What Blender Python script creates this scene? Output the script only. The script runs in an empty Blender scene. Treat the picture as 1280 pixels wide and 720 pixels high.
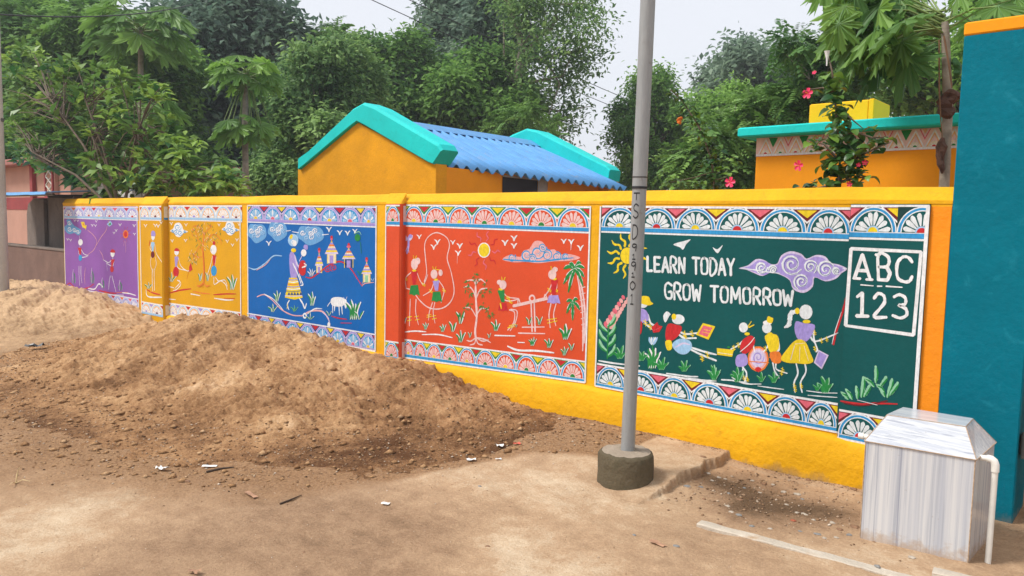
import bpy, math, random
import numpy as np
from mathutils import Vector, Matrix, noise as mn

rnd = random.Random(7)
nrng = np.random.default_rng(7)
S = bpy.context.scene
COL = S.collection

# ------------------------------------------------------------------ camera
# World axes: X runs along the painted wall, -Y points from the wall to the road, Z is up.
CAM = np.array([5.13990, -4.82538, 1.55])
CR = np.array([0.75049971, 0.66051311, 0.02173996])
CU = np.array([-0.07098539, 0.04786335, 0.99632835])
CF = np.array([-0.65704739, 0.74928736, -0.08280821])
FPX = 961.0
cd = bpy.data.cameras.new('camera')
cam = bpy.data.objects.new('camera', cd)
COL.objects.link(cam)
m = Matrix.Identity(4)
for i in range(3):
    m[i][0], m[i][1], m[i][2], m[i][3] = CR[i], CU[i], -CF[i], CAM[i]
cam.matrix_world = m
cd.sensor_width = 36.0
cd.lens = 36.0 * FPX / 1280.0
cd.clip_start = 0.05
cd.clip_end = 2000.0
S.camera = cam

# ------------------------------------------------------------------ sky, sun, exposure
SUN_AZ = Vector((0.10, -0.95, 0))      # horizontal direction towards the sun
SUN_AZ = Vector((-0.62, -0.78, 0)).normalized()
SUN_EL = math.radians(52)
W = bpy.data.worlds.new('World')
S.world = W
W.use_nodes = True
nt = W.node_tree
bg = nt.nodes['Background']
sky = nt.nodes.new('ShaderNodeTexSky')
sky.sky_type = 'NISHITA'
sky.sun_disc = False
sky.sun_elevation = SUN_EL
sky.sun_rotation = math.atan2(SUN_AZ.x, SUN_AZ.y)
sky.air_density = 1.0
sky.dust_density = 4.0
mixn = nt.nodes.new('ShaderNodeMix')
mixn.data_type = 'RGBA'
mixn.inputs[0].default_value = 0.88
mixn.inputs[7].default_value = (6.1, 6.25, 6.65, 1)     # overcast cloud sheet
nt.links.new(sky.outputs[0], mixn.inputs[6])
tcw = nt.nodes.new('ShaderNodeTexCoord')
cl = nt.nodes.new('ShaderNodeTexNoise')
cl.inputs['Scale'].default_value = 2.2
cl.inputs['Detail'].default_value = 5
nt.links.new(tcw.outputs['Generated'], cl.inputs['Vector'])
mr = nt.nodes.new('ShaderNodeMapRange')
mr.inputs[3].default_value = 0.94
mr.inputs[4].default_value = 1.05
nt.links.new(cl.outputs['Fac'], mr.inputs[0])
vm = nt.nodes.new('ShaderNodeVectorMath')
vm.operation = 'SCALE'
nt.links.new(mixn.outputs[2], vm.inputs[0])
nt.links.new(mr.outputs[0], vm.inputs['Scale'])
nt.links.new(vm.outputs[0], bg.inputs['Color'])
bg.inputs['Strength'].default_value = 0.10
sd = bpy.data.lights.new('sun', 'SUN')
sd.energy = 2.3
sd.angle = math.radians(16)
sd.color = (1.0, 0.97, 0.92)
sun = bpy.data.objects.new('sun', sd)
COL.objects.link(sun)
sv = Vector((SUN_AZ.x * math.cos(SUN_EL), SUN_AZ.y * math.cos(SUN_EL), math.sin(SUN_EL)))
sun.rotation_euler = sv.to_track_quat('Z', 'Y').to_euler()
S.view_settings.view_transform = 'Standard'
S.view_settings.look = 'None'
S.view_settings.gamma = 1.0
S.view_settings.exposure = 0.66

# ------------------------------------------------------------------ perspective solve: photo pixel -> point on a plane
def ray(x, y):
    return CF + CR * ((x - 640.0) / FPX) + CU * ((360.0 - y) / FPX)
def pY(x, y, Y):
    r = ray(x, y)
    return CAM + r * ((Y - CAM[1]) / r[1])
def pZ(x, y, z=0.0):
    r = ray(x, y)
    return CAM + r * ((z - CAM[2]) / r[2])
def pX(x, y, X):
    r = ray(x, y)
    return CAM + r * ((X - CAM[0]) / r[0])
def pD(x, y, D):
    return CAM + ray(x, y) * D

# ------------------------------------------------------------------ materials
MATS = {}
def nodes_mat(name):
    m = bpy.data.materials.new(name)
    m.use_nodes = True
    t = m.node_tree
    return m, t, t.nodes['Principled BSDF']
def ramp_mix(t, fac, a, b):
    n = t.nodes.new('ShaderNodeMix')
    n.data_type = 'RGBA'
    if isinstance(fac, float): n.inputs[0].default_value = fac
    else: t.links.new(fac, n.inputs[0])
    for i, c in ((6, a), (7, b)):
        if isinstance(c, tuple): n.inputs[i].default_value = (*c[:3], 1)
        else: t.links.new(c, n.inputs[i])
    return n.outputs[2]
def noise_node(t, scale, detail=4, vec=None, rough=0.55, dist=0.0):
    n = t.nodes.new('ShaderNodeTexNoise')
    n.inputs['Scale'].default_value = scale
    n.inputs['Detail'].default_value = detail
    n.inputs['Roughness'].default_value = rough
    n.inputs['Distortion'].default_value = dist
    if vec is not None: t.links.new(vec, n.inputs['Vector'])
    return n.outputs['Fac']
def rng_node(t, val, a, b, c=0.0, d=1.0):
    n = t.nodes.new('ShaderNodeMapRange')
    n.inputs[1].default_value = a; n.inputs[2].default_value = b
    n.inputs[3].default_value = c; n.inputs[4].default_value = d
    t.links.new(val, n.inputs[0])
    return n.outputs[0]
def coords(t, scale=None, kind='Object'):
    c = t.nodes.new('ShaderNodeTexCoord')
    o = c.outputs[kind]
    if scale is not None:
        mp = t.nodes.new('ShaderNodeMapping')
        mp.inputs['Scale'].default_value = scale
        t.links.new(o, mp.inputs['Vector'])
        o = mp.outputs[0]
    return o
def bump(t, b, h, strength, dist):
    n = t.nodes.new('ShaderNodeBump')
    n.inputs['Strength'].default_value = strength
    n.inputs['Distance'].default_value = dist
    t.links.new(h, n.inputs['Height'])
    t.links.new(n.outputs[0], b.inputs['Normal'])
def shade(c, k): return tuple(min(1, x * k) for x in c)

def plaster(name, c, var=0.12, rough=0.75, bs=0.35, bd=0.01, stain=None, scale=1.0):
    m, t, b = nodes_mat(name)
    v = coords(t)
    n1 = noise_node(t, 2.3 * scale, 6, v)
    n2 = noise_node(t, 38 * scale, 5, v)
    col = ramp_mix(t, rng_node(t, n1, 0.3, 0.7), shade(c, 1 - var), shade(c, 1 + var))
    col = ramp_mix(t, rng_node(t, n2, 0.35, 0.75, 0, 0.45), col, shade(c, 1 - 1.6 * var))
    if stain:
        sc, amt = stain
        n3 = noise_node(t, 5.5, 8, v, 0.7, 0.6)
        col = ramp_mix(t, rng_node(t, n3, 0.56, 0.72, 0, amt), col, sc)
    t.links.new(col, b.inputs['Base Color'])
    b.inputs['Roughness'].default_value = rough
    b.inputs['Specular IOR Level'].default_value = 0.2
    n4 = noise_node(t, 13 * scale, 8, v, 0.65)
    bump(t, b, n4, bs, bd)
    MATS[name] = m
    return m
def paint(name, c, var=0.26):
    """hand-brushed paint on plaster: uneven cover"""
    m, t, b = nodes_mat(name)
    v = coords(t)
    n = noise_node(t, 70, 4, coords(t, (1, 1, .45)), 0.65)
    col = ramp_mix(t, rng_node(t, n, 0.3, 0.7), shade(c, 1 - var), shade(c, 1 + var * 0.35))
    col = ramp_mix(t, rng_node(t, noise_node(t, 9, 5, v, .6), .35, .75, 0, .35), col, shade(c, 1 - 1.2 * var))
    t.links.new(col, b.inputs['Base Color'])
    b.inputs['Roughness'].default_value = 0.65
    b.inputs['Specular IOR Level'].default_value = 0.2
    bump(t, b, noise_node(t, 13, 8, v, 0.65), 0.3, 0.01)
    MATS[name] = m
    return m
def plain(name, c, rough=0.5, metal=0.0, var=0.1, scale=20, bs=0.0, spec=None):
    m, t, b = nodes_mat(name)
    v = coords(t)
    n = noise_node(t, scale, 5, v)
    col = ramp_mix(t, rng_node(t, n, 0.3, 0.7), shade(c, 1 - var), shade(c, 1 + var))
    t.links.new(col, b.inputs['Base Color'])
    b.inputs['Roughness'].default_value = rough
    b.inputs['Metallic'].default_value = metal
    if bs: bump(t, b, noise_node(t, scale * 2, 6, v), bs, 0.01)
    MATS[name] = m
    return m
def leafmat(name, dark, light, rough=0.45, transl=0.25):
    """leaf colour from each leaf's own tint"""
    m, t, b = nodes_mat(name)
    a = t.nodes.new('ShaderNodeAttribute'); a.attribute_name = 'tint'
    oi = t.nodes.new('ShaderNodeObjectInfo')
    ad = t.nodes.new('ShaderNodeMath'); ad.operation = 'ADD'
    t.links.new(a.outputs['Fac'], ad.inputs[0])
    t.links.new(rng_node(t, oi.outputs['Random'], 0, 1, -0.16, 0.16), ad.inputs[1])
    col = ramp_mix(t, ad.outputs[0], dark, light)
    t.links.new(col, b.inputs['Base Color'])
    b.inputs['Roughness'].default_value = rough
    b.inputs['Specular IOR Level'].default_value = 0.35
    tr = t.nodes.new('ShaderNodeBsdfTranslucent')
    t.links.new(col, tr.inputs['Color'])
    ms = t.nodes.new('ShaderNodeMixShader')
    ms.inputs[0].default_value = transl
    t.links.new(b.outputs[0], ms.inputs[1]); t.links.new(tr.outputs[0], ms.inputs[2])
    t.links.new(ms.outputs[0], t.nodes['Material Output'].inputs['Surface'])
    MATS[name] = m
    return m
def attr_mat(name, stops, rough=0.95, fine=60, bs=0.6, bd=0.01, mid=9, amt=0.25):
    """earth: broad tone from the surface's own 'tone' attribute, grain from noise"""
    m, t, b = nodes_mat(name)
    v = coords(t)
    a = t.nodes.new('ShaderNodeAttribute'); a.attribute_name = 'tone'
    n1 = noise_node(t, mid, 7, v, 0.65)
    n2 = noise_node(t, fine, 5, v, 0.7)
    f = t.nodes.new('ShaderNodeMath'); f.operation = 'ADD'
    t.links.new(a.outputs['Fac'], f.inputs[0])
    t.links.new(rng_node(t, n1, 0.25, 0.75, -amt, amt), f.inputs[1])
    f2 = t.nodes.new('ShaderNodeMath'); f2.operation = 'ADD'
    t.links.new(f.outputs[0], f2.inputs[0])
    t.links.new(rng_node(t, n2, 0.25, 0.75, -amt, amt), f2.inputs[1])
    r = t.nodes.new('ShaderNodeValToRGB')
    e = r.color_ramp.elements
    while len(e) < len(stops): e.new(0.5)
    for el, (p, c) in zip(e, stops):
        el.position = p; el.color = (*c, 1)
    t.links.new(f2.outputs[0], r.inputs[0])
    t.links.new(r.outputs[0], b.inputs['Base Color'])
    b.inputs['Roughness'].default_value = rough
    b.inputs['Specular IOR Level'].default_value = 0.15
    n3 = noise_node(t, fine * 0.7, 8, v, 0.75)
    bump(t, b, n3, bs, bd)
    MATS[name] = m
    return m

YEL = (0.78, 0.40, 0.008)
plaster('wall_yellow', YEL, 0.12, 0.75, 0.7, 0.014, ((0.55, 0.24, 0.015), 0.5))
plaster('plinth_yellow', (0.78, 0.40, 0.006), 0.09, 0.7, 0.8, 0.02, ((0.5, 0.22, 0.015), 0.5))
plaster('wall_orange', (0.86, 0.27, 0.01), 0.08, 0.7, 0.55, 0.015)
plaster('house_orange', (0.80, 0.30, 0.006), 0.07, 0.75, 0.2, 0.01)
plaster('house_ochre', (0.74, 0.33, 0.008), 0.13, 0.85, 0.5, 0.016, ((0.55, 0.23, 0.015), 0.6))
plaster('tank_yellow', (0.85, 0.47, 0.01), 0.08)
plaster('teal_dark', (0.0008, 0.145, 0.205), 0.12, 0.8, 0.5, 0.012, ((0.02, 0.24, 0.31), 0.6))
MATS['teal_dark'].node_tree.nodes['Principled BSDF'].inputs['Specular IOR Level'].default_value = 0.08
plaster('teal_bright', (0.010, 0.58, 0.55), 0.1, 0.65, 0.35, 0.012, ((0.01, 0.36, 0.31), 0.5))
plaster('pink_wall', (0.50, 0.28, 0.21), 0.08, 0.85, 0.2)
plaster('faded_maroon', (0.36, 0.15, 0.13), 0.2, 0.85, 0.3)
plaster('maroon', (0.30, 0.06, 0.06), 0.15, 0.8, 0.2)
plaster('old_plaster', (0.21, 0.17, 0.145), 0.2, 0.9, 0.4, 0.015, ((0.1, 0.085, 0.07), 0.6))
plaster('low_plaster', (0.20, 0.125, 0.10), 0.2, 0.9, 0.4, 0.015, ((0.12, 0.08, 0.065), 0.6))
plaster('dirty_white', (0.55, 0.53, 0.48), 0.15, 0.9, 0.3, 0.01, ((0.25, 0.27, 0.18), 0.7))
plaster('bg_purple', (0.25, 0.095, 0.36), 0.1, 0.65, 0.3, 0.008)
plaster('bg_mustard', (0.65, 0.33, 0.004), 0.08, 0.65, 0.3, 0.008)
plaster('bg_blue', (0.001, 0.115, 0.40), 0.1, 0.6, 0.3, 0.008)
plaster('bg_red', (0.63, 0.075, 0.022), 0.09, 0.65, 0.35, 0.008)
plaster('bg_green', (0.0012, 0.078, 0.078), 0.12, 0.5, 0.3, 0.008)
plaster('slab_concrete', (0.53, 0.41, 0.29), 0.16, 0.95, 0.8, 0.012, ((0.36, 0.26, 0.17), 0.6), 2.5)
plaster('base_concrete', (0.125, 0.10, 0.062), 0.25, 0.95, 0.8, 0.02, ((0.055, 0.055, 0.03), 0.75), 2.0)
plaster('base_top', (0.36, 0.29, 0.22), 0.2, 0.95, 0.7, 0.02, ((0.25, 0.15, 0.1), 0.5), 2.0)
plaster('pole_concrete', (0.45, 0.42, 0.37), 0.15, 0.95, 0.5, 0.01)
for k, c in dict(white=(0.80, 0.81, 0.82), cream=(0.78, 0.68, 0.5), yellow=(0.80, 0.60, 0.02), red=(0.55, 0.025, 0.03),
                 green=(0.02, 0.24, 0.055), mint=(0.28, 0.58, 0.36), pink=(0.72, 0.14, 0.19), rose=(0.78, 0.40, 0.38), violet=(0.36, 0.29, 0.66),
                 sky=(0.33, 0.55, 0.78), blue=(0.035, 0.30, 0.62), orange=(0.75, 0.2, 0.03), maroonp=(0.16, 0.014, 0.02),
                 lav=(0.62, 0.55, 0.76), palepink=(0.78, 0.55, 0.53), dark=(0.01, 0.05, 0.05), navy=(0.012, 0.06, 0.22), ash=(0.72, 0.77, 0.79), swirl=(0.14, 0.36, 0.66), peach=(0.8, 0.45, 0.2)).items():
    paint(k, c)
plain('ink', (0.012, 0.012, 0.015), 0.6)
plaster('roof_blue', (0.12, 0.33, 0.64), 0.14, 0.45, 0.05, 0.004, ((0.30, 0.30, 0.30), 0.55), 1.5)
plain('shade_blue', (0.10, 0.33, 0.66), 0.45, 0.0, 0.15, 9)
plain('doorway_gloom', (0.015, 0.013, 0.018), 0.8)
plain('frame_grey', (0.32, 0.30, 0.28), 0.7)
plain('hinge_metal', (0.085, 0.08, 0.075), 0.45, 0.6, 0.2)
plain('post_grey', (0.26, 0.25, 0.21), 0.6, 0.2, 0.2, 12)
plain('gate_white', (0.72, 0.70, 0.66), 0.6)
plain('pvc', (0.74, 0.72, 0.66), 0.35, 0, 0.06, 15)
plain('grout', (0.42, 0.30, 0.20), 0.9, 0, 0.3, 60)
plain('bark', (0.13, 0.095, 0.065), 0.9, 0, 0.3, 14, 0.6)
plain('bark_pale', (0.27, 0.23, 0.18), 0.9, 0, 0.3, 14, 0.6)
plain('stalk', (0.16, 0.23, 0.06), 0.6, 0, 0.2, 8)
plain('dry_leaf', (0.085, 0.04, 0.025), 0.9, 0, 0.35, 25, 0.5)
plain('dry_stalk', (0.19, 0.10, 0.05), 0.9, 0, 0.25, 15)
plain('petal_pink', (0.72, 0.03, 0.12), 0.5, 0, 0.2, 30)
plain('wire', (0.03, 0.03, 0.03), 0.6)
plain('paper', (0.78, 0.77, 0.74), 0.8)
plain('red_scrap', (0.7, 0.12, 0.08), 0.7)
plain('black_plastic', (0.012, 0.012, 0.014), 0.35)
plain('twig', (0.07, 0.045, 0.03), 0.9)
plain('straw', (0.55, 0.42, 0.22), 0.9)
plain('stone_grey', (0.215, 0.21, 0.2), 0.85, 0, 0.25, 40, 0.5)
plain('stone_pale', (0.40, 0.34, 0.27), 0.85, 0, 0.25, 40, 0.5)
plain('stone_brown', (0.22, 0.12, 0.065), 0.85, 0, 0.25, 40, 0.5)
plain('stone_red', (0.34, 0.085, 0.04), 0.85, 0, 0.2, 40, 0.5)
plain('dead_leaf', (0.36, 0.2, 0.12), 0.9, 0, 0.25, 40)
plain('pink_frieze', (0.74, 0.50, 0.44), 0.7)

def splash(name, c, h, amt):
    """mud splashed up the foot of a wall"""
    t = MATS[name].node_tree; b = t.nodes['Principled BSDF']; lk = b.inputs['Base Color'].links[0]; old = lk.from_socket
    sx = t.nodes.new('ShaderNodeSeparateXYZ'); t.links.new(coords(t), sx.inputs[0])
    n = noise_node(t, 9, 8, coords(t, (1, 1, .45)), 0.7)
    ad = t.nodes.new('ShaderNodeMath'); ad.operation = 'MULTIPLY_ADD'; t.links.new(n, ad.inputs[0]); ad.inputs[1].default_value = -2.2 * h; t.links.new(sx.outputs[2], ad.inputs[2])
    col = ramp_mix(t, rng_node(t, ad.outputs[0], -1.25 * h, -.65 * h, amt, 0), old, c); t.links.new(col, b.inputs['Base Color'])
splash('plinth_yellow', (0.30, 0.19, 0.10), 0.10, 0.75); splash('teal_dark', (0.24, 0.2, 0.15), 0.10, 0.6)
def steel():
    m, t, b = nodes_mat('steel')
    v = coords(t, (1, 1, 0.12))
    n = noise_node(t, 60, 6, v, 0.65)
    n2 = noise_node(t, 7, 6, coords(t), 0.6)
    col = ramp_mix(t, rng_node(t, n, 0.3, 0.7), (0.25, 0.26, 0.26), (0.31, 0.32, 0.32))
    col = ramp_mix(t, rng_node(t, n2, 0.55, 0.75, 0, 0.3), col, (0.20, 0.17, 0.14))
    col = ramp_mix(t, rng_node(t, noise_node(t, 26, 5, coords(t, (1, 1, .5)), .7), .62, .70, 0, .4), col, (0.13, 0.085, 0.055))
    t.links.new(col, b.inputs['Base Color'])
    b.inputs['Metallic'].default_value = 0.1
    b.inputs['Roughness'].default_value = 0.5
    bump(t, b, n, 0.15, 0.004)
    MATS['steel'] = m
steel()
def marble(name, sc):
    m, t, b = nodes_mat(name)
    v = coords(t, sc)
    n = noise_node(t, 4.0, 7, v, 0.62, 0.3)
    n2 = noise_node(t, 11.0, 6, v, 0.6, 0.2)
    n3 = noise_node(t, 7.0, 3, v, 0.5)
    col = ramp_mix(t, rng_node(t, n, 0.36, 0.66), (0.62, 0.625, 0.625), (0.42, 0.445, 0.50))
    col = ramp_mix(t, rng_node(t, n2, 0.52, 0.66, 0, 0.7), col, (0.33, 0.355, 0.41))
    col = ramp_mix(t, rng_node(t, n3, 0.62, 0.67, 0, 0.75), col, (0.27, 0.29, 0.35))
    sp = noise_node(t, 60, 2, coords(t), 0.5)
    col = ramp_mix(t, rng_node(t, sp, 0.74, 0.78, 0, 0.6), col, (0.25, 0.2, 0.15))
    # splashed dirt along the foot of the tile
    ob = t.nodes.new('ShaderNodeSeparateXYZ'); t.links.new(coords(t), ob.inputs[0])
    dn = noise_node(t, 22, 6, coords(t), 0.7)
    ad = t.nodes.new('ShaderNodeMath'); ad.operation = 'MULTIPLY_ADD'
    t.links.new(dn, ad.inputs[0]); ad.inputs[1].default_value = -0.22; t.links.new(ob.outputs[2], ad.inputs[2])
    col = ramp_mix(t, rng_node(t, ad.outputs[0], -0.10, -0.05, 0.6, 0), col, (0.40, 0.27, 0.16))
    t.links.new(col, b.inputs['Base Color'])
    b.inputs['Roughness'].default_value = 0.16
    MATS[name] = m
marble('marble_upright', (8.0, 8.0, 0.10))
marble('marble_flat', (0.3, 11.0, 11.0))
leafmat('leaf_guava', (0.035, 0.125, 0.03), (0.37, 0.56, 0.10), 0.4, 0.4)
leafmat('leaf_mid', (0.07, 0.18, 0.045), (0.29, 0.50, 0.10), 0.6, 0.45)
leafmat('leaf_dark', (0.09, 0.16, 0.115), (0.27, 0.38, 0.25), 0.55, 0.45)
leafmat('leaf_grey', (0.10, 0.21, 0.07), (0.34, 0.52, 0.16), 0.6, 0.4)
leafmat('leaf_papaya', (0.05, 0.15, 0.045), (0.27, 0.47, 0.08), 0.5, 0.4)
leafmat('leaf_bright', (0.07, 0.18, 0.045), (0.29, 0.47, 0.10), 0.5, 0.3)
plain('vein', (0.09, 0.20, 0.055), 0.5)
leafmat('leaf_hibiscus', (0.018, 0.075, 0.02), (0.2, 0.36, 0.05), 0.35, 0.3)
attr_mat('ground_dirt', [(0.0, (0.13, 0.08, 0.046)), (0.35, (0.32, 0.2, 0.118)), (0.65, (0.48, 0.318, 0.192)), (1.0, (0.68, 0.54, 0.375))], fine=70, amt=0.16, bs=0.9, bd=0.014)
attr_mat('sand_brown', [(0.0, (0.12, 0.055, 0.024)), (0.4, (0.355, 0.19, 0.088)), (0.7, (0.53, 0.315, 0.158)), (1.0, (0.70, 0.48, 0.29))], fine=55, amt=0.24, bs=1.0, bd=0.022)
attr_mat('sand_pale', [(0.0, (0.24, 0.145, 0.08)), (0.4, (0.46, 0.30, 0.17)), (0.7, (0.58, 0.39, 0.23)), (1.0, (0.70, 0.52, 0.35))], fine=55, amt=0.2, bs=0.9, bd=0.012)
attr_mat('grit', [(0.0, (0.07, 0.04, 0.025)), (0.5, (0.30, 0.18, 0.10)), (0.85, (0.45, 0.33, 0.23)), (1.0, (0.68, 0.58, 0.47))], fine=90, amt=0.05, bs=0.3)
t_ = MATS['ground_dirt'].node_tree; b_ = t_.nodes['Principled BSDF']; o_ = b_.inputs['Base Color'].links[0].from_socket
a_ = t_.nodes.new('ShaderNodeAttribute'); a_.attribute_name = 'sandy'
nz = noise_node(t_, 40, 5, coords(t_), 0.7)
m_ = t_.nodes.new('ShaderNodeMath'); m_.operation = 'MULTIPLY'; t_.links.new(a_.outputs['Fac'], m_.inputs[0]); t_.links.new(rng_node(t_, nz, .25, .6, .55, 1.0), m_.inputs[1])
sc_ = ramp_mix(t_, rng_node(t_, noise_node(t_, 55, 6, coords(t_), .75), .3, .7), (0.12, 0.058, 0.027), (0.45, 0.265, 0.135))
t_.links.new(ramp_mix(t_, m_.outputs[0], o_, sc_), b_.inputs['Base Color'])
plaster('edge_white', (0.54, 0.47, 0.38), 0.2, 0.9, 0.9, 0.012, ((0.42, 0.28, 0.17), 0.95), 2.6)

# ------------------------------------------------------------------ object helpers
ORG = {}
class MB:
    """collects faces and links them as ONE mesh object"""
    def __init__(self):
        self.v = []; self.f = []; self.fm = []; self.mats = []; self.sm = []
    def mi(self, m):
        if m not in self.mats: self.mats.append(m)
        return self.mats.index(m)
    def add(self, vs, fs, mat, smooth=False):
        o = len(self.v); k = self.mi(mat)
        self.v.extend([tuple(map(float, p)) for p in vs])
        for f in fs:
            self.f.append(tuple(i + o for i in f)); self.fm.append(k); self.sm.append(smooth)
        return self
    def poly(self, vs, mat): return self.add(vs, [tuple(range(len(vs)))], mat)
    def box(self, a, b, mat, bev=0.0):
        (x0, y0, z0), (x1, y1, z1) = a, b
        if bev <= 0:
            vs = [(x, y, z) for z in (z0, z1) for y in (y0, y1) for x in (x0, x1)]
            fs = [(0, 2, 3, 1), (4, 5, 7, 6), (0, 1, 5, 4), (2, 6, 7, 3), (0, 4, 6, 2), (1, 3, 7, 5)]
            return self.add(vs, fs, mat)
        e = bev
        ring = lambda z, k: [(x0 + e - k * e + 0, y0 + e, z)]
        vs = []
        for z, ins in ((z0, e), (z0 + e, 0), (z1 - e, 0), (z1, e)):
            for (cx, cy, sx, sy) in ((x0, y0, 1, 1), (x1, y0, -1, 1), (x1, y1, -1, -1), (x0, y1, 1, -1)):
                if (sx, sy) in ((1, 1), (-1, -1)):
                    vs.append((cx + sx * ins, cy + sy * (ins + e), z)); vs.append((cx + sx * (ins + e), cy + sy * ins, z))
                else:
                    vs.append((cx + sx * (ins + e), cy + sy * ins, z)); vs.append((cx + sx * ins, cy + sy * (ins + e), z))
        fs = [tuple(range(7, -1, -1)), tuple(range(24, 32))]
        for k in range(3):
            for i in range(8):
                j = (i + 1) % 8
                fs.append((k * 8 + i, k * 8 + j, k * 8 + 8 + j, k * 8 + 8 + i))
        return self.add(vs, fs, mat)
    def prism(self, poly, axis, a, b, mat):
        """polygon of 2-D points extruded along axis from a to b"""
        n = len(poly)
        def P(p, t):
            if axis == 'Y': return (p[0], t, p[1])
            if axis == 'X': return (t, p[0], p[1])
            return (p[0], p[1], t)
        vs = [P(p, a) for p in poly] + [P(p, b) for p in poly]
        fs = [tuple(range(n)), tuple(range(2 * n - 1, n - 1, -1))]
        fs += [(i, i + n, (i + 1) % n + n, (i + 1) % n) for i in range(n)]
        return self.add(vs, fs, mat)
    def tube(self, pts, rad, mat, n=8, cap=True, smooth=True):
        pts = [Vector(p) for p in pts]
        if not hasattr(rad, '__len__'): rad = [rad] * len(pts)
        vs = []; fs = []
        up = Vector((0, 0, 1))
        prev = None
        for i, p in enumerate(pts):
            t = (pts[min(i + 1, len(pts) - 1)] - pts[max(i - 1, 0)]).normalized()
            if prev is None:
                a = t.orthogonal().normalized()
            else:
                a = (prev - t * prev.dot(t)).normalized()
            prev = a
            b = t.cross(a)
            for k in range(n):
                w = 2 * math.pi * k / n
                vs.append(p + (a * math.cos(w) + b * math.sin(w)) * rad[i])
        for i in range(len(pts) - 1):
            for k in range(n):
                j = (k + 1) % n
                fs.append((i * n + k, i * n + j, (i + 1) * n + j, (i + 1) * n + k))
        if cap:
            k = len(vs); vs += vs[:n] + vs[(len(pts) - 1) * n:len(pts) * n]     # caps keep their own corners
            fs.append(tuple(range(k + n - 1, k - 1, -1)))
            fs.append(tuple(range(k + n, k + 2 * n)))
        return self.add(vs, fs, mat, smooth)
    def mesh(self, name, org=(0, 0, 0)):
        me = bpy.data.meshes.new(name)
        o = Vector(org)
        me.from_pydata([tuple(Vector(p) - o) for p in self.v], [], self.f)
        for k in self.mats: me.materials.append(MATS[k])
        me.polygons.foreach_set('material_index', self.fm)
        me.polygons.foreach_set('use_smooth', self.sm)
        me.update()
        return me
    def thin(self):
        """paint is a film: press the brush layers close to the plaster"""
        d = [-v[1] for v in self.v]
        if max(d) - min(d) > 0.02: return
        t = max(q for q in (0.0, 0.018, 0.06, 0.08) if min(d) - q >= 0.003)
        self.v = [(v[0], -(t + 0.0034 + (-v[1] - t - 0.0034) * 0.3), v[2]) for v in self.v]
    def build(self, name, parent=None, org=None):
        if parent is not None: org = ORG[parent.name]
        elif org is None: org = Vector((0, 0, 0))
        if parent is not None and parent.name.startswith('mural_panel'): self.thin()
        o = bpy.data.objects.new(name, self.mesh(name, org))
        COL.objects.link(o)
        if parent is not None: o.parent = parent
        else: o.location = org
        ORG[o.name] = Vector(org)
        return o
def tag(o, label=None, cat=None, group=None, kind=None):
    if label: o['label'] = label
    if cat: o['category'] = cat
    if group: o['group'] = group
    if kind: o['kind'] = kind
    return o
def thing(name, loc, label, cat, group=None):
    o = bpy.data.objects.new(name, None)
    o.empty_display_size = 0.1
    COL.objects.link(o); o.location = loc
    ORG[o.name] = Vector(loc)
    return tag(o, label, cat, group)
def link_mesh(name, me, parent, loc, rot=None, scale=1.0):
    """a piece that shares its mesh: loc is in world space"""
    o = bpy.data.objects.new(name, me)
    COL.objects.link(o)
    if parent is not None:
        o.parent = parent; o.location = Vector(loc) - ORG[parent.name]
    else: o.location = loc
    if rot is not None: o.rotation_euler = rot
    o.scale = (scale,) * 3 if not hasattr(scale, '__len__') else scale
    ORG[o.name] = Vector(loc)
    return o
def np_obj(name, verts, faces, mat, parent=None, tint=None, attr='tint', smooth=False, org=None):
    """fast mesh from numpy arrays (all faces the same size)"""
    me = bpy.data.meshes.new(name)
    if parent is not None: org = ORG[parent.name]
    org = np.array(org if org is not None else (0, 0, 0), float)
    verts = np.asarray(verts, float) - org
    n, k = faces.shape
    me.vertices.add(len(verts)); me.vertices.foreach_set('co', verts.astype(np.float32).ravel())
    me.loops.add(n * k); me.loops.foreach_set('vertex_index', faces.astype(np.int32).ravel())
    me.polygons.add(n); me.polygons.foreach_set('loop_start', np.arange(0, n * k, k, dtype=np.int32))
    me.polygons.foreach_set('loop_total', np.full(n, k, dtype=np.int32))
    me.update(calc_edges=True)
    if smooth: me.polygons.foreach_set('use_smooth', np.ones(n, dtype=bool))
    if tint is not None:
        a = me.attributes.new(attr, 'FLOAT', 'POINT'); a.data.foreach_set('value', np.asarray(tint, np.float32))
    me.materials.append(MATS[mat])
    o = bpy.data.objects.new(name, me); COL.objects.link(o)
    if parent is not None: o.parent = parent
    else: o.location = org
    ORG[o.name] = Vector(org)
    return o
def smooth_line(pts, k=5):
    """Catmull-Rom"""
    pts = [np.array(p, float) for p in pts]
    if len(pts) < 3: return pts
    q = [2 * pts[0] - pts[1]] + pts + [2 * pts[-1] - pts[-2]]
    out = []
    for i in range(1, len(q) - 2):
        a, b, c, d = q[i - 1:i + 3]
        for j in range(k):
            t = j / k
            out.append(0.5 * (2 * b + (c - a) * t + (2 * a - 5 * b + 4 * c - d) * t * t + (3 * b - a - 3 * c + d) * t ** 3))
    out.append(pts[-1])
    return out
def smooth_loop(pts, k=4):
    pts = [np.array(p, float) for p in pts]; n = len(pts); out = []
    for i in range(n):
        a, b, c, d = pts[i - 1], pts[i], pts[(i + 1) % n], pts[(i + 2) % n]
        for j in range(k):
            t = j / k
            out.append(0.5 * (2 * b + (c - a) * t + (2 * a - 5 * b + 4 * c - d) * t * t + (3 * b - a - 3 * c + d) * t ** 3))
    return out
def fbm(x, y, z, o=4, sc=1.0):
    return mn.fractal(Vector((x * sc, y * sc, z)), 0.9, 2.1, o)
def zbase(p): return Vector((p[0], p[1], 0))
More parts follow.
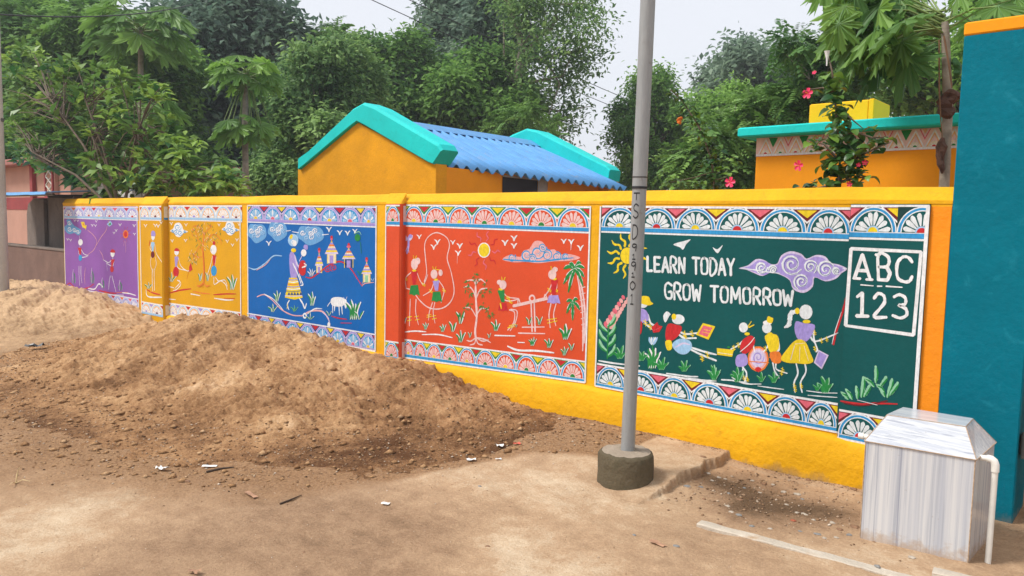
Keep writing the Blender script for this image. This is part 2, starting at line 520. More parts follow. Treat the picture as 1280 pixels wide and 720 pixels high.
# ------------------------------------------------------------------ the painted boundary wall
PT = 0.06      # pilasters stand this far out of the wall
WALL_L, WALL_R = -9.30, 4.14
wall = thing('boundary_wall', (-2.6, 0, 0), 'long yellow boundary wall painted with five bright folk murals along the dirt road', 'wall')
wall['kind'] = 'thing'
b = MB(); b.box((WALL_L, 0, -0.3), (WALL_R, 0.2, 1.722), 'wall_yellow'); b.build('wall_body', wall)
# sloping mortar coping, slightly wavy
b = MB(); N = 90; vs = []; fs = []
for i in range(N + 1):
    x = WALL_L - 0.004 + (WALL_R - WALL_L + 0.006) * i / N
    w = 0.006 * mn.noise(Vector((x * 2.1, 0, 0))); w2 = 0.008 * mn.noise(Vector((x * 1.3, 7, 0)))
    vs += [(x, -0.004, 1.715), (x, -0.005 + w, 1.738 + w2), (x, 0.045 + w, 1.806 + w2), (x, 0.075, 1.816 + w2), (x, 0.204, 1.812 + w2), (x, 0.204, 1.715)]
for i in range(N):
    for k in range(5):
        a = i * 6 + k; fs.append((a, a + 6, a + 7, a + 1))
fs += [(0, 1, 2, 3, 4, 5), tuple(N * 6 + k for k in (5, 4, 3, 2, 1, 0))]
b.add(vs, fs, 'wall_yellow'); b.build('coping', wall)
# plinth with a bevelled top, following the foot of the murals
PL = [(-9.30, 0.15), (-6.35, 0.165), (-6.2, 0.185), (-3.4, 0.24), (-3.3, 0.25), (-0.8, 0.255), (-0.76, 0.235), (1.69, 0.33), (1.79, 0.318), (3.6, 0.31), (3.62, 0.295), (4.14, 0.285)]
def plinth_z(x):
    return float(np.interp(x, [p[0] for p in PL], [p[1] for p in PL]))
b = MB(); vs = []; fs = []; N = 140
for i in range(N + 1):
    x = WALL_L + (WALL_R - 0.003 - WALL_L) * i / N
    w = 0.006 * mn.noise(Vector((x * 3, 2, 0))); z = plinth_z(x) - 0.008
    ct = 0.05 + w
    vs += [(x, 0.0, z), (x, -ct * 0.55, z - 0.004 + w * 0.4), (x, -ct, z - 0.028 + w), (x, -ct - 0.006 * mn.noise(Vector((x * 4, 9, 0))), 0.1), (x, -ct - 0.004 + 0.01 * mn.noise(Vector((x * 7, 3, 0))), -0.3)]
for i in range(N):
    for k in range(4):
        a = i * 5 + k; fs.append((a, a + 5, a + 6, a + 1))
fs.append(tuple(N * 5 + k for k in range(5)))
b.add(vs, [tuple(reversed(f)) for f in fs], 'plinth_yellow', True); b.build('plinth', wall)
b = MB(); b.box((4.034, -0.0045, 0.29), (4.139, -0.0005, 1.70), 'wall_orange'); b.build('orange_band', wall)

class Fig:
    """brush-painted shapes laid on the wall; photo pixels are solved onto the wall plane"""
    def __init__(self, crop, t=0.0, base=0.0062, step=0.00012):
        self.c = crop; self.t = t; self.k = base + rnd.uniform(0, 0.0001); self.step = step; self.b = MB(); self.extra = []
    def cut(self, name):
        self.extra.append((name, self.b)); return self
    def px(self, p): return (self.c[0] + p[0] / self.c[2], self.c[1] + p[1] / self.c[2])
    def W(self, p):
        q = pY(*self.px(p), -self.t - 0.004); return np.array([q[0], q[2]])
    def mpp(self, p):
        x, y = self.px(p); a = pY(x, y - 0.5, -self.t); c = pY(x, y + 0.5, -self.t)
        return (a[2] - c[2]) / self.c[2]
    def lay(self): self.k += self.step; return -self.t - self.k
    def s(self, col, w, pts, taper=(0.7, 0.6), sm=True, k=5):
        pts = [np.array(p, float) for p in pts]
        if sm: pts = smooth_line(pts, k)
        q = [self.W(p) for p in pts]; n = len(q); y = self.lay()
        mp = self.mpp(pts[0]) * w / 2
        L = []; R = []
        for i in range(n):
            d = q[min(i + 1, n - 1)] - q[max(i - 1, 0)]
            d = d / (np.linalg.norm(d) + 1e-9); nn = np.array([-d[1], d[0]])
            u = i / max(1, n - 1)
            f = taper[0] + (1 - taper[0]) * min(1, u * 4) if u < 0.5 else taper[1] + (1 - taper[1]) * min(1, (1 - u) * 4)
            f *= 0.78 + 0.4 * rnd.random()
            L.append(q[i] + nn * mp * f); R.append(q[i] - nn * mp * f)
        d0 = q[0] - q[1]; d0 = d0 / (np.linalg.norm(d0) + 1e-9); d1 = q[-1] - q[-2]; d1 = d1 / (np.linalg.norm(d1) + 1e-9)
        A = q[0] + d0 * mp * taper[0] * 0.8; Z = q[-1] + d1 * mp * taper[1] * 0.8
        vs = [A] + L + [Z] + R; m = 1 + n
        fs = [(0, 1, m + 1)] + [(1 + i, 2 + i, m + 2 + i, m + 1 + i) for i in range(n - 1)] + [(n, m, m + n)]
        self.b.add([(p[0], y, p[1]) for p in vs], fs, col); return self
    def f(self, col, pts, sm=True, k=3):
        """filled patch of paint"""
        if sm: pts = smooth_loop(pts, k)
        y = self.lay(); q = [self.W(p) for p in pts]
        self.b.add([(p[0], y, p[1]) for p in q], [tuple(range(len(q)))], col); return self
    def e(self, col, x, y, rx, ry=None, rot=0, n=14):
        ry = ry or rx; c, s_ = math.cos(rot), math.sin(rot)
        return self.f(col, [(x + rx * math.cos(a) * c - ry * math.sin(a) * s_, y + rx * math.cos(a) * s_ + ry * math.sin(a) * c) for a in [2 * math.pi * i / n for i in range(n)]], False)
    def spiral(self, col, w, x, y, r, turns=1.7, a0=0.0, sgn=1, n=22, yx=1.0):
        return self.s(col, w, [(x + r * (1 - 0.85 * i / n) * math.cos(a0 + sgn * 2 * math.pi * turns * i / n), y + yx * r * (1 - 0.85 * i / n) * math.sin(a0 + sgn * 2 * math.pi * turns * i / n)) for i in range(n + 1)], sm=False)
    def leafs(self, x, y, h, n=3, col='green', edge='white', spread=0.9, w=0.165):
        """tuft of painted leaves: white under-stroke with a green stroke on it"""
        keep = self.b; self.b = MB()
        for i in range(n):
            a = (-0.5 + (i + 0.5) / n) * 2.5 * spread; hh = h * (1 - 0.25 * abs(a)) * (0.85 + 0.3 * rnd.random())
            tip = (x + math.sin(a) * hh * 0.9, y - math.cos(a) * hh); mid = (x + math.sin(a) * hh * 0.38 + hh * .04, y - math.cos(a) * hh * 0.55); x0_ = x; x = x + (i - (n - 1) / 2) * h * .10
            if edge: self.s(edge, h * w * 0.75, [(x, y), (mid[0] + h * 0.04, mid[1]), (tip[0] + h * 0.03, tip[1])], (0.4, 0.5), k=3)
            self.s(col, h * w, [(x - h * 0.03, y), (mid[0] - h * 0.04, mid[1]), (tip[0] - h * 0.05, tip[1] + h * 0.03)], (0.3, 0.25), k=3); x = x0_
        self.extra.append(('painted_plant', self.b)); self.b = keep; return self
    def bird(self, x, y, r, col='white'):
        keep = self.b; self.b = MB()
        self.s(col, r * 0.5, [(x - r, y - r * 0.8), (x - r * 0.3, y - r * 0.3), (x, y + r * 0.7)], (0.3, 1), k=3)
        self.s(col, r * 0.5, [(x + r, y - r * 0.9), (x + r * 0.4, y - r * 0.3), (x, y + r * 0.7)], (0.3, 1), k=3)
        self.extra.append(('painted_bird', self.b)); self.b = keep; return self
    def S(self, col, w, pts, name='painted_ground_line', **k):
        keep = self.b; self.b = MB(); self.s(col, w, pts, **k); self.extra.append((name, self.b)); self.b = keep; return self
    def line(self, pts, w, col): return self.s(col, w, pts, (0.9, 0.9), False)
    def done(self, name, parent, label=None):
        for nm, m_ in self.extra: o = m_.build(nm, parent)
        if name == 'painted_plants': name = 'painted_grass_line'
        if name == 'painted_birds': name = 'painted_bird'
        if self.b.v: o = self.b.build(name, parent)
        if label and self.b.v: o['label'] = label
        return o

def rect(mb, x0, x1, z0, z1, y, mat): mb.add([(x0, y, z0), (x1, y, z0), (x1, y, z1), (x0, y, z1)], [(0, 1, 2, 3)], mat)
def quad(mb, x0, x1, za0, za1, zb0, zb1, y, mat): mb.add([(x0, y, za0), (x1, y, za1), (x1, y, zb1), (x0, y, zb0)], [(0, 1, 2, 3)], mat)

LAY = [0]
def lotus(parent, x0, x1, z0, h, t, st, i, clip=None, segs=9, za=None):
    """one half-round flower of the border"""
    b = MB(); cx = (x0 + x1) / 2; rx = (x1 - x0) / 2; slope = 0 if za is None else (za - z0) / (x1 - x0)
    zz = lambda x: z0 + slope * (x - x0)
    y = -t - 0.0058 - (i % 2) * 0.0003
    lim = (lambda x: x) if clip is None else (lambda x: min(x, clip))
    def half(k, col, dy, kh=None):
        kh = kh or k; n = segs * 2
        pts = [(cx + rx * k * math.cos(math.pi * j / n) * 1.0, h * kh * math.sin(math.pi * j / n)) for j in range(n + 1)]
        pts = [(lim(p[0]), y - dy, zz(lim(p[0])) + p[1] + 0.003) for p in pts]
        b.add(pts, [tuple(reversed(range(len(pts))))], col)
    half(1.0, st['ring1'], 0); half(0.95, st['ring2'], 0.0006, 0.955); half(0.845, st['ring3'], 0.0012, 0.865); half(0.80, st['in'], 0.0018, 0.825)
    n = st.get('n', 9)
    for j in range(n):
        a = math.pi * (0.06 + 0.88 * j / (n - 1)) + rnd.uniform(-.045, .045); ca, sa = math.cos(a), math.sin(a)
        r0, r1 = 0.25, 0.72 * rnd.uniform(.9, 1.07); pw = 0.092 * (9 / n) ** 0.7
        ps = []
        for (u, wd) in ((0, 0.25), (0.45, 0.75), (0.8, 1.0), (0.97, 0.6), (1.04, 0), (0.97, -0.6), (0.8, -1.0), (0.45, -0.75), (0, -0.25)):
            r = r0 + (r1 - r0) * u * (0.96 + 0.08 * rnd.random()); w = wd * pw
            X = cx + rx * (r * ca - w * sa); Z = h * 1.02 * (r * sa + w * ca)
            ps.append((lim(X), y - 0.0024 - 0.00008 * j, zz(lim(X)) + max(Z, 0) + 0.004))
        b.add(ps, [tuple(range(9))], st['petal'] if not isinstance(st['petal'], tuple) else st['petal'][j % len(st['petal'])])
    half(0.27, st['hub'], 0.0033, 0.25); half(0.20, st['c'][i % len(st['c'])], 0.0038, 0.19)
    o = b.build('painted_flower', parent)
    return o
def tri_row(parent, xs, z0, z1, h, t, st):
    """painted triangles between the half-rounds"""
    sl = (z1 - z0) / (xs[-1] - xs[0])
    for i, x in enumerate(xs):
        wl = (xs[i] - xs[i - 1]) * 0.36 if i else 0; wr = (xs[i + 1] - xs[i]) * 0.36 if i < len(xs) - 1 else 0
        zb = z0 + sl * (x - xs[0]); b = MB()
        for k, col, dy in ((1.0, st['ring1'], 0.0), (0.86, st.get('tedge', 'maroonp'), 0.0005), (0.62, st['tri'][i % len(st['tri'])], 0.001)):
            zt = zb + h * (0.985 - (1 - k) * 0.16); zm = zb + h * (0.985 - 0.62 * k)
            b.add([(x - wl * k, -t - 0.00553 - dy, zt), (x, -t - 0.00553 - dy, zm), (x + wr * k, -t - 0.00553 - dy, zt)], [(0, 1, 2)], col)
        b.build('painted_triangle', parent)
def border(parent, xs, z0, z1, h, t, st, top=True, clip=None, bands=True, segs=9, off=0):
    """row of flowers over a ground strip, with its painted lines; z0 / z1: foot of the row at its left / right end"""
    b = MB(); X0, X1 = xs[0], (clip or xs[-1]); sl = (z1 - z0) / (xs[-1] - xs[0]); Z = lambda x: z0 + sl * (x - xs[0])
    y = -t - 0.0050
    quad(b, X0, X1, Z(X0), Z(X1), Z(X0) + h, Z(X1) + h, y, st['row'])
    if bands:
        bw = st.get('band', 0.030)
        quad(b, X0, X1, Z(X0) - bw, Z(X1) - bw, Z(X0) + 0.004, Z(X1) + 0.004, y - 0.0003, st['ring2'])
        quad(b, X0, X1, Z(X0) - 0.002, Z(X1) - 0.002, Z(X0) + 0.006, Z(X1) + 0.006, y - 0.0005, st['ring1'])
        if top:
            quad(b, X0, X1, Z(X0) - bw - 0.014, Z(X1) - bw - 0.014, Z(X0) - bw - 0.002, Z(X1) - bw - 0.002, y - 0.0002, 'white')
    quad(b, X0, X1, Z(X0) + h - 0.003, Z(X1) + h - 0.003, Z(X0) + h + 0.009, Z(X1) + h + 0.009, y - 0.0004, 'white')
    b.build('painted_border', parent)
    for i in range(len(xs) - 1):
        za = Z(xs[i]); zb = Z(xs[i + 1])
        lotus(parent, xs[i], xs[i + 1], za, h * 0.97, t, st, i + off, clip, segs, zb)
    if clip is None: tri_row(parent, xs, z0, z1, h, t, st)
    else: tri_row(parent, xs[:-1], z0, z0 + sl * (xs[-2] - xs[0]), h, t, st)
def xs_of(pxs, y, t=0.0): return [float(pY(p, y, -t - 0.004)[0]) for p in pxs]
def panel_sheet(b, x0, x1, za0, za1, zt, t, mat): quad(b, x0, x1, za0, za1, zt, zt, -t - 0.003, mat)
def edge(parent, x0, x1, z0, z1, t, w=0.013, which='LRB', col='white', zr=None):
    b = MB(); zr = z0 if zr is None else zr
    if 'L' in which: rect(b, x0 - w / 2, x0 + w / 2, z0, z1, -t - 0.0112, col)
    if 'R' in which: rect(b, x1 - w / 2, x1 + w / 2, zr, z1, -t - 0.0112, col)
    if 'B' in which: quad(b, x0, x1, z0 - w / 2, zr - w / 2, z0 + w / 2, zr + w / 2, -t - 0.0115, col)
    b.build('painted_edge', parent)

ST1 = dict(row='lav', ring1='lav', ring2='sky', ring3='lav', **{'in': 'violet'}, petal='white', hub='white', c=['red', 'violet', 'red', 'yellow'], tri=['red', 'orange', 'pink'], tedge='lav', n=7)
ST2 = dict(row='white', ring1='white', ring2='sky', ring3='white', **{'in': 'peach'}, petal='white', hub='white', c=['violet', 'maroonp', 'violet', 'maroonp'], tri=['red', 'violet'], tedge='cream', n=8)
ST3 = dict(row='navy', ring1='lav', ring2='violet', ring3='lav', **{'in': 'blue'}, petal=('sky', 'white', 'sky'), hub='lav', c=['yellow', 'pink', 'yellow', 'red', 'yellow', 'pink'], tri=['yellow', 'red'], tedge='navy', n=9)
ST4 = dict(row='bg_red', ring1='white', ring2='blue', ring3='white', **{'in': 'bg_red'}, petal='palepink', hub='palepink', c=['green', 'yellow'], tri=['yellow', 'red'], tedge='green', n=8)
ST5 = dict(row='dark', ring1='white', ring2='blue', ring3='white', **{'in': 'bg_green'}, petal='ash', hub='sky', c=['yellow', 'red'], tri=['pink', 'yellow'], tedge='maroonp', n=8)

# ---- panel 1: purple, children flying kites
p1 = MB(); X0, X1 = -9.26, -6.36; panel_sheet(p1, X0, X1, 0.145, 0.172, 1.69, 0, 'bg_purple'); p1 = p1.build('mural_panel', wall); p1['label'] = 'purple mural of children flying kites'
A = (75, 250, 4.96)
border(p1, xs_of([75 + v / 4.96 for v in (22, 85, 147, 210, 273, 340, 412, 485)], 265), 1.525, 1.525, 0.15, 0, ST1, True, segs=6)
border(p1, xs_of([75 + v / 4.96 for v in (14, 60, 105, 160, 220, 275, 330, 385, 435, 485)], 378), 0.175, 0.195, 0.135, 0, ST1, False, segs=6)
edge(p1, X0, X1, 0.15, 1.69, 0, 0.022, 'LRB', zr=0.17)
f = Fig(A)
f.f('swirl', [(25, 170), (45, 150), (40, 125), (60, 118), (75, 140), (90, 160), (125, 180), (132, 195), (115, 220), (90, 205), (60, 212), (40, 200)])
for x, y, r in ((58, 142, 14), (60, 180, 16), (90, 185, 14), (112, 196, 12)): f.spiral('white', 6, x, y, r, 1.4)
f.done('painted_cloud', p1)
f = Fig(A)
for q in ((92, 128, 8), (110, 130, 7), (225, 133, 8), (200, 158, 9), (220, 160, 9), (372, 155, 10), (460, 160, 10), (462, 212, 9), (335, 205, 8), (348, 190, 9), (48, 245, 8), (66, 250, 8)): f.bird(*q)
f.done('painted_birds', p1)
f = Fig(A); f.f('yellow', [(128, 135), (150, 135), (160, 178), (140, 170)], False); f.f('yellow', [(153, 160), (166, 155), (160, 188)], False); f.f('orange', [(138, 148), (148, 145), (152, 165)], False)
f.s('rose', 4, [(172, 188), (205, 215), (228, 258), (210, 308), (168, 342)]); f.done('painted_kite', p1, 'yellow kite on a pink string')
f = Fig(A); f.f('sky', [(290, 150), (312, 128), (326, 150), (305, 165)], False); f.f('green', [(300, 150), (313, 140), (318, 152), (306, 158)], False); f.s('yellow', 4, [(300, 130), (310, 160)])
f.s('rose', 4, [(292, 160), (285, 190), (255, 230), (222, 285)]); f.done('painted_kite', p1, 'small blue and green kite')
f = Fig(A); f.e('orange', 407, 212, 17, 26); f.e('red', 407, 212, 11, 18)
for a in range(10):
    w = a * math.pi / 5; f.s('red', 4, [(407 + 18 * math.cos(w), 212 + 27 * math.sin(w)), (407 + 34 * math.cos(w + .1), 212 + 50 * math.sin(w + .1))], sm=False)
f.s('rose', 4, [(400, 255), (395, 285)]); f.s('rose', 4, [(408, 255), (408, 325)]); f.done('painted_sun', p1)
def kid(f, head, neck, hip, top, bot, arms, legs, cap=None, hw=11, hh=16, skin='white', sw=5, tw=11, bw=11):
    """folk stick figure: head, cone torso, bell skirt, line limbs"""
    for l in legs: f.s(skin, sw, l, (1, 0.8), k=4)
    for a in arms: f.s(skin, sw * 0.9, a, (1, 0.8), k=4)
    (nx, ny), (hx, hy) = neck, hip
    f.f(top, [(nx - tw, ny), (nx + tw, ny), (hx + tw * 0.35, hy), (hx - tw * 0.35, hy)], False)
    f.e(bot, hx, hy + bw * 1.5, bw, bw * 1.8)
    f.s(skin, sw * 0.8, [head, neck], (1, 1), False)
    f.e(skin, head[0], head[1], hw, hh)
    if cap: f.f(cap, [(head[0] - hw, head[1] - hh * 0.35), (head[0] - hw * 0.5, head[1] - hh * 1.15), (head[0] + hw * 0.6, head[1] - hh * 1.1), (head[0] + hw * 1.3, head[1] - hh * 0.3)])
f = Fig(A)
kid(f, (127, 262), (122, 295), (126, 342), 'red', 'blue', [[(115, 300), (118, 335), (135, 355), (170, 350)], [(130, 305), (150, 335), (175, 345)]], [[(118, 410), (118, 460), (122, 530)], [(130, 410), (130, 460), (136, 515)]], hw=14, hh=20)
f.s('white', 5, [(122, 245), (121, 222)]); f.done('painted_boy', p1, 'boy with blue shorts holding a kite string')
f = Fig(A)
kid(f, (326, 332), (328, 368), (322, 412), 'red', 'red', [[(320, 372), (300, 388), (268, 370)], [(335, 380), (325, 410), (288, 392)]], [[(312, 470), (305, 510), (302, 555)], [(322, 470), (335, 520), (347, 568)]], cap='red', hw=13, hh=22)
f.s('rose', 4, [(270, 372), (262, 340), (245, 312)]); f.s('lav', 5, [(290, 392), (293, 440)]); f.done('painted_boy', p1, 'boy in red shorts and red cap pulling a string')
f = Fig(A)
for x, y, h in ((88, 515, 85), (203, 515, 95), (268, 545, 65), (377, 560, 65)):
    f.s('white', 4, [(x - 8, y), (x - 10, y - h * .5), (x - 5, y - h)]); f.s('green', 12, [(x, y), (x + 3, y - h * .45), (x - 2, y - h * .75)]); f.s('mint', 4, [(x + 8, y), (x + 10, y - h * .4)]); f.s('green', 9, [(x - 10, y - 5), (x - 15, y - h * .4)])
f.done('painted_plants', p1)
f = Fig(A)
for c, w, pts in (('red', 7, [(40, 530), (60, 515), (78, 530), (110, 550), (170, 545), (210, 520)]), ('white', 9, [(175, 548), (215, 552), (240, 520), (262, 535), (268, 545)]), ('red', 9, [(240, 560), (300, 575), (350, 578)]), ('orange', 6, [(350, 575), (420, 572)]), ('white', 7, [(385, 575), (430, 580), (470, 592)]), ('white', 6, [(330, 588), (395, 590)]), ('rose', 5, [(155, 520), (152, 470), (158, 420)])): f.S(c, w, pts)
f.done('painted_hills', p1)

# ---- panel 2: mustard, children under a tree (starts on a pilaster)
pil_l, pil_r = float(pY(175.5, 320, -0.08)[0]), float(pY(203.6, 320, -0.08)[0])
def pilaster(x0, x1, t, z, mat, z0=-0.3, name='pilaster'):
    b = MB(); vs = []; r = 0.02
    prof = [(x0, 0.0), (x0, -t + r), (x0 + r * 0.4, -t + r * 0.3), (x0 + r, -t), (x1 - r, -t), (x1 - r * 0.4, -t + r * 0.3), (x1, -t + r), (x1, 0.0)]
    zt = lambda yy: z + 0.02 * (1 + yy / t)
    n = len(prof)
    vs = [(x, y, z0) for x, y in prof] + [(x, y, z - 0.012 * (1 if abs(y) > t * 0.6 else 0)) for x, y in prof] + [(x, min(0.0, y * 0.75 + 0.0), zt(y) + 0.02 + 0.05 * (1 + y / t)) for x, y in prof]
    fs = []
    for k in (0,):
        fs += [(k * n + i, k * n + i + 1, (k + 1) * n + i + 1, (k + 1) * n + i) for i in range(n - 1)]
    b.add(vs, [tuple(reversed(f_)) for f_ in fs], mat, False)
    ft = [(n + i, n + i + 1, 2 * n + i + 1, 2 * n + i) for i in range(n - 1)] + [tuple(2 * n + i for i in range(n))]
    b.add(vs, [tuple(reversed(f_)) for f_ in ft], 'wall_yellow', False)
    return b.build(name, wall)
pilaster(pil_l, pil_r, 0.08, 1.735, 'bg_mustard')
X1 = -3.47
p2 = MB(); panel_sheet(p2, pil_r - 0.01, X1, 0.19, 0.235, 1.70, 0, 'bg_mustard'); panel_sheet(p2, pil_l + 0.022, pil_r - 0.02, 0.16, 0.17, 1.69, 0.08, 'bg_mustard')
p2 = p2.build('mural_panel', wall); p2['label'] = 'mustard yellow mural of children by a tree'
A = (170, 250, 4.643)
border(p2, [pil_l + 0.02, pil_l + 0.33, pil_r - 0.02], 1.535, 1.535, 0.15, 0.08, ST2, True, segs=6)
border(p2, xs_of([170 + v / 4.643 for v in (190, 222, 297, 377, 463, 548, 615)], 265), 1.545, 1.545, 0.15, 0, ST2, True, segs=6)
border(p2, [pil_l + 0.02, pil_l + 0.33, pil_r - 0.02], 0.19, 0.195, 0.135, 0.08, ST2, False, segs=6)
border(p2, xs_of([170 + v / 4.643 for v in (190, 243, 303, 375, 445, 520, 610)], 398), 0.215, 0.26, 0.14, 0, ST2, False, segs=6)
edge(p2, pil_l + 0.02, pil_r - 0.02, 0.17, 1.69, 0.08, 0.02, 'L'); edge(p2, pil_r, X1, 0.2, 1.70, 0, 0.02, 'RB', zr=0.24)
for z0_, z1_, c in ((1.535, 1.685, 'cream'), (1.505, 1.533, 'blue'), (0.19, 0.33, 'cream')): b = MB(); b.add([(pil_r + 0.002, -0.058, z0_), (pil_r + 0.002, -0.004, z0_), (pil_r + 0.002, -0.004, z1_), (pil_r + 0.002, -0.058, z1_)], [(0, 1, 2, 3)], c); b.build('painted_border', p2)
f = Fig(A, 0.08)
kid(f, (99, 215), (97, 245), (97, 300), 'sky', 'maroonp', [[(88, 255), (82, 280), (92, 300)], [(108, 255), (118, 310), (150, 360)]], [[(95, 400), (94, 460), (97, 530)], [(105, 400), (106, 460), (108, 525)]], cap='violet', hw=10, hh=18)
f.f('violet', [(88, 205), (92, 180), (108, 182), (112, 205)]); f.s('red', 10, [(82, 235), (76, 265)]); f.s('white', 4, [(88, 330), (84, 370), (92, 405)]); f.s('white', 4, [(112, 330), (118, 370), (108, 405)]); f.done('painted_girl', p2, 'tall figure with a violet cap painted on the pilaster')
f = Fig(A, 0.08)
f.s('white', 8, [(58, 520), (70, 560), (150, 565)]); f.s('red', 8, [(62, 520), (100, 540), (140, 550)]); f.s('orange', 5, [(80, 530), (135, 545)]); f.leafs(72, 515, 45, 3)
f.done('painted_hills', p2)
f = Fig(A, 0.08)
for q in ((55, 150, 10), (112, 148, 11), (128, 152, 11), (146, 132, 9)): f.bird(*q)
f.done('painted_birds', p2)
f = Fig(A)
for q in ((205, 138, 10), (290, 145, 10), (210, 238, 10), (288, 236, 10), (482, 145, 9), (598, 143, 9), (530, 240, 10), (560, 262, 10), (586, 232, 10)): f.bird(*q)
f.done('painted_birds', p2)
for (cx, cy, k) in ((245, 180, 1.0), (545, 170, 1.0)):
    f = Fig(A)
    f.f('white', [(cx - 48, cy), (cx - 28, cy - 16), (cx - 18, cy - 42), (cx + 8, cy - 48), (cx + 25, cy - 25), (cx + 30, cy - 8), (cx + 58, cy + 4), (cx + 28, cy + 14), (cx + 10, cy + 35), (cx - 12, cy + 30), (cx - 25, cy + 10)])
    for x, y, r in ((cx - 2, cy - 22, 20), (cx - 14, cy + 6, 15), (cx + 12, cy + 10, 17), (cx - 32, cy, 9), (cx + 38, cy + 3, 8)): f.spiral('blue', 5, x, y, r, 1.4)
    f.done('painted_cloud', p2)
f = Fig(A)
kid(f, (236, 302), (235, 328), (232, 392), 'violet', 'red', [[(245, 335), (262, 385), (300, 412), (322, 395)], [(232, 350), (245, 395), (290, 408)]], [[(250, 465), (260, 490), (235, 520), (215, 525)], [(240, 465), (255, 480), (225, 515)]], cap='red', hw=13, hh=19, bw=17)
f.f('red', [(308, 390), (318, 362), (328, 405), (310, 418)], False); f.s('red', 4, [(318, 370), (295, 460)]); f.done('painted_boy', p2, 'crouching boy in red shorts digging')
f = Fig(A)
kid(f, (450, 288), (455, 320), (452, 385), 'red', 'blue', [[(445, 325), (432, 380), (412, 440)], [(465, 330), (455, 385), (438, 445)]], [[(452, 450), (455, 490), (490, 470), (520, 490), (530, 520)], [(462, 450), (480, 470), (515, 465), (530, 500)]], hw=18, hh=28, bw=17)
f.e('red', 453, 250, 8, 12); f.done('painted_girl', p2, 'kneeling girl with blue skirt by the tree')
f = Fig(A)
f.s('orange', 11, [(390, 490), (393, 400), (388, 300), (392, 230), (400, 180)]); f.s('red', 5, [(396, 490), (398, 400), (392, 300)])
for pts in ([(390, 300), (370, 270), (352, 300), (330, 330), (345, 355)], [(392, 260), (360, 230), (350, 190), (330, 170), (325, 200), (340, 210)], [(398, 250), (430, 210), (460, 200), (490, 230), (495, 260)], [(398, 200), (420, 170), (440, 150), (415, 150)], [(385, 330), (355, 330), (320, 310)], [(395, 220), (385, 180), (360, 150), (330, 155)]): f.s('orange', 6, pts); 
for i in range(90):
    a = rnd.random() * 2 * math.pi; r = rnd.random() ** 0.5; x = 405 + 95 * r * math.cos(a); y = 210 + 85 * r * math.sin(a)
    if x > 440 and y > 245: continue
    f.s('green' if i % 3 else 'cream', 5, [(x, y), (x + rnd.uniform(-9, 9), y + 10)], sm=False)
for i in range(30):
    x = rnd.uniform(305, 360); y = rnd.uniform(280, 365); f.s('green' if i % 2 else 'cream', 5, [(x, y), (x + rnd.uniform(-8, 8), y + 10)], sm=False)
for pts in ([(392, 480), (370, 500), (355, 495)], [(392, 480), (410, 500), (430, 495)], [(390, 480), (388, 505)]): f.s('orange', 8, pts)
f.done('painted_tree', p2, 'orange trunked tree with small green leaves')
f = Fig(A)
for c, w, pts in (('red', 8, [(195, 540), (250, 525), (320, 515)]), ('white', 7, [(185, 500), (220, 510)]), ('orange', 7, [(330, 530), (380, 540), (430, 545)]), ('white', 8, [(318, 545), (372, 555)]), ('white', 7, [(190, 575), (230, 578)]), ('red', 8, [(450, 550), (520, 545), (580, 545)]), ('white', 7, [(455, 570), (520, 580), (565, 580)]), ('red', 6, [(510, 570), (575, 572)])): f.S(c, w, pts)
f.leafs(205, 475, 50, 3); f.leafs(558, 520, 80, 3, spread=.5); f.leafs(372, 470, 55, 2, spread=.4); f.leafs(415, 470, 50, 2, spread=.4)
f.done('painted_plants', p2)

# ---- panel 3: blue, mother and child walking, huts on a hill
X0, X1 = -3.30, -0.885
p3 = MB(); panel_sheet(p3, X0, X1, 0.235, 0.25, 1.70, 0, 'bg_blue'); p3 = p3.build('mural_panel', wall); p3['label'] = 'blue mural of a mother, huts on a hill and a goat'
A = (305, 250, 3.788)
border(p3, xs_of([309.5, 330, 352, 375, 399.6, 424.5, 451, 471], 268), 1.545, 1.530, 0.155, 0, ST3, True, segs=7)
border(p3, xs_of([309, 323, 339.6, 357, 375, 394, 413, 432, 451, 470], 415), 0.262, 0.275, 0.145, 0, ST3, False, segs=7)
edge(p3, X0, X1, 0.24, 1.70, 0, 0.018, 'LRB', zr=0.255)
for cx, cy, sx in ((62, 150, 44), (160, 142, 44), (315, 160, 62)):
    f = Fig(A); n = 11
    f.f('swirl', [(cx + sx * (1 + .13 * (i % 2)) * math.cos(a), cy + 42 * (1 + .12 * (i % 2)) * math.sin(a) + (8 if abs(math.cos(a)) < .5 else 0)) for i, a in enumerate([2 * math.pi * i / n for i in range(n)])])
    for i, (dx, dy, r) in enumerate(((-.6, -.1, .3), (-.15, -.5, .36), (.35, -.3, .34), (.62, .15, .28), (0.05, .35, .36), (-.35, .45, .26), (.02, -.05, .3))):
        f.spiral('sky' if i % 2 else 'white', 7, cx + dx * sx, cy + dy * 42, r * 42, 1.5, i); f.spiral('bg_blue', 2.2, cx + dx * sx + 2, cy + dy * 42 + 2, r * 36, 1.3, i + .7)
    if cx > 150: f.s('white', 5, [(cx + sx * .9, cy + 5), (cx + sx * 1.4, cy + 2)])
    if cx > 300: f.s('white', 5, [(cx - sx * .9, cy - 5), (cx - sx * 1.4, cy - 10)])
    f.done('painted_cloud', p3)
f = Fig(A)
for q in ((117, 205, 13), (402, 140, 14), (453, 155, 13), (490, 157, 13), (525, 148, 12)): f.bird(*q)
f.done('painted_birds', p3)
f = Fig(A)
f.s('white', 8, [(215, 475), (205, 495), (213, 520)]); f.s('white', 9, [(262, 465), (278, 490), (288, 512), (296, 490)]); f.s('yellow', 9, [(207, 495), (204, 515)], sm=False)
f.f('violet', [(215, 260), (235, 250), (252, 300), (250, 365), (222, 368)]); f.s('lav', 12, [(240, 262), (255, 310), (285, 335)]); f.s('white', 8, [(232, 300), (255, 350), (270, 395)])
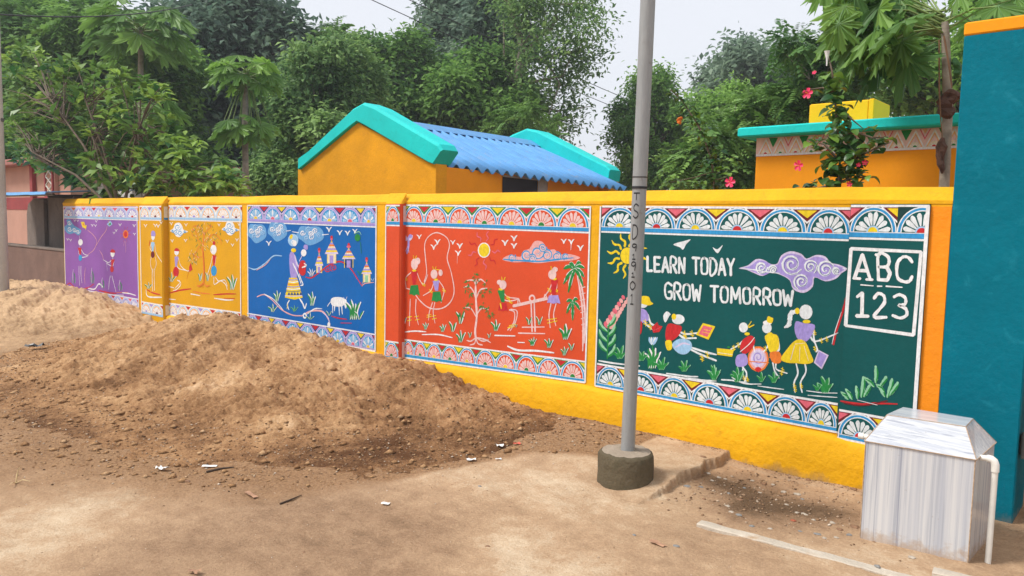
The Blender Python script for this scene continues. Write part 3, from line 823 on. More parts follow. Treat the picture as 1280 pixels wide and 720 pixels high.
f.f('yellow', [(214, 368), (252, 368), (278, 462), (240, 472), (194, 462)], False)
for i, c in enumerate(('violet', 'white', 'orange', 'violet', 'white', 'navy', 'yellow', 'lav')):
    y = 376 + i * 11; w = 20 + i * 2.9; x = 233 + i * .3; f.s(c, 5 if c != 'navy' else 3, [(x - w, y), (x, y + 3), (x + w, y - 1)], (1, 1), k=3)
for i in range(5): f.f('navy', [(206 + i * 14, 450), (213 + i * 14, 434), (220 + i * 14, 450)], False)
f.e('sky', 233, 190, 25, 30); f.spiral('white', 5, 235, 198, 14, 1.2); f.f('yellow', [(215, 180), (222, 163), (232, 168), (226, 185)]); f.e('yellow', 235, 238, 12, 10); f.e('white', 240, 205, 10, 14)
f.f('red', [(268, 290), (290, 292), (292, 345), (275, 358), (258, 335)]); f.e('white', 283, 250, 13, 17); f.f('violet', [(283, 228), (286, 212), (302, 215), (300, 236)]); f.s('lav', 8, [(262, 290), (275, 265)]); f.s('white', 7, [(285, 300), (296, 310), (275, 320)]); f.s('white', 7, [(262, 350), (272, 380), (280, 400), (268, 405)])
f.done('painted_woman', p3, 'woman in a striped skirt carrying a child in red')
f = Fig(A)
f.s('red', 7, [(292, 365), (320, 368), (360, 340), (410, 305), (460, 292), (505, 325), (535, 370), (560, 408)]); f.s('rose', 4, [(560, 405), (575, 395), (615, 390)]); f.spiral('red', 5, 395, 325, 17, 1.6); f.spiral('red', 5, 425, 322, 17, 1.6, 2); f.s('rose', 4, [(560, 408), (560, 388)])
f.s('rose', 6, [(62, 458), (95, 448), (130, 470), (180, 520), (230, 545), (275, 548)]); f.s('white', 5, [(95, 445), (140, 470), (185, 520)]); f.s('rose', 7, [(270, 550), (320, 525), (375, 530), (405, 575)]); f.s('white', 5, [(300, 540), (335, 515), (370, 515)]); f.s('lav', 5, [(370, 530), (400, 560), (402, 600)]); f.e('white', 288, 548, 10, 14); f.e('bg_blue', 288, 548, 4, 6); f.e('white', 402, 590, 7, 12)
f.s('sky', 6, [(22, 320), (55, 328), (100, 300), (140, 265), (180, 265)]); f.s('rose', 4, [(60, 332), (100, 308), (125, 280)]); f.s('red', 6, [(415, 550), (450, 560), (488, 565)]); f.s('red', 5, [(458, 582), (510, 583)])
f.done('painted_hills', p3)
for cx, top, base, w, hh in ((356, 228, 345, 17, 34), (415, 170, 300, 28, 44), (496, 205, 320, 28, 40), (581, 272, 390, 22, 40)):
    f = Fig(A)
    f.f('cream' if cx != 496 else 'navy', [(cx - w * .75, base - hh), (cx + w * .75, base - hh), (cx + w * .75, base), (cx - w * .75, base)], False); f.f('violet' if cx != 581 else 'mint', [(cx - w * .35, base - hh * .85), (cx + w * .3, base - hh * .85), (cx + w * .3, base), (cx - w * .35, base)], False)
    for sx in (-.72, .72): f.s('yellow', 5, [(cx + sx * w, base - hh), (cx + sx * w, base)], (1, 1), False)
    rt = top + 22; rb = base - hh
    for i in range(7):
        u0 = i / 7; u1 = (i + 1) / 7; f.f(('yellow', 'violet', 'orange', 'cream', 'violet', 'yellow', 'lav')[i], [(cx - w * 1.15 * u0 - 1, rt + (rb - rt) * u0), (cx + w * 1.15 * u0 + 1, rt + (rb - rt) * u0), (cx + w * 1.15 * u1, rt + (rb - rt) * u1), (cx - w * 1.15 * u1, rt + (rb - rt) * u1)], False)
    f.e('red', cx, top + 8, 6, 10); f.e('pink', cx, top + 16, 10 if cx == 496 else 5, 6)
    f.done('painted_hut', p3)
f = Fig(A)
f.f('white', [(412, 470), (430, 460), (465, 462), (478, 478), (470, 500), (450, 505), (425, 502), (413, 492)]); f.f('white', [(468, 472), (482, 470), (488, 490), (482, 515), (474, 495)])
for pts in ([(420, 495), (420, 535)], [(430, 500), (428, 525)], [(450, 500), (452, 545)], [(462, 495), (466, 540)]): f.s('white', 8, pts, (1, .6), False)
f.s('white', 4, [(412, 480), (400, 495), (395, 505)]); f.s('white', 4, [(475, 470), (472, 460)]); f.s('white', 4, [(484, 470), (488, 458)]); f.done('painted_goat', p3)
f = Fig(A)
f.leafs(322, 500, 60, 3, spread=.45); f.leafs(155, 480, 50, 3, spread=.5); f.leafs(135, 530, 45, 3); f.leafs(238, 528, 32, 3, edge='mint'); f.leafs(312, 565, 35, 3, spread=1.2); f.leafs(518, 565, 90, 4, spread=.45); f.leafs(545, 565, 50, 2); f.leafs(402, 548, 32, 2); f.leafs(320, 362, 42, 4, col='white', edge=None, spread=.7, w=.12); f.leafs(550, 358, 30, 2, edge=None)
f.e('green', 538, 178, 14, 18); f.s('mint', 4, [(522, 160), (545, 150), (556, 165)]); f.s('green', 6, [(552, 200), (556, 252)]); f.leafs(610, 385, 22, 2, col='sky', edge=None)
f.done('painted_plants', p3)

# ---- panel 4: orange red, skipping rope and see-saw (starts on a pilaster)
q_l, q_r = float(pY(480.5, 350, -PT)[0]), float(pY(501.0, 350, -PT)[0])
pilaster(q_l, q_r, PT, 1.73, 'bg_red')
X1 = 1.69
p4 = MB(); panel_sheet(p4, q_r - 0.005, X1, 0.24, 0.335, 1.70, 0, 'bg_red'); panel_sheet(p4, q_l + 0.021, q_r - 0.02, 0.215, 0.225, 1.715, PT, 'bg_red')
p4 = p4.build('mural_panel', wall); p4['label'] = 'orange red mural of girls skipping and a see-saw'
border(p4, [q_l + 0.02, q_r - 0.02], 1.55, 1.55, 0.15, PT, ST4, True)
border(p4, xs_of([505, 530, 560, 590, 622, 658, 696.5, 737], 270), 1.55, 1.535, 0.155, 0, ST4, True, off=1)
border(p4, [q_l + 0.02, q_r - 0.02], 0.25, 0.255, 0.14, PT, ST4, False)
border(p4, xs_of([503.5, 517, 533, 552, 573, 594.5, 619, 645, 672, 701, 732], 455), 0.285, 0.36, 0.135, 0, ST4, False, off=1)
edge(p4, q_l + 0.021, q_r - 0.02, 0.22, 1.70, PT, 0.013, 'L'); edge(p4, q_r, X1, 0.25, 1.70, 0, 0.014, 'RB', zr=0.335)
for z0_, z1_, c in ((1.55, 1.70, 'palepink'), (1.52, 1.548, 'blue'), (0.25, 0.39, 'palepink'), (0.392, 0.40, 'white')): b = MB(); b.add([(q_r + 0.002, -PT + 0.021, z0_), (q_r + 0.002, -0.004, z0_), (q_r + 0.002, -0.004, z1_), (q_r + 0.002, -PT + 0.021, z1_)], [(0, 1, 2, 3)], c); b.build('painted_border', p4)
A = (475, 250, 3.43)
f = Fig(A)
f.s('violet', 13, [(122, 160), (122, 195), (115, 230)], (1, .5)); f.f('lav', [(118, 165), (98, 135), (95, 155), (110, 175)]); f.f('lav', [(125, 165), (140, 150), (138, 165), (128, 175)]); f.e('violet', 130, 155, 8, 8); f.s('white', 3, [(70, 165), (85, 170)]); f.s('white', 3, [(75, 185), (88, 178)]); f.s('lav', 5, [(118, 200), (108, 225)]); f.s('lav', 5, [(122, 200), (124, 225)])
f.done('painted_bird', p4, 'violet bird flying over the skipping girls')
f = Fig(A)
for q in ((168, 158, 11), (246, 180, 13), (230, 202, 13), (312, 182, 11), (342, 197, 13), (335, 228, 13)): f.bird(*q)
f.s('palepink', 3, [(332, 235), (331, 272)])
f.c = (600, 250, 3.131)
for q in ((98, 168, 13), (133, 150, 13), (133, 180, 12), (328, 162, 11), (357, 164, 12), (393, 188, 13)): f.bird(*q)
f.s('white', 4, [(357, 172), (356, 195)]); f.done('painted_birds', p4)
f = Fig(A)
f.s('palepink', 5, [(112, 378), (140, 390), (170, 430), (210, 462), (260, 466), (300, 440), (318, 390), (305, 310), (288, 250), (298, 195), (285, 160), (245, 140), (210, 155), (192, 190), (195, 250), (200, 310), (190, 350)], (1, 1)); f.done('painted_rope', p4)
def girl4(f, hd, neck, waist, top, skirt, arms, legs, hr=(16, 19), crown='yellow', tw=14, sk=26, skh=48):
    for l in legs:
        f.s('palepink', 5, l, (1, .8), k=4); e = l[-2]; g = l[-1]
        for q in (.35, .6): 
            x = e[0] * (1 - q) + g[0] * q; y = e[1] * (1 - q) + g[1] * q; f.s('yellow', 5, [(x - 9, y + 2), (x + 9, y - 2)], sm=False)
    for a in arms:
        f.s('palepink', 4.5, a, (1, .8), k=4); e = a[-2]; f.s('yellow', 5, [(e[0] - 7, e[1] - 5), (e[0] + 7, e[1] + 5)], sm=False); f.s('yellow', 5, [(e[0] - 7, e[1] + 3), (e[0] + 6, e[1] + 10)], sm=False)
    f.f(top, [(neck[0] - tw, neck[1] + 2), (neck[0] + tw, neck[1]), (waist[0] + tw * .45, waist[1]), (waist[0] - tw * .45, waist[1])], False)
    f.f(skirt, [(waist[0] - sk * .6, waist[1] + 4), (waist[0] + sk * .6, waist[1] + 2), (waist[0] + sk * .9, waist[1] + skh), (waist[0] + sk * .4, waist[1] + skh * .88), (waist[0], waist[1] + skh), (waist[0] - sk * .5, waist[1] + skh * .88), (waist[0] - sk * .85, waist[1] + skh * .9)], False)
    f.e('yellow', neck[0], neck[1] - 3, 9, 5); f.e('palepink', hd[0], hd[1], *hr)
    if crown:
        f.s(crown, 6, [(hd[0] - 3, hd[1] - hr[1]), (hd[0] - 5, hd[1] - hr[1] - 13)], sm=False); f.s(crown, 6, [(hd[0] + 4, hd[1] - hr[1]), (hd[0] + 9, hd[1] - hr[1] - 12)], sm=False)
f = Fig(A)
girl4(f, (148, 275), (147, 305), (147, 362), 'red', 'green', [[(136, 308), (110, 335), (112, 375)], [(158, 308), (172, 345), (188, 360), (205, 320)]], [[(130, 425), (128, 480), (126, 540)], [(155, 425), (153, 480), (165, 535)]], hr=(15, 24)); f.e('palepink', 162, 262, 11, 15)
f.done('painted_girl', p4, 'girl in a green skirt turning the skipping rope')
f = Fig(A)
girl4(f, (232, 318), (240, 345), (243, 390), 'violet', 'green', [[(232, 350), (218, 388), (185, 410)], [(252, 345), (275, 385), (262, 440)]], [[(225, 440), (212, 480), (208, 515)], [(235, 440), (228, 480), (236, 528)]], hr=(15, 20)); f.e('palepink', 260, 312, 9, 14); f.s('yellow', 5, [(240, 298), (256, 300)], sm=False)
f.done('painted_girl', p4, 'girl in a violet top jumping over the rope')
f = Fig(A); f.e('white', 446, 215, 27, 33); f.e('yellow', 446, 215, 23, 29)
for i in range(9):
    w = 2 * math.pi * i / 9 - 1.3; u, v = math.cos(w), math.sin(w); f.s('red' if i % 2 else 'pink', 6, [(446 + u * 35, 215 + v * 40), (446 + u * 47 - v * 6, 215 + v * 55 + u * 6), (446 + u * 58 + v * 5, 215 + v * 68 - u * 5), (446 + u * 70, 215 + v * 84)])
f.done('painted_sun', p4)
f = Fig(A)
f.s('palepink', 11, [(412, 600), (408, 560), (415, 500), (412, 440), (410, 380), (412, 340)], (1, .5))
for pts in ([(412, 430), (400, 390), (380, 370), (360, 375)], [(414, 420), (430, 385), (460, 378)], [(412, 500), (390, 465), (365, 460)], [(416, 490), (435, 465), (465, 470)], [(412, 370), (400, 345), (370, 345)], [(413, 360), (430, 340), (452, 355)]): f.s('palepink', 6, pts)
for pts in ([(412, 590), (390, 605), (372, 602)], [(412, 590), (405, 615), (385, 622)], [(412, 590), (420, 615), (440, 622)], [(412, 590), (440, 605), (465, 600)], [(412, 590), (450, 598), (475, 612)]): f.s('palepink', 6, pts)
for cx, cy in ((375, 355), (455, 355), (370, 380), (465, 385), (365, 470), (385, 450), (465, 470), (440, 450), (410, 325), (385, 400), (440, 400), (350, 490), (475, 490), (415, 345)):
    for i in range(6): a = rnd.random() * 6.3; f.s('green', 6, [(cx + 6 * math.cos(a), cy + 6 * math.sin(a)), (cx + 17 * math.cos(a), cy + 17 * math.sin(a) + 4)], (.8, .4), False)
f.done('painted_tree', p4, 'pink trunked tree with small green leaves')
f = Fig((600, 250, 3.131))
f.s('palepink', 11, [(130, 415), (262, 385)], (1, 1), False); f.s('palepink', 7, [(200, 395), (204, 515)], (1, 1), False); f.s('palepink', 7, [(212, 395), (216, 515)], (1, 1), False); f.s('palepink', 7, [(165, 498), (252, 497)], sm=False); f.s('palepink', 8, [(150, 521), (254, 523)], sm=False); f.e('palepink', 204, 385, 13, 15); f.e('bg_red', 204, 385, 7, 8)
f.s('palepink', 5, [(148, 415), (150, 385), (158, 405)]); f.s('palepink', 5, [(250, 395), (255, 370), (265, 390)]); f.done('painted_seesaw', p4)
f = Fig((600, 250, 3.131))
girl4(f, (90, 332), (82, 352), (90, 400), 'green', 'red', [[(90, 360), (110, 380), (148, 385)], [(80, 365), (95, 390), (120, 395), (150, 388)]], [[(115, 430), (135, 440), (132, 480), (108, 510)], [(120, 428), (145, 435), (140, 475), (118, 512)]], hr=(14, 18), sk=22, skh=36); f.e('palepink', 76, 322, 10, 10); f.s('yellow', 9, [(80, 405), (84, 425)], sm=False)
f.done('painted_girl', p4, 'girl in green seated on the low end of the see-saw')
f = Fig((600, 250, 3.131))
girl4(f, (283, 292), (292, 312), (288, 370), 'red', 'violet', [[(285, 315), (272, 350), (252, 378)], [(302, 315), (298, 350), (268, 382)]], [[(278, 405), (270, 450), (275, 500)], [(298, 405), (288, 450), (297, 492)]], hr=(16, 19), sk=30, skh=36); f.e('palepink', 294, 272, 11, 10)
f.done('painted_girl', p4, 'girl in a violet skirt standing at the raised end')
f = Fig((600, 250, 3.131))
cl4 = [(92, 232), (120, 215), (160, 222), (172, 200), (195, 192), (215, 165), (245, 168), (265, 195), (290, 195), (310, 212), (350, 212), (388, 225), (350, 236), (290, 238), (230, 245), (180, 240), (140, 242)]
f.f('rose', [(x + (x - 235) * .03, y + (y - 212) * .08) for x, y in cl4]);  
for x, y, r in ((125, 225, 13), (182, 215, 20), (225, 205, 25), (262, 215, 18), (205, 228, 14), (245, 185, 14), (300, 220, 15), (335, 222, 10)): f.spiral('blue', 8, x, y, r * 1.2, 1.6, x); f.spiral('palepink', 4, x + 1, y + 1, r * .95, 1.6, x + .5)
f.s('blue', 6, [(92, 232), (140, 236), (230, 240), (300, 233), (365, 226)]); f.done('painted_cloud', p4)
f = Fig((600, 250, 3.131))
for x0_, pts in ((0, [(402, 590), (404, 500), (398, 400), (380, 290)]), (1, [(408, 560), (412, 470), (405, 380), (388, 300)])): f.s('palepink', 8, pts)
for i in range(9): f.s('palepink', 5, [(388 + i * 1.6, 345 + i * 24), (412, 340 + i * 24)], sm=False)
for ang, L_ in ((-2.9, 62), (-2.3, 45), (-.9, 50), (-.35, 52), (.35, 50), (.9, 70), (2.5, 75), (2.0, 85)):
    tx, ty = 372 + L_ * math.cos(ang) * .75, 272 + L_ * math.sin(ang) + 12; f.s('white', 15, [(372, 272), ((372 + tx) / 2, (272 + ty) / 2 - 12), (tx, ty)], (.5, .3)); f.s('green', 14, [(372, 272), ((372 + tx) / 2, (272 + ty) / 2 - 10), (tx, ty)], (.5, .3))
for ang, L_ in ((-2.9, 34), (-.6, 30), (.6, 45), (2.3, 50), (1.6, 65)):
    tx, ty = 364 + L_ * math.cos(ang) * .75, 400 + L_ * math.sin(ang) + 6; f.s('white', 13, [(364, 400), ((364 + tx) / 2, (400 + ty) / 2 - 8), (tx, ty)], (.5, .3)); f.s('green', 12, [(364, 400), ((364 + tx) / 2, (400 + ty) / 2 - 7), (tx, ty)], (.5, .3))
f.done('painted_palm', p4)
f = Fig(A)
for w, pts in ((6, [(105, 566), (150, 562), (198, 565)]), (6, [(180, 577), (250, 577), (310, 590)]), (5, [(30, 547), (58, 548)])): f.S('white', w, pts)
for x, y, h, n in ((98, 545, 45, 2), (195, 555, 32, 3), (268, 565, 38, 3), (312, 565, 55, 2), (345, 530, 60, 2), (345, 610, 50, 3), (385, 590, 28, 2)): f.leafs(x, y, h, n, spread=.6)
f.c = (600, 250, 3.131)
for w, pts in ((7, [(58, 530), (138, 532)]), (8, [(108, 572), (150, 588), (220, 590), (290, 598)]), (6, [(148, 557), (175, 558)])): f.S('white', w, pts)
for x, y, h, n in ((62, 512, 45, 3), (35, 540, 22, 2), (192, 488, 38, 2), (232, 488, 36, 2), (205, 570, 34, 4), (270, 578, 42, 3), (335, 545, 65, 3), (330, 608, 35, 3), (358, 588, 32, 2), (142, 498, 14, 2)): f.leafs(x, y, h, n, spread=.65)
f.done('painted_plants', p4)

# ---- panel 5: dark green, school children and lettering
X0, X1 = 1.785, 4.03; XA = float(pY(1055, 400, -0.02)[0]); TA = 0.018
pb = MB(); pb.box((XA, -TA, 0.3), (4.0335, -0.0005, 1.712), 'bg_green'); pb.build('pilaster', wall)
p5 = MB(); panel_sheet(p5, X0, XA - 0.001, 0.322, 0.315, 1.695, 0, 'bg_green'); panel_sheet(p5, XA + 0.002, X1, 0.285, 0.28, 1.712, TA, 'bg_green')
p5 = p5.build('mural_panel', wall); p5['label'] = 'dark green mural with lettering and reading children'
xt = xs_of([752, 798, 845, 895, 950, 1009, 1064], 275)
border(p5, xt, 1.545, 1.535, 0.15, 0, ST5, True)
xa = [XA + 0.003] + xs_of([1122, 1186], 270, TA)
border(p5, xa, 1.548, 1.548, 0.152, TA, ST5, True, clip=X1)
border(p5, xs_of([745, 780, 822, 864, 911, 960, 1009, 1047.5], 500), 0.35, 0.345, 0.145, 0, ST5, False)
xb = [XA + 0.003] + xs_of([1103, 1160], 530, TA)
border(p5, xb, 0.315, 0.31, 0.145, TA, ST5, False, clip=X1, off=1)
edge(p5, X0, XA, 0.325, 1.70, 0, 0.012, 'LB', zr=0.318); edge(p5, XA, X1 - 0.006, 0.285, 1.705, TA, 0.02, 'RB', zr=0.28)
A = (735, 235, 2.4)
# lettering, brushed in block strokes
GL = {'L': [[(.1, 0), (.08, 1), (.9, .97)]], 'E': [[(.9, .02), (.1, 0), (.1, 1), (.92, .98)], [(.1, .5), (.75, .5)]], 'A': [[(.02, 1), (.48, 0), (.98, 1)], [(.2, .66), (.8, .66)]],
      'R': [[(.1, 1), (.1, 0), (.75, .03), (.9, .25), (.72, .5), (.12, .52)], [(.45, .52), (.95, 1)]], 'N': [[(.08, 1), (.1, 0), (.88, 1), (.92, 0)]], 'T': [[(0, .02), (1, .02)], [(.5, .02), (.5, 1)]],
      'O': [[(.5, 0), (.12, .1), (.05, .5), (.14, .9), (.5, 1), (.86, .9), (.95, .5), (.88, .1), (.5, 0)]], 'D': [[(.1, 0), (.1, 1), (.6, .97), (.92, .7), (.92, .3), (.6, .02), (.05, 0)]],
      'Y': [[(.02, 0), (.5, .5), (.98, 0)], [(.5, .5), (.5, 1)]], 'G': [[(.92, .14), (.5, 0), (.1, .16), (.05, .55), (.2, .92), (.6, 1), (.93, .88), (.93, .56), (.58, .56)]], 'W': [[(0, 0), (.22, 1), (.5, .3), (.78, 1), (1, 0)]],
      'M': [[(.03, 1), (.12, 0), (.5, .75), (.88, 0), (.97, 1)]], 'B': [[(.1, 1), (.1, 0), (.68, .03), (.82, .24), (.66, .47), (.12, .49)], [(.66, .47), (.93, .72), (.74, .97), (.06, 1)]],
      'C': [[(.93, .2), (.75, .03), (.4, 0), (.1, .22), (.04, .55), (.15, .88), (.5, 1), (.82, .94), (.96, .76)]], '1': [[(.15, .16), (.52, 0), (.52, 1)], [(.1, 1), (.95, 1)]], '2': [[(.08, .2), (.4, 0), (.82, .08), (.88, .35), (.5, .65), (.06, .98), (.97, .98)]],
      '3': [[(.1, .1), (.5, 0), (.88, .14), (.82, .38), (.42, .47), (.88, .58), (.94, .84), (.5, 1), (.05, .9)]], 'S': [[(.9, .12), (.5, 0), (.12, .18), (.2, .42), (.75, .58), (.9, .82), (.5, 1), (.08, .86)]],
      '9': [[(.85, .3), (.5, .5), (.12, .3), (.4, 0), (.8, .08), (.86, .35), (.75, 1)]], '0': [[(.5, 0), (.1, .3), (.1, .7), (.5, 1), (.9, .7), (.9, .3), (.5, 0)]]}
def text(f, word, x0, x1, y0, y1, y2, y3, w, col='ash', gaps=None, serif=False):
    """y0,y1: top at left and right end; y2,y3: foot at left and right end"""
    n = len(word); adv = (x1 - x0) / n
    wd = {'M': 1.22, 'W': 1.15, 'L': .86, 'T': .95, 'I': .5, '1': .7}
    tot = sum(wd.get(c, 1) for c in word); x = x0
    for c in word:
        cw = (x1 - x0) * wd.get(c, 1) / tot
        a, b_ = x + cw * 0.09, x + cw * 0.88
        mapp = lambda u, v: ((a + (b_ - a) * u), (y0 + (y1 - y0) * ((a + (b_ - a) * u) - x0) / (x1 - x0)) * (1 - v) + (y2 + (y3 - y2) * ((a + (b_ - a) * u) - x0) / (x1 - x0)) * v)
        keep = f.b; f.b = MB()
        for stv in GL[c]:
            curved = c in 'OCGSRBD239' and len(stv) > 4
            pts = [mapp(u + rnd.uniform(-.03, .03), v + rnd.uniform(-.015, .015)) for u, v in stv]
            for q_ in (pts if not curved else (pts[0], pts[-1])): f.e(col, q_[0], q_[1], w * .46, w * .5, n=9)
            if curved: f.s(col, w, pts, (1, 1), True, 4)
            else:
                for i in range(len(pts) - 1): f.s(col, w, [pts[i], pts[i + 1]], (1.1, 1.1), False)
        f.extra.append(('painted_letter', f.b)); f.b = keep
        x += cw
f = Fig(A); text(f, 'LEARN', 175, 294, 206, 210, 249, 255, 7.2); text(f, 'TODAY', 312, 442, 209, 214, 257, 262, 7.2); f.done('painted_lettering', p5, 'white lettering LEARN TODAY')
f = Fig(A); text(f, 'GROW', 228, 342, 284, 293, 331, 339, 7.2); text(f, 'TOMORROW', 366, 618, 293, 309, 341, 354, 7.2); f.done('painted_lettering', p5, 'white lettering GROW TOMORROW')
AE = (960, 235, 2.2156)
f = Fig(AE, TA)
text(f, 'A', 234, 290, 184, 186, 250, 252, 8.6, 'white'); text(f, 'B', 298, 348, 184, 186, 254, 258, 8.6, 'white'); text(f, 'C', 350, 408, 189, 192, 258, 262, 8.6, 'white')
text(f, '1', 238, 284, 290, 291, 353, 356, 8.6, 'white'); text(f, '2', 286, 334, 292, 294, 358, 360, 8.6, 'white'); text(f, '3', 340, 393, 294, 297, 359, 363, 8.6, 'white')
for a in ([(236, 250), (256, 251)], [(272, 253), (290, 254)], [(298, 185), (312, 184)]): f.S('white', 7, a, 'painted_serif', taper=(1, 1), sm=False)
for a in ([(257, 268), (292, 271)], [(303, 272), (316, 272)], [(327, 272), (372, 275)]): f.S('white', 5, a, 'painted_dash', taper=(.8, .6), sm=False)
f.done('painted_dash', p5)
f = Fig(AE, TA); C4 = [(230, 168), (424, 177), (403, 407), (215, 381)]
for i in range(4): f.s('white', 7.5, [C4[i], C4[(i + 1) % 4]], (1.2, 1.2), False)
f.done('painted_frame', p5, 'white frame round ABC 123')
f = Fig(A)
f.e('yellow', 118, 203, 21, 25)
for i in range(12):
    w = 2 * math.pi * i / 12 + .2; u, v = math.cos(w), math.sin(w); f.s('yellow', 7, [(118 + u * 25, 203 + v * 29), (118 + u * 36 - v * 5, 203 + v * 42 + u * 5), (118 + u * 48 + v * 4, 203 + v * 56 - u * 4), (118 + u * 62, 203 + v * 70)], (1.1, .3))
f.done('painted_sun', p5)
f = Fig(A)
f.f('ash', [(256, 170), (272, 163), (285, 160), (308, 154), (295, 168), (285, 185), (276, 178)]); f.done('painted_bird', p5); f = Fig(A); f.f('ash', [(374, 178), (388, 184), (404, 171), (398, 184), (388, 196)])
f.done('painted_birds', p5)
AC = (880, 280, 3.0)
f = Fig(AC)
oc = [(130, 166), (165, 155), (195, 132), (225, 135), (250, 150), (275, 148), (290, 118), (325, 102), (365, 112), (385, 130), (420, 116), (455, 122), (475, 145), (505, 152), (537, 168), (515, 185), (495, 205), (455, 215), (415, 200), (408, 235), (375, 258), (335, 245), (322, 212), (290, 192), (250, 182), (220, 195), (190, 185), (160, 172)]
f.f('lav', oc); f.f('violet', [(330 + (x - 330) * .95, 175 + (y - 175) * .88) for x, y in oc])
for x, y, r, a, sg in ((215, 163, 24, 0, 1), (328, 150, 42, 0.5, 1), (398, 160, 28, 1, -1), (365, 215, 30, 2, 1), (455, 170, 34, 0, -1), (258, 170, 16, 3, 1), (495, 175, 14, 1, 1)):
    f.spiral('ash', 7.5, x, y, r, 1.9, a, sg); f.spiral('navy', 2.0, x + 3, y + 3, r * .93, 1.7, a, sg)
f.s('ash', 4, [(140, 166), (190, 172), (240, 180), (285, 185)]); f.s('ash', 4, [(520, 168), (539, 166)]); f.done('painted_cloud', p5)

def kid5(f, hd, hr, top_pts, top, limbs, bangles, extra=()):
    for pts in limbs: f.s('ash', 6, pts, (1, .8), k=4)
    f.f(top, top_pts)
    f.e('ash', hd[0], hd[1], *hr)
    for x, y in bangles: f.s('yellow', 4, [(x - 6, y - 4), (x + 6, y + 3)], sm=False); f.s('yellow', 4, [(x - 5, y + 5), (x + 6, y + 9)], sm=False); f.s('yellow', 3.5, [(x, y - 8), (x + 1, y + 13)], sm=False)
f = Fig(A)
kid5(f, (166, 346), (14, 14), [(150, 362), (175, 368), (182, 395), (160, 405), (148, 395)], 'violet', [[(158, 402), (152, 450), (150, 500)], [(175, 375), (172, 405), (195, 425)], [(180, 380), (188, 405), (205, 415)]], [(172, 402), (186, 413)])
f.f('red', [(150, 405), (162, 402), (160, 435), (148, 440)]); f.f('yellow', [(152, 342), (160, 325), (182, 326), (188, 340), (196, 347), (180, 352)]); f.f('red', [(190, 418), (208, 402), (212, 412), (224, 415), (214, 432), (196, 434)], False); f.s('pink', 2, [(196, 428), (218, 418)]); f.s('maroonp', 2, [(208, 405), (202, 430)])
f.done('painted_boy', p5, 'boy in a yellow cap holding a red book')
f = Fig(A)
kid5(f, (271, 394), (19, 15), [(240, 408), (265, 410), (282, 418), (270, 445), (240, 462), (232, 440)], 'red', [[(300, 480), (340, 500), (385, 518)], [(300, 475), (345, 490), (385, 500)], [(270, 428), (292, 438), (330, 435)], [(268, 436), (290, 450), (325, 450)]], [(290, 436), (312, 435), (292, 448), (342, 508), (358, 498)])
f.f('sky', [(252, 470), (275, 452), (305, 458), (312, 478), (295, 498), (270, 495)]); f.s('lav', 5, [(262, 478), (285, 466), (305, 470)]); f.s('sky', 4, [(265, 488), (290, 485)]); f.f('ash', [(248, 378), (236, 370), (226, 384), (232, 404), (244, 384)]); f.e('yellow', 258, 386, 7, 9); f.f('yellow', [(232, 460), (250, 458), (252, 482), (238, 486)])
f.f('yellow', [(324, 440), (345, 405), (382, 415), (362, 455)], False); f.f('pink', [(332, 438), (346, 412), (374, 419), (358, 447)], False); f.s('yellow', 2.5, [(345, 432), (362, 436)]); f.s('yellow', 2.5, [(348, 424), (366, 428)]); f.done('painted_girl', p5, 'girl lying in a blue skirt reading a pink book')
f = Fig(AC)
kid5(f, (148, 388), (17, 19), [(145, 435), (175, 418), (192, 435), (180, 468), (152, 488), (135, 468)], 'red', [[(150, 435), (128, 455), (100, 470)], [(148, 530), (145, 560), (158, 592)], [(140, 530), (160, 560), (150, 595)], [(185, 455), (190, 480)]], [(128, 452), (112, 462), (150, 575), (163, 580)])
f.s('white', 3, [(135, 480), (170, 450), (190, 425)]); f.f('violet', [(125, 492), (155, 487), (165, 515), (155, 532), (125, 535), (118, 515)]); f.s('yellow', 5, [(165, 385), (178, 365)]); f.s('yellow', 6, [(168, 388), (188, 378)]); f.e('yellow', 162, 412, 10, 6)
f.f('yellow', [(48, 465), (112, 472), (106, 498), (50, 490)], False); f.s('ash', 2.5, [(52, 482), (108, 490)]); f.e('green', 92, 462, 6, 4); f.done('painted_boy', p5, 'child in a red top with a yellow bag')
f = Fig(AC); f.e('orange', 203, 506, 40, 48); f.e('rose', 203, 506, 34, 41); f.e('lav', 203, 504, 28, 34); f.spiral('violet', 5, 203, 500, 22, 1.6, 0, 1, 22, 1.2); f.s('orange', 5, [(163, 515), (243, 520)]); f.s('orange', 5, [(203, 535), (205, 555)]); f.e('red', 203, 545, 12, 9); f.done('painted_drum', p5)
f = Fig(AC)
kid5(f, (236, 390), (18, 20), [(228, 420), (255, 412), (278, 422), (280, 468), (250, 482), (238, 455)], 'yellow', [[(270, 520), (272, 545), (312, 560)], [(258, 520), (265, 550), (282, 578)], [(245, 430), (238, 460), (222, 480)], [(278, 430), (282, 470), (262, 485)]], [(230, 465), (295, 545), (290, 556)])
f.f('orange', [(248, 482), (280, 478), (292, 500), (286, 520), (262, 522), (250, 505)]); f.s('orange', 5, [(245, 500), (262, 498), (275, 505)]); f.e('white', 238, 370, 17, 9); f.f('yellow', [(236, 366), (240, 346), (252, 350), (260, 355), (254, 372)]); f.e('yellow', 248, 412, 10, 6); f.done('painted_girl', p5, 'child in a yellow top with an orange skirt')
f = Fig(AC)
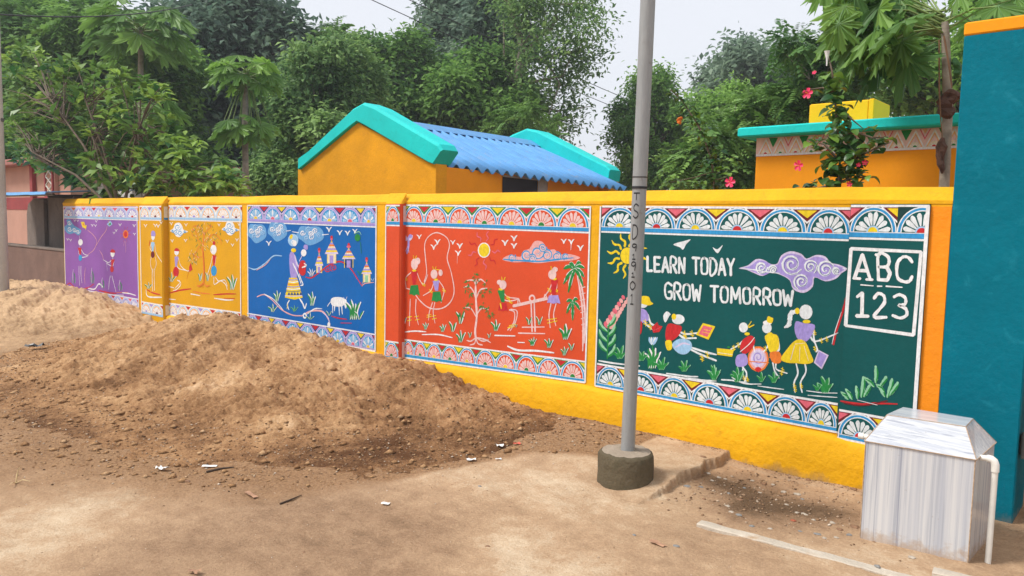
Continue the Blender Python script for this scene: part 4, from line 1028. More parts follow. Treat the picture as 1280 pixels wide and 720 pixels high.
kid5(f, (382, 330), (25, 28), [(345, 365), (375, 372), (415, 378), (408, 410), (385, 440), (355, 435), (340, 400)], 'violet', [[(345, 520), (352, 560), (338, 595), (342, 632)], [(378, 520), (382, 555), (362, 595), (368, 632)], [(412, 385), (400, 420), (420, 440), (495, 412)], [(410, 380), (412, 430), (425, 470), (420, 480)], [(355, 368), (368, 400), (400, 425), (415, 445)]], [(415, 405), (440, 435), (460, 430), (416, 465), (340, 605), (365, 605), (342, 618)])
f.s('ash', 17, [(345, 328), (326, 335), (322, 358), (318, 378), (302, 388)], (1, .3)); f.e('yellow', 350, 326, 9, 12)
f.f('yellow', [(338, 440), (360, 432), (382, 444), (400, 485), (410, 515), (385, 525), (345, 522), (312, 520), (288, 505), (315, 465)]); f.s('lav', 3, [(340, 455), (325, 510)]); f.s('cream', 3, [(360, 455), (358, 515)]); f.s('cream', 3, [(375, 455), (392, 512)]); f.e('yellow', 360, 448, 22, 12); f.s('cream', 3, [(342, 450), (380, 446)])
f.e('yellow', 385, 366, 15, 7); f.s('ash', 5, [(488, 414), (503, 408)])
f.f('lav', [(430, 472), (468, 492), (442, 545), (412, 520)], False); f.f('violet', [(432, 478), (461, 494), (440, 537), (418, 518)], False); f.done('painted_girl', p5, 'tall girl with a ponytail and yellow skirt teaching')
f = Fig(AC); f.s('red', 7, [(485, 452), (497, 400), (520, 330), (532, 275)], (1, .5)); f.s('ash', 2.5, [(480, 450), (492, 400), (515, 330)]); f.done('painted_stick', p5, 'dark red pointer in the teacher’s hand')
f = Fig(A)
for i in range(9):
    u = i / 8; x = 62 + 50 * u; y = 412 - 82 * u; f.e('rose' if i % 2 else 'pink', x - 6, y - 2, 8 - u * 3, 11 - u * 4, -.5); f.e('rose', x + 8, y + 2, 8 - u * 3, 10 - u * 4, .5)
for i in range(7): sgn = -1 if i % 2 else 1; y = 505 - i * 15; f.s('mint', 9, [(58, y), (58 + sgn * 16, y - 16), (58 + sgn * 24, y - 36)], (.5, .4)); f.s('green', 6, [(58, y + 3), (58 + sgn * 18, y - 10), (58 + sgn * 27, y - 28)], (.5, .4))
f.s('green', 5, [(58, 512), (60, 450), (64, 405)]); f.done('painted_flowering_stem', p5)
f = Fig(A)
for i in range(5): f.s('ash' if i % 2 else 'sky', 7, [(194, 472), (186 + i * 4, 460), (184 + i * 6, 448)], (.5, .5))
f.s('green', 6, [(190, 545), (193, 500), (194, 470)]); f.leafs(192, 540, 62, 4, spread=.55, w=.16); f.done('painted_flowering_stem', p5, 'small white flower with long leaves')
f = Fig(A)
for pts in ([(32, 518), (80, 526), (155, 534)], [(235, 556), (300, 565), (330, 566)], [(290, 570), (350, 577), (385, 579)], [(400, 575), (440, 578), (486, 588)]): f.S('ash', 5, pts)
for x, y, h, n in ((95, 512, 40, 4), (160, 518, 36, 4), (220, 545, 38, 4), (288, 550, 34, 4), (378, 565, 34, 4), (448, 582, 42, 3)): f.leafs(x, y, h, n, edge='mint', spread=.9, w=.19)
f.c = AC
for pts in ([(105, 575), (150, 598), (215, 600)], [(202, 607), (260, 615), (300, 620)], [(385, 625), (440, 632), (500, 634)], [(390, 642), (440, 646), (500, 650)]): f.S('ash', 4, pts)
for x, y, h, n in ((215, 592, 36, 3), (262, 595, 44, 3), (128, 590, 55, 2), (455, 632, 60, 4), (425, 625, 30, 3), (38, 585, 50, 3)): f.leafs(x, y, h, n, edge='mint', spread=.8, w=.19)
f.done('painted_plants', p5)
f = Fig((1030, 250, 2.4), TA)
for x, y, L_, a in ((72, 598, 30, -.75), (84, 598, 36, -.55), (100, 596, 38, -.1), (112, 592, 62, .1), (120, 590, 40, .45), (150, 560, 40, -.8), (155, 548, 50, .0), (168, 560, 36, .55), (182, 590, 40, -.5), (190, 592, 58, .25), (198, 585, 45, .55), (180, 575, 32, -.8)):
    tx, ty = x + math.sin(a) * L_, y - math.cos(a) * L_; f.s('mint', 11, [(x, y), ((x + tx) / 2 + 2, (y + ty) / 2), (tx, ty)], (.4, .5)); f.s('green', 5, [(x + 2, y), ((x + tx) / 2 + 6, (y + ty) / 2), (tx + 4, ty + 5)], (.4, .4))
f.s('red', 6, [(50, 603), (110, 612), (160, 610), (220, 612)]); f.s('maroonp', 4, [(60, 610), (120, 616), (190, 602)]); f.s('ash', 3, [(100, 600), (160, 615)]); f.done('painted_plants', p5)
f = Fig((1030, 250, 2.4), 0.03, base=0.004); f.s('white', 3, [(43, 690), (42, 715), (43, 738)], (1, .4)); f.done('paint_drip', p5)
# ------------------------------------------------------------------ teal gate pier, gate edge
pier = thing('gate_pier', (4.32, 0.18, 0), 'tall teal gate pier with an orange top band at the right end of the wall', 'gate pier')
b = MB(); b.box((4.141, -0.006, -0.3), (4.53, 0.36, 2.622), 'teal_dark', 0.006); b.build('shaft', pier)
b = MB(); b.box((4.1385, -0.009, 2.6225), (4.533, 0.363, 2.693), 'house_orange', 0.008); b.build('cap_band', pier)
gate = thing('metal_gate', (4.62, 0.1, 0), 'grey steel gate leaf hinged on the right side of the teal pier', 'gate')
b = MB(); b.box((4.585, 0.06, 0.06), (4.645, 0.12, 1.5), 'post_grey', 0.004); b.build('gate_post', gate)
b = MB(); b.box((4.645, 0.078, 0.32), (6.2, 0.092, 1.45), 'gate_white'); b.build('gate_sheet', gate)
for z in (0.42, 1.2):
    b = MB(); b.box((4.534, 0.03, z - 0.05), (4.583, 0.075, z + 0.07), 'hinge_metal', 0.004); b.tube([(4.556, 0.02, z - 0.06), (4.556, 0.02, z + 0.08)], 0.014, 'hinge_metal', 10)
    b.box((4.575, 0.045, z - 0.03), (4.60, 0.058, z + 0.05), 'hinge_metal', 0.003); b.build('hinge', gate)
b = MB(); b.box((4.645, 0.06, 0.06), (6.2, 0.12, 0.11), 'post_grey', 0.004); b.build('gate_rail', gate)
b = MB(); b.box((4.645, 0.06, 1.455), (6.2, 0.12, 1.5), 'post_grey', 0.004); b.build('gate_rail', gate)

# ------------------------------------------------------------------ marble tiled box with its pipes
bx = thing('tiled_box', (4.24, -0.55, 0), 'marble tiled box with a sloping hipped top beside the teal pier', 'tiled box')
a0, a1 = (3.989, -0.788), (4.462, -0.745)         # front foot corners
bk0, bk1 = (4.005, -0.33), (4.472, -0.33)
ze = 0.50; tp = [(4.045, -0.655, 0.622), (4.392, -0.625, 0.622), (4.385, -0.42, 0.622), (4.06, -0.42, 0.622)]
th = 0.012
def slab(name, q, mat, n=None, parent=bx):
    """thin tile: four corners, thickness inwards"""
    q = [Vector(p) for p in q]; nn = (q[1] - q[0]).cross(q[3] - q[0]).normalized() * -th
    b = MB(); b.add(q + [p + nn for p in q], [(0, 1, 2, 3), (7, 6, 5, 4), (0, 4, 5, 1), (1, 5, 6, 2), (2, 6, 7, 3), (3, 7, 4, 0)], mat); return b.build(name, parent)
P3 = lambda p, z: (p[0], p[1], z)
slab('front_tile', [P3(a0, -0.05), P3(a1, -0.05), P3(a1, ze), P3(a0, ze)], 'marble_upright')
slab('side_tile', [P3(a1, -0.05), P3(bk1, -0.05), P3(bk1, ze), P3(a1, ze)], 'marble_upright')
slab('side_tile', [P3(bk0, -0.05), P3(a0, -0.05), P3(a0, ze), P3(bk0, ze)], 'marble_upright')
slab('back_tile', [P3(bk1, -0.05), P3(bk0, -0.05), P3(bk0, ze), P3(bk1, ze)], 'marble_upright')
o_ = 0.006
e0, e1, e2, e3 = (a0[0] - o_, a0[1] - o_, ze + .002), (a1[0] + o_, a1[1] - o_, ze + .002), (bk1[0] + o_, bk1[1] + o_, ze + .002), (bk0[0] - o_, bk0[1] + o_, ze + .002)
slab('sloping_tile', [e0, e1, tp[1], tp[0]], 'marble_flat'); slab('sloping_tile', [e1, e2, tp[2], tp[1]], 'marble_upright'); slab('sloping_tile', [e2, e3, tp[3], tp[2]], 'marble_flat'); slab('sloping_tile', [e3, e0, tp[0], tp[3]], 'marble_upright')
up = 0.004
slab('top_tile', [(p[0], p[1], p[2] + up) for p in tp], 'marble_flat')
b = MB()
for p, q in ((e0, e1), (e1, e2), (e2, e3), (e3, e0), (e0, tp[0]), (e1, tp[1]), (e2, tp[2]), (e3, tp[3]), (tp[0], tp[1]), (tp[1], tp[2]), (tp[2], tp[3]), (tp[3], tp[0])):
    b.tube([p, q], 0.0024, 'grout', 5)
for c in (a0, a1): b.tube([P3(c, -0.02), P3(c, ze)], 0.0028, 'grout', 5)
b.build('grout_joint', bx)
b = MB(); pp = [(4.468, -0.66, 0.495), (4.50, -0.66, 0.497), (4.52, -0.66, 0.494), (4.530, -0.66, 0.478), (4.531, -0.66, 0.455), (4.529, -0.655, 0.05), (4.528, -0.655, -0.05)]
b.tube(pp, 0.0135, 'pvc', 12); b.build('water_pipe', bx)
b = MB(); b.tube([(4.495, -0.66, 0.497), (4.513, -0.66, 0.4965), (4.524, -0.66, 0.489), (4.530, -0.66, 0.474), (4.531, -0.66, 0.44)], 0.0175, 'pvc', 12); b.build('pipe_elbow', bx)
b = MB(); b.tube([(3.90, -0.60, 0.475), (4.0, -0.60, 0.476)], 0.013, 'pvc', 12); b.tube([(3.90, -0.60, 0.475), (3.925, -0.60, 0.4753)], 0.017, 'pvc', 12); b.build('pipe_stub', bx)

# ------------------------------------------------------------------ steel pole in its concrete collar
PB = (2.668, -0.925)
pole = thing('steel_pole', (PB[0], PB[1], 0), 'tall grey steel pole with black lettering set in a round concrete base', 'pole')
b = MB(); n = 40; rings = [(-0.15, 0.172), (0.0, 0.172), (0.03, 0.170), (0.12, 0.168), (0.178, 0.166), (0.192, 0.158), (0.198, 0.146)]
vs = []; fs = []
for z, r in rings:
    for k in range(n):
        a = 2 * math.pi * k / n; rr = r + 0.007 * mn.noise(Vector((math.cos(a) * 3, math.sin(a) * 3, z * 9))) + 0.004 * mn.noise(Vector((math.cos(a) * 9, math.sin(a) * 9, z * 25)))
        vs.append((PB[0] + 0.0 + rr * math.cos(a), PB[1] + rr * math.sin(a), z + (0.008 * mn.noise(Vector((math.cos(a) * 4, math.sin(a) * 4, 5))) if z > .15 else 0)))
for i in range(len(rings) - 1): fs += [(i * n + k, i * n + (k + 1) % n, (i + 1) * n + (k + 1) % n, (i + 1) * n + k) for k in range(n)]
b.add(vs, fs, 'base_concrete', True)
vs = []; fs = []
for i, r in enumerate((0.147, 0.10, 0.055, 0.03)):
    for k in range(n):
        a = 2 * math.pi * k / n; vs.append((PB[0] + r * math.cos(a), PB[1] + r * math.sin(a), 0.1985 + (0.008 * mn.noise(Vector((math.cos(a) * 4, math.sin(a) * 4, 5))) if i == 0 else 0.008 * mn.noise(Vector((math.cos(a) * r * 30, math.sin(a) * r * 30, 1))) + (0.012 if i == 2 else .004))))
for i in range(3): fs += [(i * n + k, i * n + (k + 1) % n, (i + 1) * n + (k + 1) % n, (i + 1) * n + k) for k in range(n)]
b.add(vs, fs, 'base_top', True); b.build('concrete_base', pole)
PT0 = np.array([2.681, -0.928]); LEAN = np.array([0.0125, -0.002])
pole_c = lambda z: np.array([PT0[0] + LEAN[0] * (z - 0.2), PT0[1] + LEAN[1] * (z - 0.2)])
R0 = 0.0415
b = MB(); zs = [0.17, 1.0, 1.792]; b.tube([(*pole_c(z), z) for z in zs], R0, 'steel', 28)
b.build('lower_tube', pole)
b = MB(); b.tube([(*pole_c(z), z) for z in (1.78, 2.5, 4.2)], R0 * 1.03, 'steel', 28); b.build('upper_tube', pole)
b = MB(); b.tube([(*pole_c(z), z) for z in (1.772, 1.786)], R0 * 1.10, 'ink', 28); b.build('joint_clamp', pole)
b = MB(); b.tube([(*pole_c(z), z) for z in (1.835, 1.843)], R0 * 1.06, 'hinge_metal', 28); b.build('joint_clamp', pole)
# black letters down the pole, painted on the tube
fa = math.atan2(CAM[1] - PB[1], CAM[0] - PB[0])
b = MB()
def pole_letter(ch, zc, h, wang, da=-0.38):
    for stv in GL[ch]:
        pts = smooth_line([np.array(p) for p in stv], 4) if len(stv) > 4 else [np.array(stv[i]) * (1 - t) + np.array(stv[i + 1]) * t for i in range(len(stv) - 1) for t in (0, .34, .67)] + [np.array(stv[-1])]
        for i in range(len(pts) - 1):
            p, q = pts[i], pts[i + 1]; d = q - p; d = d / (np.linalg.norm(d) + 1e-9); nn = np.array([-d[1], d[0]])
            vs = []
            for pt, sg in ((p - d * .04, 1), (q + d * .04, 1), (q + d * .04, -1), (p - d * .04, -1)):
                u = pt[0] * wang + nn[0] * sg * 0.11 * wang * 0.5; v = pt[1] * h + nn[1] * sg * 0.0042
                ang = fa + da - wang / 2 + u; z = zc + h / 2 - v; c = pole_c(z); r = R0 + 0.0012 + i * 0.00002
                vs.append((c[0] + r * math.cos(ang), c[1] + r * math.sin(ang), z))
            b.add(vs, [(0, 1, 2, 3)], 'ink')
for ch, y0, y1 in (('T', 241, 251), ('S', 254, 274), ('D', 280, 299), ('9', 304, 314), ('1', 317, 324), ('9', 326, 338), ('1', 340, 346), ('0', 350, 362), ('1', 366, 380)):
    b = MB(); za = pY(790, y0, PB[1])[2]; zb = pY(790, y1, PB[1])[2]; pole_letter(ch, (za + zb) / 2, (za - zb) * .86, .85 if ch != '1' else .5); b.build('painted_letter', pole)

# ------------------------------------------------------------------ earth: ground sheet, concrete apron, edging
def grid_axis(lo, hi, fine, ext=150):
    a = list(np.arange(lo, hi + 1e-6, fine)); s = fine; x = hi; up_ = []
    while x < ext: s *= 1.35; x += s; up_.append(x)
    s = fine; x = lo; dn = []
    while x > -ext: s *= 1.35; x -= s; dn.append(x)
    return np.array(dn[::-1] + a + up_)
gx = np.unique(np.round(np.concatenate([grid_axis(-3.5, 6.0, 0.024), np.arange(2.83, 2.99, 0.006)]), 4)); gy = np.unique(np.round(np.concatenate([grid_axis(-4.2, 0.2, 0.024), np.arange(-1.0, 0.0, 0.010)]), 4))
def ss(a, b_, x): u = np.clip((x - a) / (b_ - a), 0, 1); return u * u * (3 - 2 * u)
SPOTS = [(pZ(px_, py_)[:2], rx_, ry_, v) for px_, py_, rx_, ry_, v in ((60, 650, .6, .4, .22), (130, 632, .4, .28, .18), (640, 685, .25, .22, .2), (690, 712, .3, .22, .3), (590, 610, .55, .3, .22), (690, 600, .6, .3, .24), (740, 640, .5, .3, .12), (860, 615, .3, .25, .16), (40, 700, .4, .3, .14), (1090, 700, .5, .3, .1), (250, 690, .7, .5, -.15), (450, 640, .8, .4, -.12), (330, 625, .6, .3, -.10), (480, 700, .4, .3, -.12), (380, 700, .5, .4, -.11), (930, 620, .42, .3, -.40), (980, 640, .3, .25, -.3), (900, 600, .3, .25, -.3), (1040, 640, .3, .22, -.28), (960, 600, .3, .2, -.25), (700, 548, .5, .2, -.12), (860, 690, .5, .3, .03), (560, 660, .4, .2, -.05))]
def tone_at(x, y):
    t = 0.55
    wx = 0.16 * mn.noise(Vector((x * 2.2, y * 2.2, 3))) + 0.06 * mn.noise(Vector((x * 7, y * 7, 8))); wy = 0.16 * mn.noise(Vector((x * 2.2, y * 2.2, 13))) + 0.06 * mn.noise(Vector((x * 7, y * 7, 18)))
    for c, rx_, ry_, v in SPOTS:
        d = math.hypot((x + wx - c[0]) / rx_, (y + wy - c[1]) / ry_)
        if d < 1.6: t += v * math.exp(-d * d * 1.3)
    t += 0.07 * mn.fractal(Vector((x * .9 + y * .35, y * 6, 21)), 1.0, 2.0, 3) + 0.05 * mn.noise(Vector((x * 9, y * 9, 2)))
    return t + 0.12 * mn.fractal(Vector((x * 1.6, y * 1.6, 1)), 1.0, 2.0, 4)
EDGE = [(2.93, -0.86), (2.905, -0.64), (2.93, -0.45), (2.885, -0.30), (2.925, -0.15), (2.915, 0.1)]
def apron(x, y):
    """thin concrete apron at the wall's foot: crisp broken edge on the right, worn away towards the road"""
    xe = np.interp(y, [e[1] for e in EDGE], [e[0] for e in EDGE]) + 0.02 * mn.noise(Vector((y * 11, 1, 0))) + .014 * mn.noise(Vector((y * 34, 5, 0)))
    w = 0.12 * mn.noise(Vector((x * 2.5, y * 2.5, 31)))
    a = float(ss(-1.25, -0.60, y + w)) * float(ss(0.6, 1.9, x + w)) * (1.0 if x < xe - .004 else 0.0 if x > xe + .004 else (xe + .004 - x) / .008)
    return a
NX, NY = len(gx), len(gy)
V = np.zeros((NY, NX, 3)); T = np.full((NY, NX), 0.45)
V[:, :, 0] = gx[None, :]; V[:, :, 1] = gy[:, None]
for j in range(NY):
    for i in range(NX):
        x, y = gx[i], gy[j]
        if -8 < x < 8 and -6 < y < 1.5:
            z = 0.010 * mn.fractal(Vector((x * 4, y * 4, 0)), .8, 2.2, 4) + .0035 * mn.noise(Vector((x * 14, y * 14, 6))) + 0.010 * mn.noise(Vector((x * 1.1, y * 1.1, 5)))
            dpx, dpy = x - 3.35, y + 0.42
            z -= 0.03 * math.exp(-(dpx / 0.42) ** 2 - (dpy / 0.34) ** 2)
            if -0.12 < y < 0 and x < 4.1: z += 0.012
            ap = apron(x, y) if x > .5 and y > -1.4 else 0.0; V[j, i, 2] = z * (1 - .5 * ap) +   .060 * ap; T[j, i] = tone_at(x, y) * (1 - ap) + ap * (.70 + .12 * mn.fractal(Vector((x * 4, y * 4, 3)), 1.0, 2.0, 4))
        elif y > 1.5: T[j, i] = 0.25
def ground_z(x, y):
    i = int(np.clip(np.searchsorted(gx, x) - 1, 0, NX - 2)); j = int(np.clip(np.searchsorted(gy, y) - 1, 0, NY - 2))
    u = (x - gx[i]) / (gx[i + 1] - gx[i]); v = (y - gy[j]) / (gy[j + 1] - gy[j])
    return float(V[j, i, 2] * (1 - u) * (1 - v) + V[j, i + 1, 2] * u * (1 - v) + V[j + 1, i, 2] * (1 - u) * v + V[j + 1, i + 1, 2] * u * v)
I = np.arange(NX * NY).reshape(NY, NX)
F = np.stack([I[:-1, :-1], I[:-1, 1:], I[1:, 1:], I[1:, :-1]], -1).reshape(-1, 4)
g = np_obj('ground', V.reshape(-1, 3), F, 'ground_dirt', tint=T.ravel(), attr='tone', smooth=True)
tag(g, kind='structure')
def edging(p, q, w, h, label, seed, jag=0.012):
    p, q = np.array(p), np.array(q); d = q - p; L_ = np.linalg.norm(d); d /= L_; nn = np.array([-d[1], d[0]]); N = max(6, int(L_ / 0.03)); vs = []; fs = []
    for i in range(N + 1):
        u = i / N; c = p + d * L_ * u; wl = w / 2 + jag * mn.noise(Vector((u * L_ * 9, seed, 0))); wr = w / 2 + jag * mn.noise(Vector((u * L_ * 9, seed + 5, 0)))
        z = h + 0.004 * mn.noise(Vector((u * L_ * 7, seed, 3)))
        for o_, zz in ((wl, -0.03), (wl, z - 0.003), (wl - .006, z), (-wr + .006, z + .001), (-wr, z - 0.003), (-wr, -0.03)):
            pt = c + nn * o_; vs.append((pt[0], pt[1], zz))
    for i in range(N): fs += [(i * 6 + k, i * 6 + k + 1, i * 6 + k + 7, i * 6 + k + 6) for k in range(5)]
    fs += [(0, 6 - 1, 4, 3, 2, 1), tuple(N * 6 + k for k in range(6))]
    b = MB(); b.add(vs, fs, 'edge_white'); return tag(b.build('edging_strip', org=zbase(p)), label, 'edging strip', 'pale edging strips set in the dirt')
g0, g1 = pZ(874, 652, 0.01), pZ(1170, 728, 0.01)
edging(g0[:2] + (0, 0), g1[:2] + np.array([.25, .0]), 0.07, 0.009, 'long pale concrete edging strip set in the dirt in front of the box', 1)
g0 = pZ(1163, 713, 0.02); edging(g0[:2] + np.array([0.01, 0]), g0[:2] + np.array([0.5, 0.06]), 0.075, 0.028, 'short white marble edging piece just below the tiled box', 2, 0.004)

# ------------------------------------------------------------------ the two heaps of sand
def heap_fn(crest, tc, toe, p1_, p2_, back, lump, seed):
    cs, cz = zip(*crest); ts_, tt = zip(*toe)
    def h(s_, t):
        tcv = tc + 0.10 * mn.noise(Vector((s_ * 1.3, seed, 0))); zc = np.interp(s_, cs, cz, left=0, right=0); to = np.interp(s_, ts_, tt) + 0.10 * mn.noise(Vector((s_ * 3.0, seed, 2)))
        if zc <= 0.0: return -0.3
        if t < tcv: hh = zc * (back + (1 - back) * ss(0, tcv, t))
        else:
            u = min(1.6, (t - tcv) / max(0.1, to - tcv)); hh = zc * (max(0.0, 1 - u ** p1_) ** p2_) if u < 1 else -0.16 * (u - 1)
        a = ss(0.0, 0.14, hh)
        n1 = mn.fractal(Vector((s_ * 1.9, t * 1.9, seed)), 0.9, 2.1, 3); n2 = mn.fractal(Vector((s_ * 5 + seed, t * 5, 1.5)), 0.75, 2.1, 5)
        n3 = mn.fractal(Vector((s_ * 22, t * 22, seed)), 0.8, 2.1, 3); gul = abs(mn.noise(Vector((s_ * 5 + t * 2.0, t * 0.8, seed + 3))))
        ang = math.atan2(t - .3, s_ + 2.4 if seed < 9 else s_ + 8.2); rad = math.hypot(t - .3, s_ + 2.4 if seed < 9 else s_ + 8.2)
        rill = mn.noise(Vector((ang * 5.5 + .25 * n1, rad * .45, seed + 20))) + .5 * mn.noise(Vector((ang * 13 + .3 * n2, rad * .9, seed + 30)))
        hh += a * ss(.25, .9, rad) * .075 * rill * ss(0.02, .2, hh)
        return hh + a * (lump * n1 + 0.036 * n2 + 0.019 * n3 + 0.006 * mn.noise(Vector((s_ * 47, t * 47, seed))) + 0.008 * mn.noise(Vector((s_ * 29 + 4, t * 29, seed))) - 0.10 * max(0, 0.3 - gul) - 0.07 * max(0, 0.2 - abs(mn.noise(Vector((s_ * 3 + 7, t * 3, seed))))) + 0.02 * max(0, mn.noise(Vector((s_ * 13, t * 13, seed + 9))) - .2)) - 0.006 * (1 - a) + 0.003 * n3
    return h
heapA = heap_fn([(-5.6, 0.0), (-5.15, .07), (-4.7, .15), (-4.22, .25), (-3.7, .37), (-3.2, .455), (-2.6, .51), (-1.95, .475), (-1.1, .375), (-.13, .345), (.4, .25), (.78, .16), (1.46, .085), (1.9, .035), (2.25, 0.015), (2.4, 0)], 0.62,
    [(-6, 2.0), (-4.6, 2.3), (-3.6, 2.65), (-2.6, 2.95), (-1.6, 3.05), (-.386, 3.01), (.38, 2.72), (.97, 2.5), (1.34, 2.19), (1.63, 1.69), (1.8, 1.15), (1.95, .9), (2.3, .75)], 1.0, 1.2, 0.62, 0.034, 4.2)
heapB = heap_fn([(-15, .2), (-12, .3), (-10.6, .36), (-9.36, .43), (-8.23, .47), (-7.4, .42), (-6.7, .33), (-6.0, .23), (-5.4, .14), (-4.8, .07), (-4.3, 0)], 0.62,
    [(-15, 2.4), (-8, 2.7), (-6, 2.7), (-5, 2.6), (-4, 2.4)], 1.2, 1.2, 0.7, 0.034, 11.7)
def toe_tone():  # darker gritty, sandy ground colour around the toe of the heaps
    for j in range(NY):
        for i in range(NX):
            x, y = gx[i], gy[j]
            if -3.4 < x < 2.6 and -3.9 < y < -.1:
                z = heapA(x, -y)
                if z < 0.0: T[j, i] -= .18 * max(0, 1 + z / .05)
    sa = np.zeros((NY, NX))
    for j in range(NY):
        for i in range(NX):
            x, y = gx[i], gy[j]
            if -8 < x < 3.0 and -3.9 < y < 0:
                z = max(heapA(x, -y), heapB(x, -y) if x < -4.2 else -1)
                w = .35 * mn.fractal(Vector((x * 3, y * 3, 44)), 1.0, 2.0, 4)
                sa[j, i] = max(0, min(1, 1.15 + z / .075 + w))
    g.data.attributes.new('sandy', 'FLOAT', 'POINT').data.foreach_set('value', sa.astype(np.float32).ravel())
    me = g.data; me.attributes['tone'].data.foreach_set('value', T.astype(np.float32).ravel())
toe_tone()
def heap(name, fn, s0, s1, ds, t1, mat, label, org, tone):
    xs = np.arange(s0, s1 + 1e-6, ds); ts = np.arange(0.006, t1, 0.0145); nx, ny = len(xs), len(ts); V_ = np.zeros((ny, nx, 3)); T_ = np.zeros((ny, nx))
    for j, t in enumerate(ts):
        for i, x in enumerate(xs): V_[j, i] = (x, -t, fn(x, t)); T_[j, i] = tone(x, t, V_[j, i, 2])
    I_ = np.arange(nx * ny).reshape(ny, nx); F_ = np.stack([I_[:-1, :-1], I_[1:, :-1], I_[1:, 1:], I_[:-1, 1:]], -1).reshape(-1, 4)
    zq = V_[:, :, 2].ravel()[F_].max(axis=1); F_ = F_[zq > -0.02]
    o = np_obj(name, V_.reshape(-1, 3), F_, mat, tint=T_.ravel(), attr='tone', smooth=True, org=org)
    return tag(o, label, 'sand heap', 'heaps of sand tipped along the wall')
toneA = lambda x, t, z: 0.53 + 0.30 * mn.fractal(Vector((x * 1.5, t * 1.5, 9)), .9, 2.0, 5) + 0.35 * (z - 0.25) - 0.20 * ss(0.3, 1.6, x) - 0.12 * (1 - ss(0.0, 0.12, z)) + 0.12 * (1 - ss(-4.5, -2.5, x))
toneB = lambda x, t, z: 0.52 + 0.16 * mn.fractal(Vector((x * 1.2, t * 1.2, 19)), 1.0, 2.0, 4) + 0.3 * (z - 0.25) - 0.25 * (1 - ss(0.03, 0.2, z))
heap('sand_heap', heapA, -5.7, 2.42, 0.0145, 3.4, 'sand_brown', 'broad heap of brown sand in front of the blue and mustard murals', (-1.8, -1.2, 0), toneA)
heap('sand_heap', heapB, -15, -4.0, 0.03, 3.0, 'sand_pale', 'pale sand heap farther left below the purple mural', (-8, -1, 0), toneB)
def surf_z(x, y):
    z = ground_z(x, y)
    if y < -0.01: z = max(z, heapA(x, -y) if -5.7 < x < 2.4 and -y < 3.35 else -1, heapB(x, -y) if -15 < x < -4 and -y < 2.95 else -1)
    return z
# loose grit: on the heaps, at their toe, and over the road
def pebble_cloud(name, pts, sizes, tones, mat='grit'):
    base = np.array([(1, 0, 0), (-1, 0, 0), (0, 1, 0), (0, -1, 0), (0, 0, .8), (0, 0, -.6)], float); fo = np.array([(0, 2, 4), (2, 1, 4), (1, 3, 4), (3, 0, 4), (2, 0, 5), (1, 2, 5), (3, 1, 5), (0, 3, 5)])
    n = len(pts); jit = 1 + nrng.uniform(-.35, .35, (n, 6, 1)); an = nrng.uniform(0, 6.28, n); ca, sa = np.cos(an), np.sin(an)
    v = base[None] * jit * np.array([1, .75, .6]); x = v[:, :, 0] * ca[:, None] - v[:, :, 1] * sa[:, None]; y = v[:, :, 0] * sa[:, None] + v[:, :, 1] * ca[:, None]
    v = np.stack([x, y, v[:, :, 2]], -1) * np.array(sizes)[:, None, None] + np.array(pts)[:, None, :]
    f_ = fo[None] + (np.arange(n) * 6)[:, None, None]
    o = np_obj(name, v.reshape(-1, 3), f_.reshape(-1, 3), mat, tint=np.repeat(tones, 6), attr='tone'); o['kind'] = 'stuff'; return o
pts = []; sz = []; tn = []
while len(pts) < 16000:
    x = rnd.uniform(-5.5, 2.6); t = rnd.uniform(0.05, 3.6); z = heapA(x, t)
    if z < -0.10: continue
    gz = ground_z(x, -t); keep = 0.22 + 0.9 * (z < 0.07) + 0.4 * (x > 0.2)
    if z < gz: keep = 0.55 * max(0, 1 + z / 0.055) ** 1.5; z = gz
    if rnd.random() > keep: continue
    s_ = 0.0028 + 0.009 * rnd.random() ** 4; pts.append((x, -t, z + s_ * .2)); sz.append(s_); tn.append(rnd.random() ** 1.3)
pebble_cloud('sand_grit', pts, sz, tn)
pts = []; sz = []; tn = []
while len(pts) < 2600:
    x = rnd.uniform(-5.4, 2.3); t = rnd.uniform(0.1, 3.3); z = heapA(x, t)
    if z < -0.03 or rnd.random() > .3 + (z < .12): continue
    s_ = 0.008 + 0.032 * rnd.random() ** 4; pts.append((x, -t, max(z, ground_z(x, -t)) + s_ * .1)); sz.append(s_); tn.append(.35 + .4 * rnd.random())
pebble_cloud('sand_clods', pts, sz, tn, 'sand_brown')
pts = []; sz = []; tn = []
while len(pts) < 5000:
    x = rnd.uniform(-3, 5.2); y = rnd.uniform(-3.9, -0.05); d = 0.18
    for cx_, cy_, r, w in ((3.35, -0.55, .5, .9), (1.9, -1.5, .6, .5), (0.9, -2.4, .8, .5), (4.6, -0.5, .4, .7), (-.3, -3.0, .9, .35), (3.9, -.75, .3, .6)):
        d += w * math.exp(-((x - cx_) ** 2 + (y - cy_) ** 2) / r ** 2)
    if rnd.random() > d: continue
    s_ = 0.0018 + 0.006 * rnd.random() ** 5; pts.append((x, y, surf_z(x, y) + s_ * .1)); sz.append(s_); tn.append(.3 + .7 * rnd.random())
pebble_cloud('gravel', pts, sz, tn)
pts = []; sz = []; tn = []
for _ in range(900):
    x = rnd.uniform(0.9, 4.1); y = -0.05 - abs(rnd.gauss(0, .035)); s_ = 0.002 + 0.007 * rnd.random() ** 3; pts.append((x, y, surf_z(x, y) + s_ * .2)); sz.append(s_); tn.append(rnd.random() * .7)
pebble_cloud('wall_foot_grit', pts, sz, tn)
pts = []; sz = []; tn = []
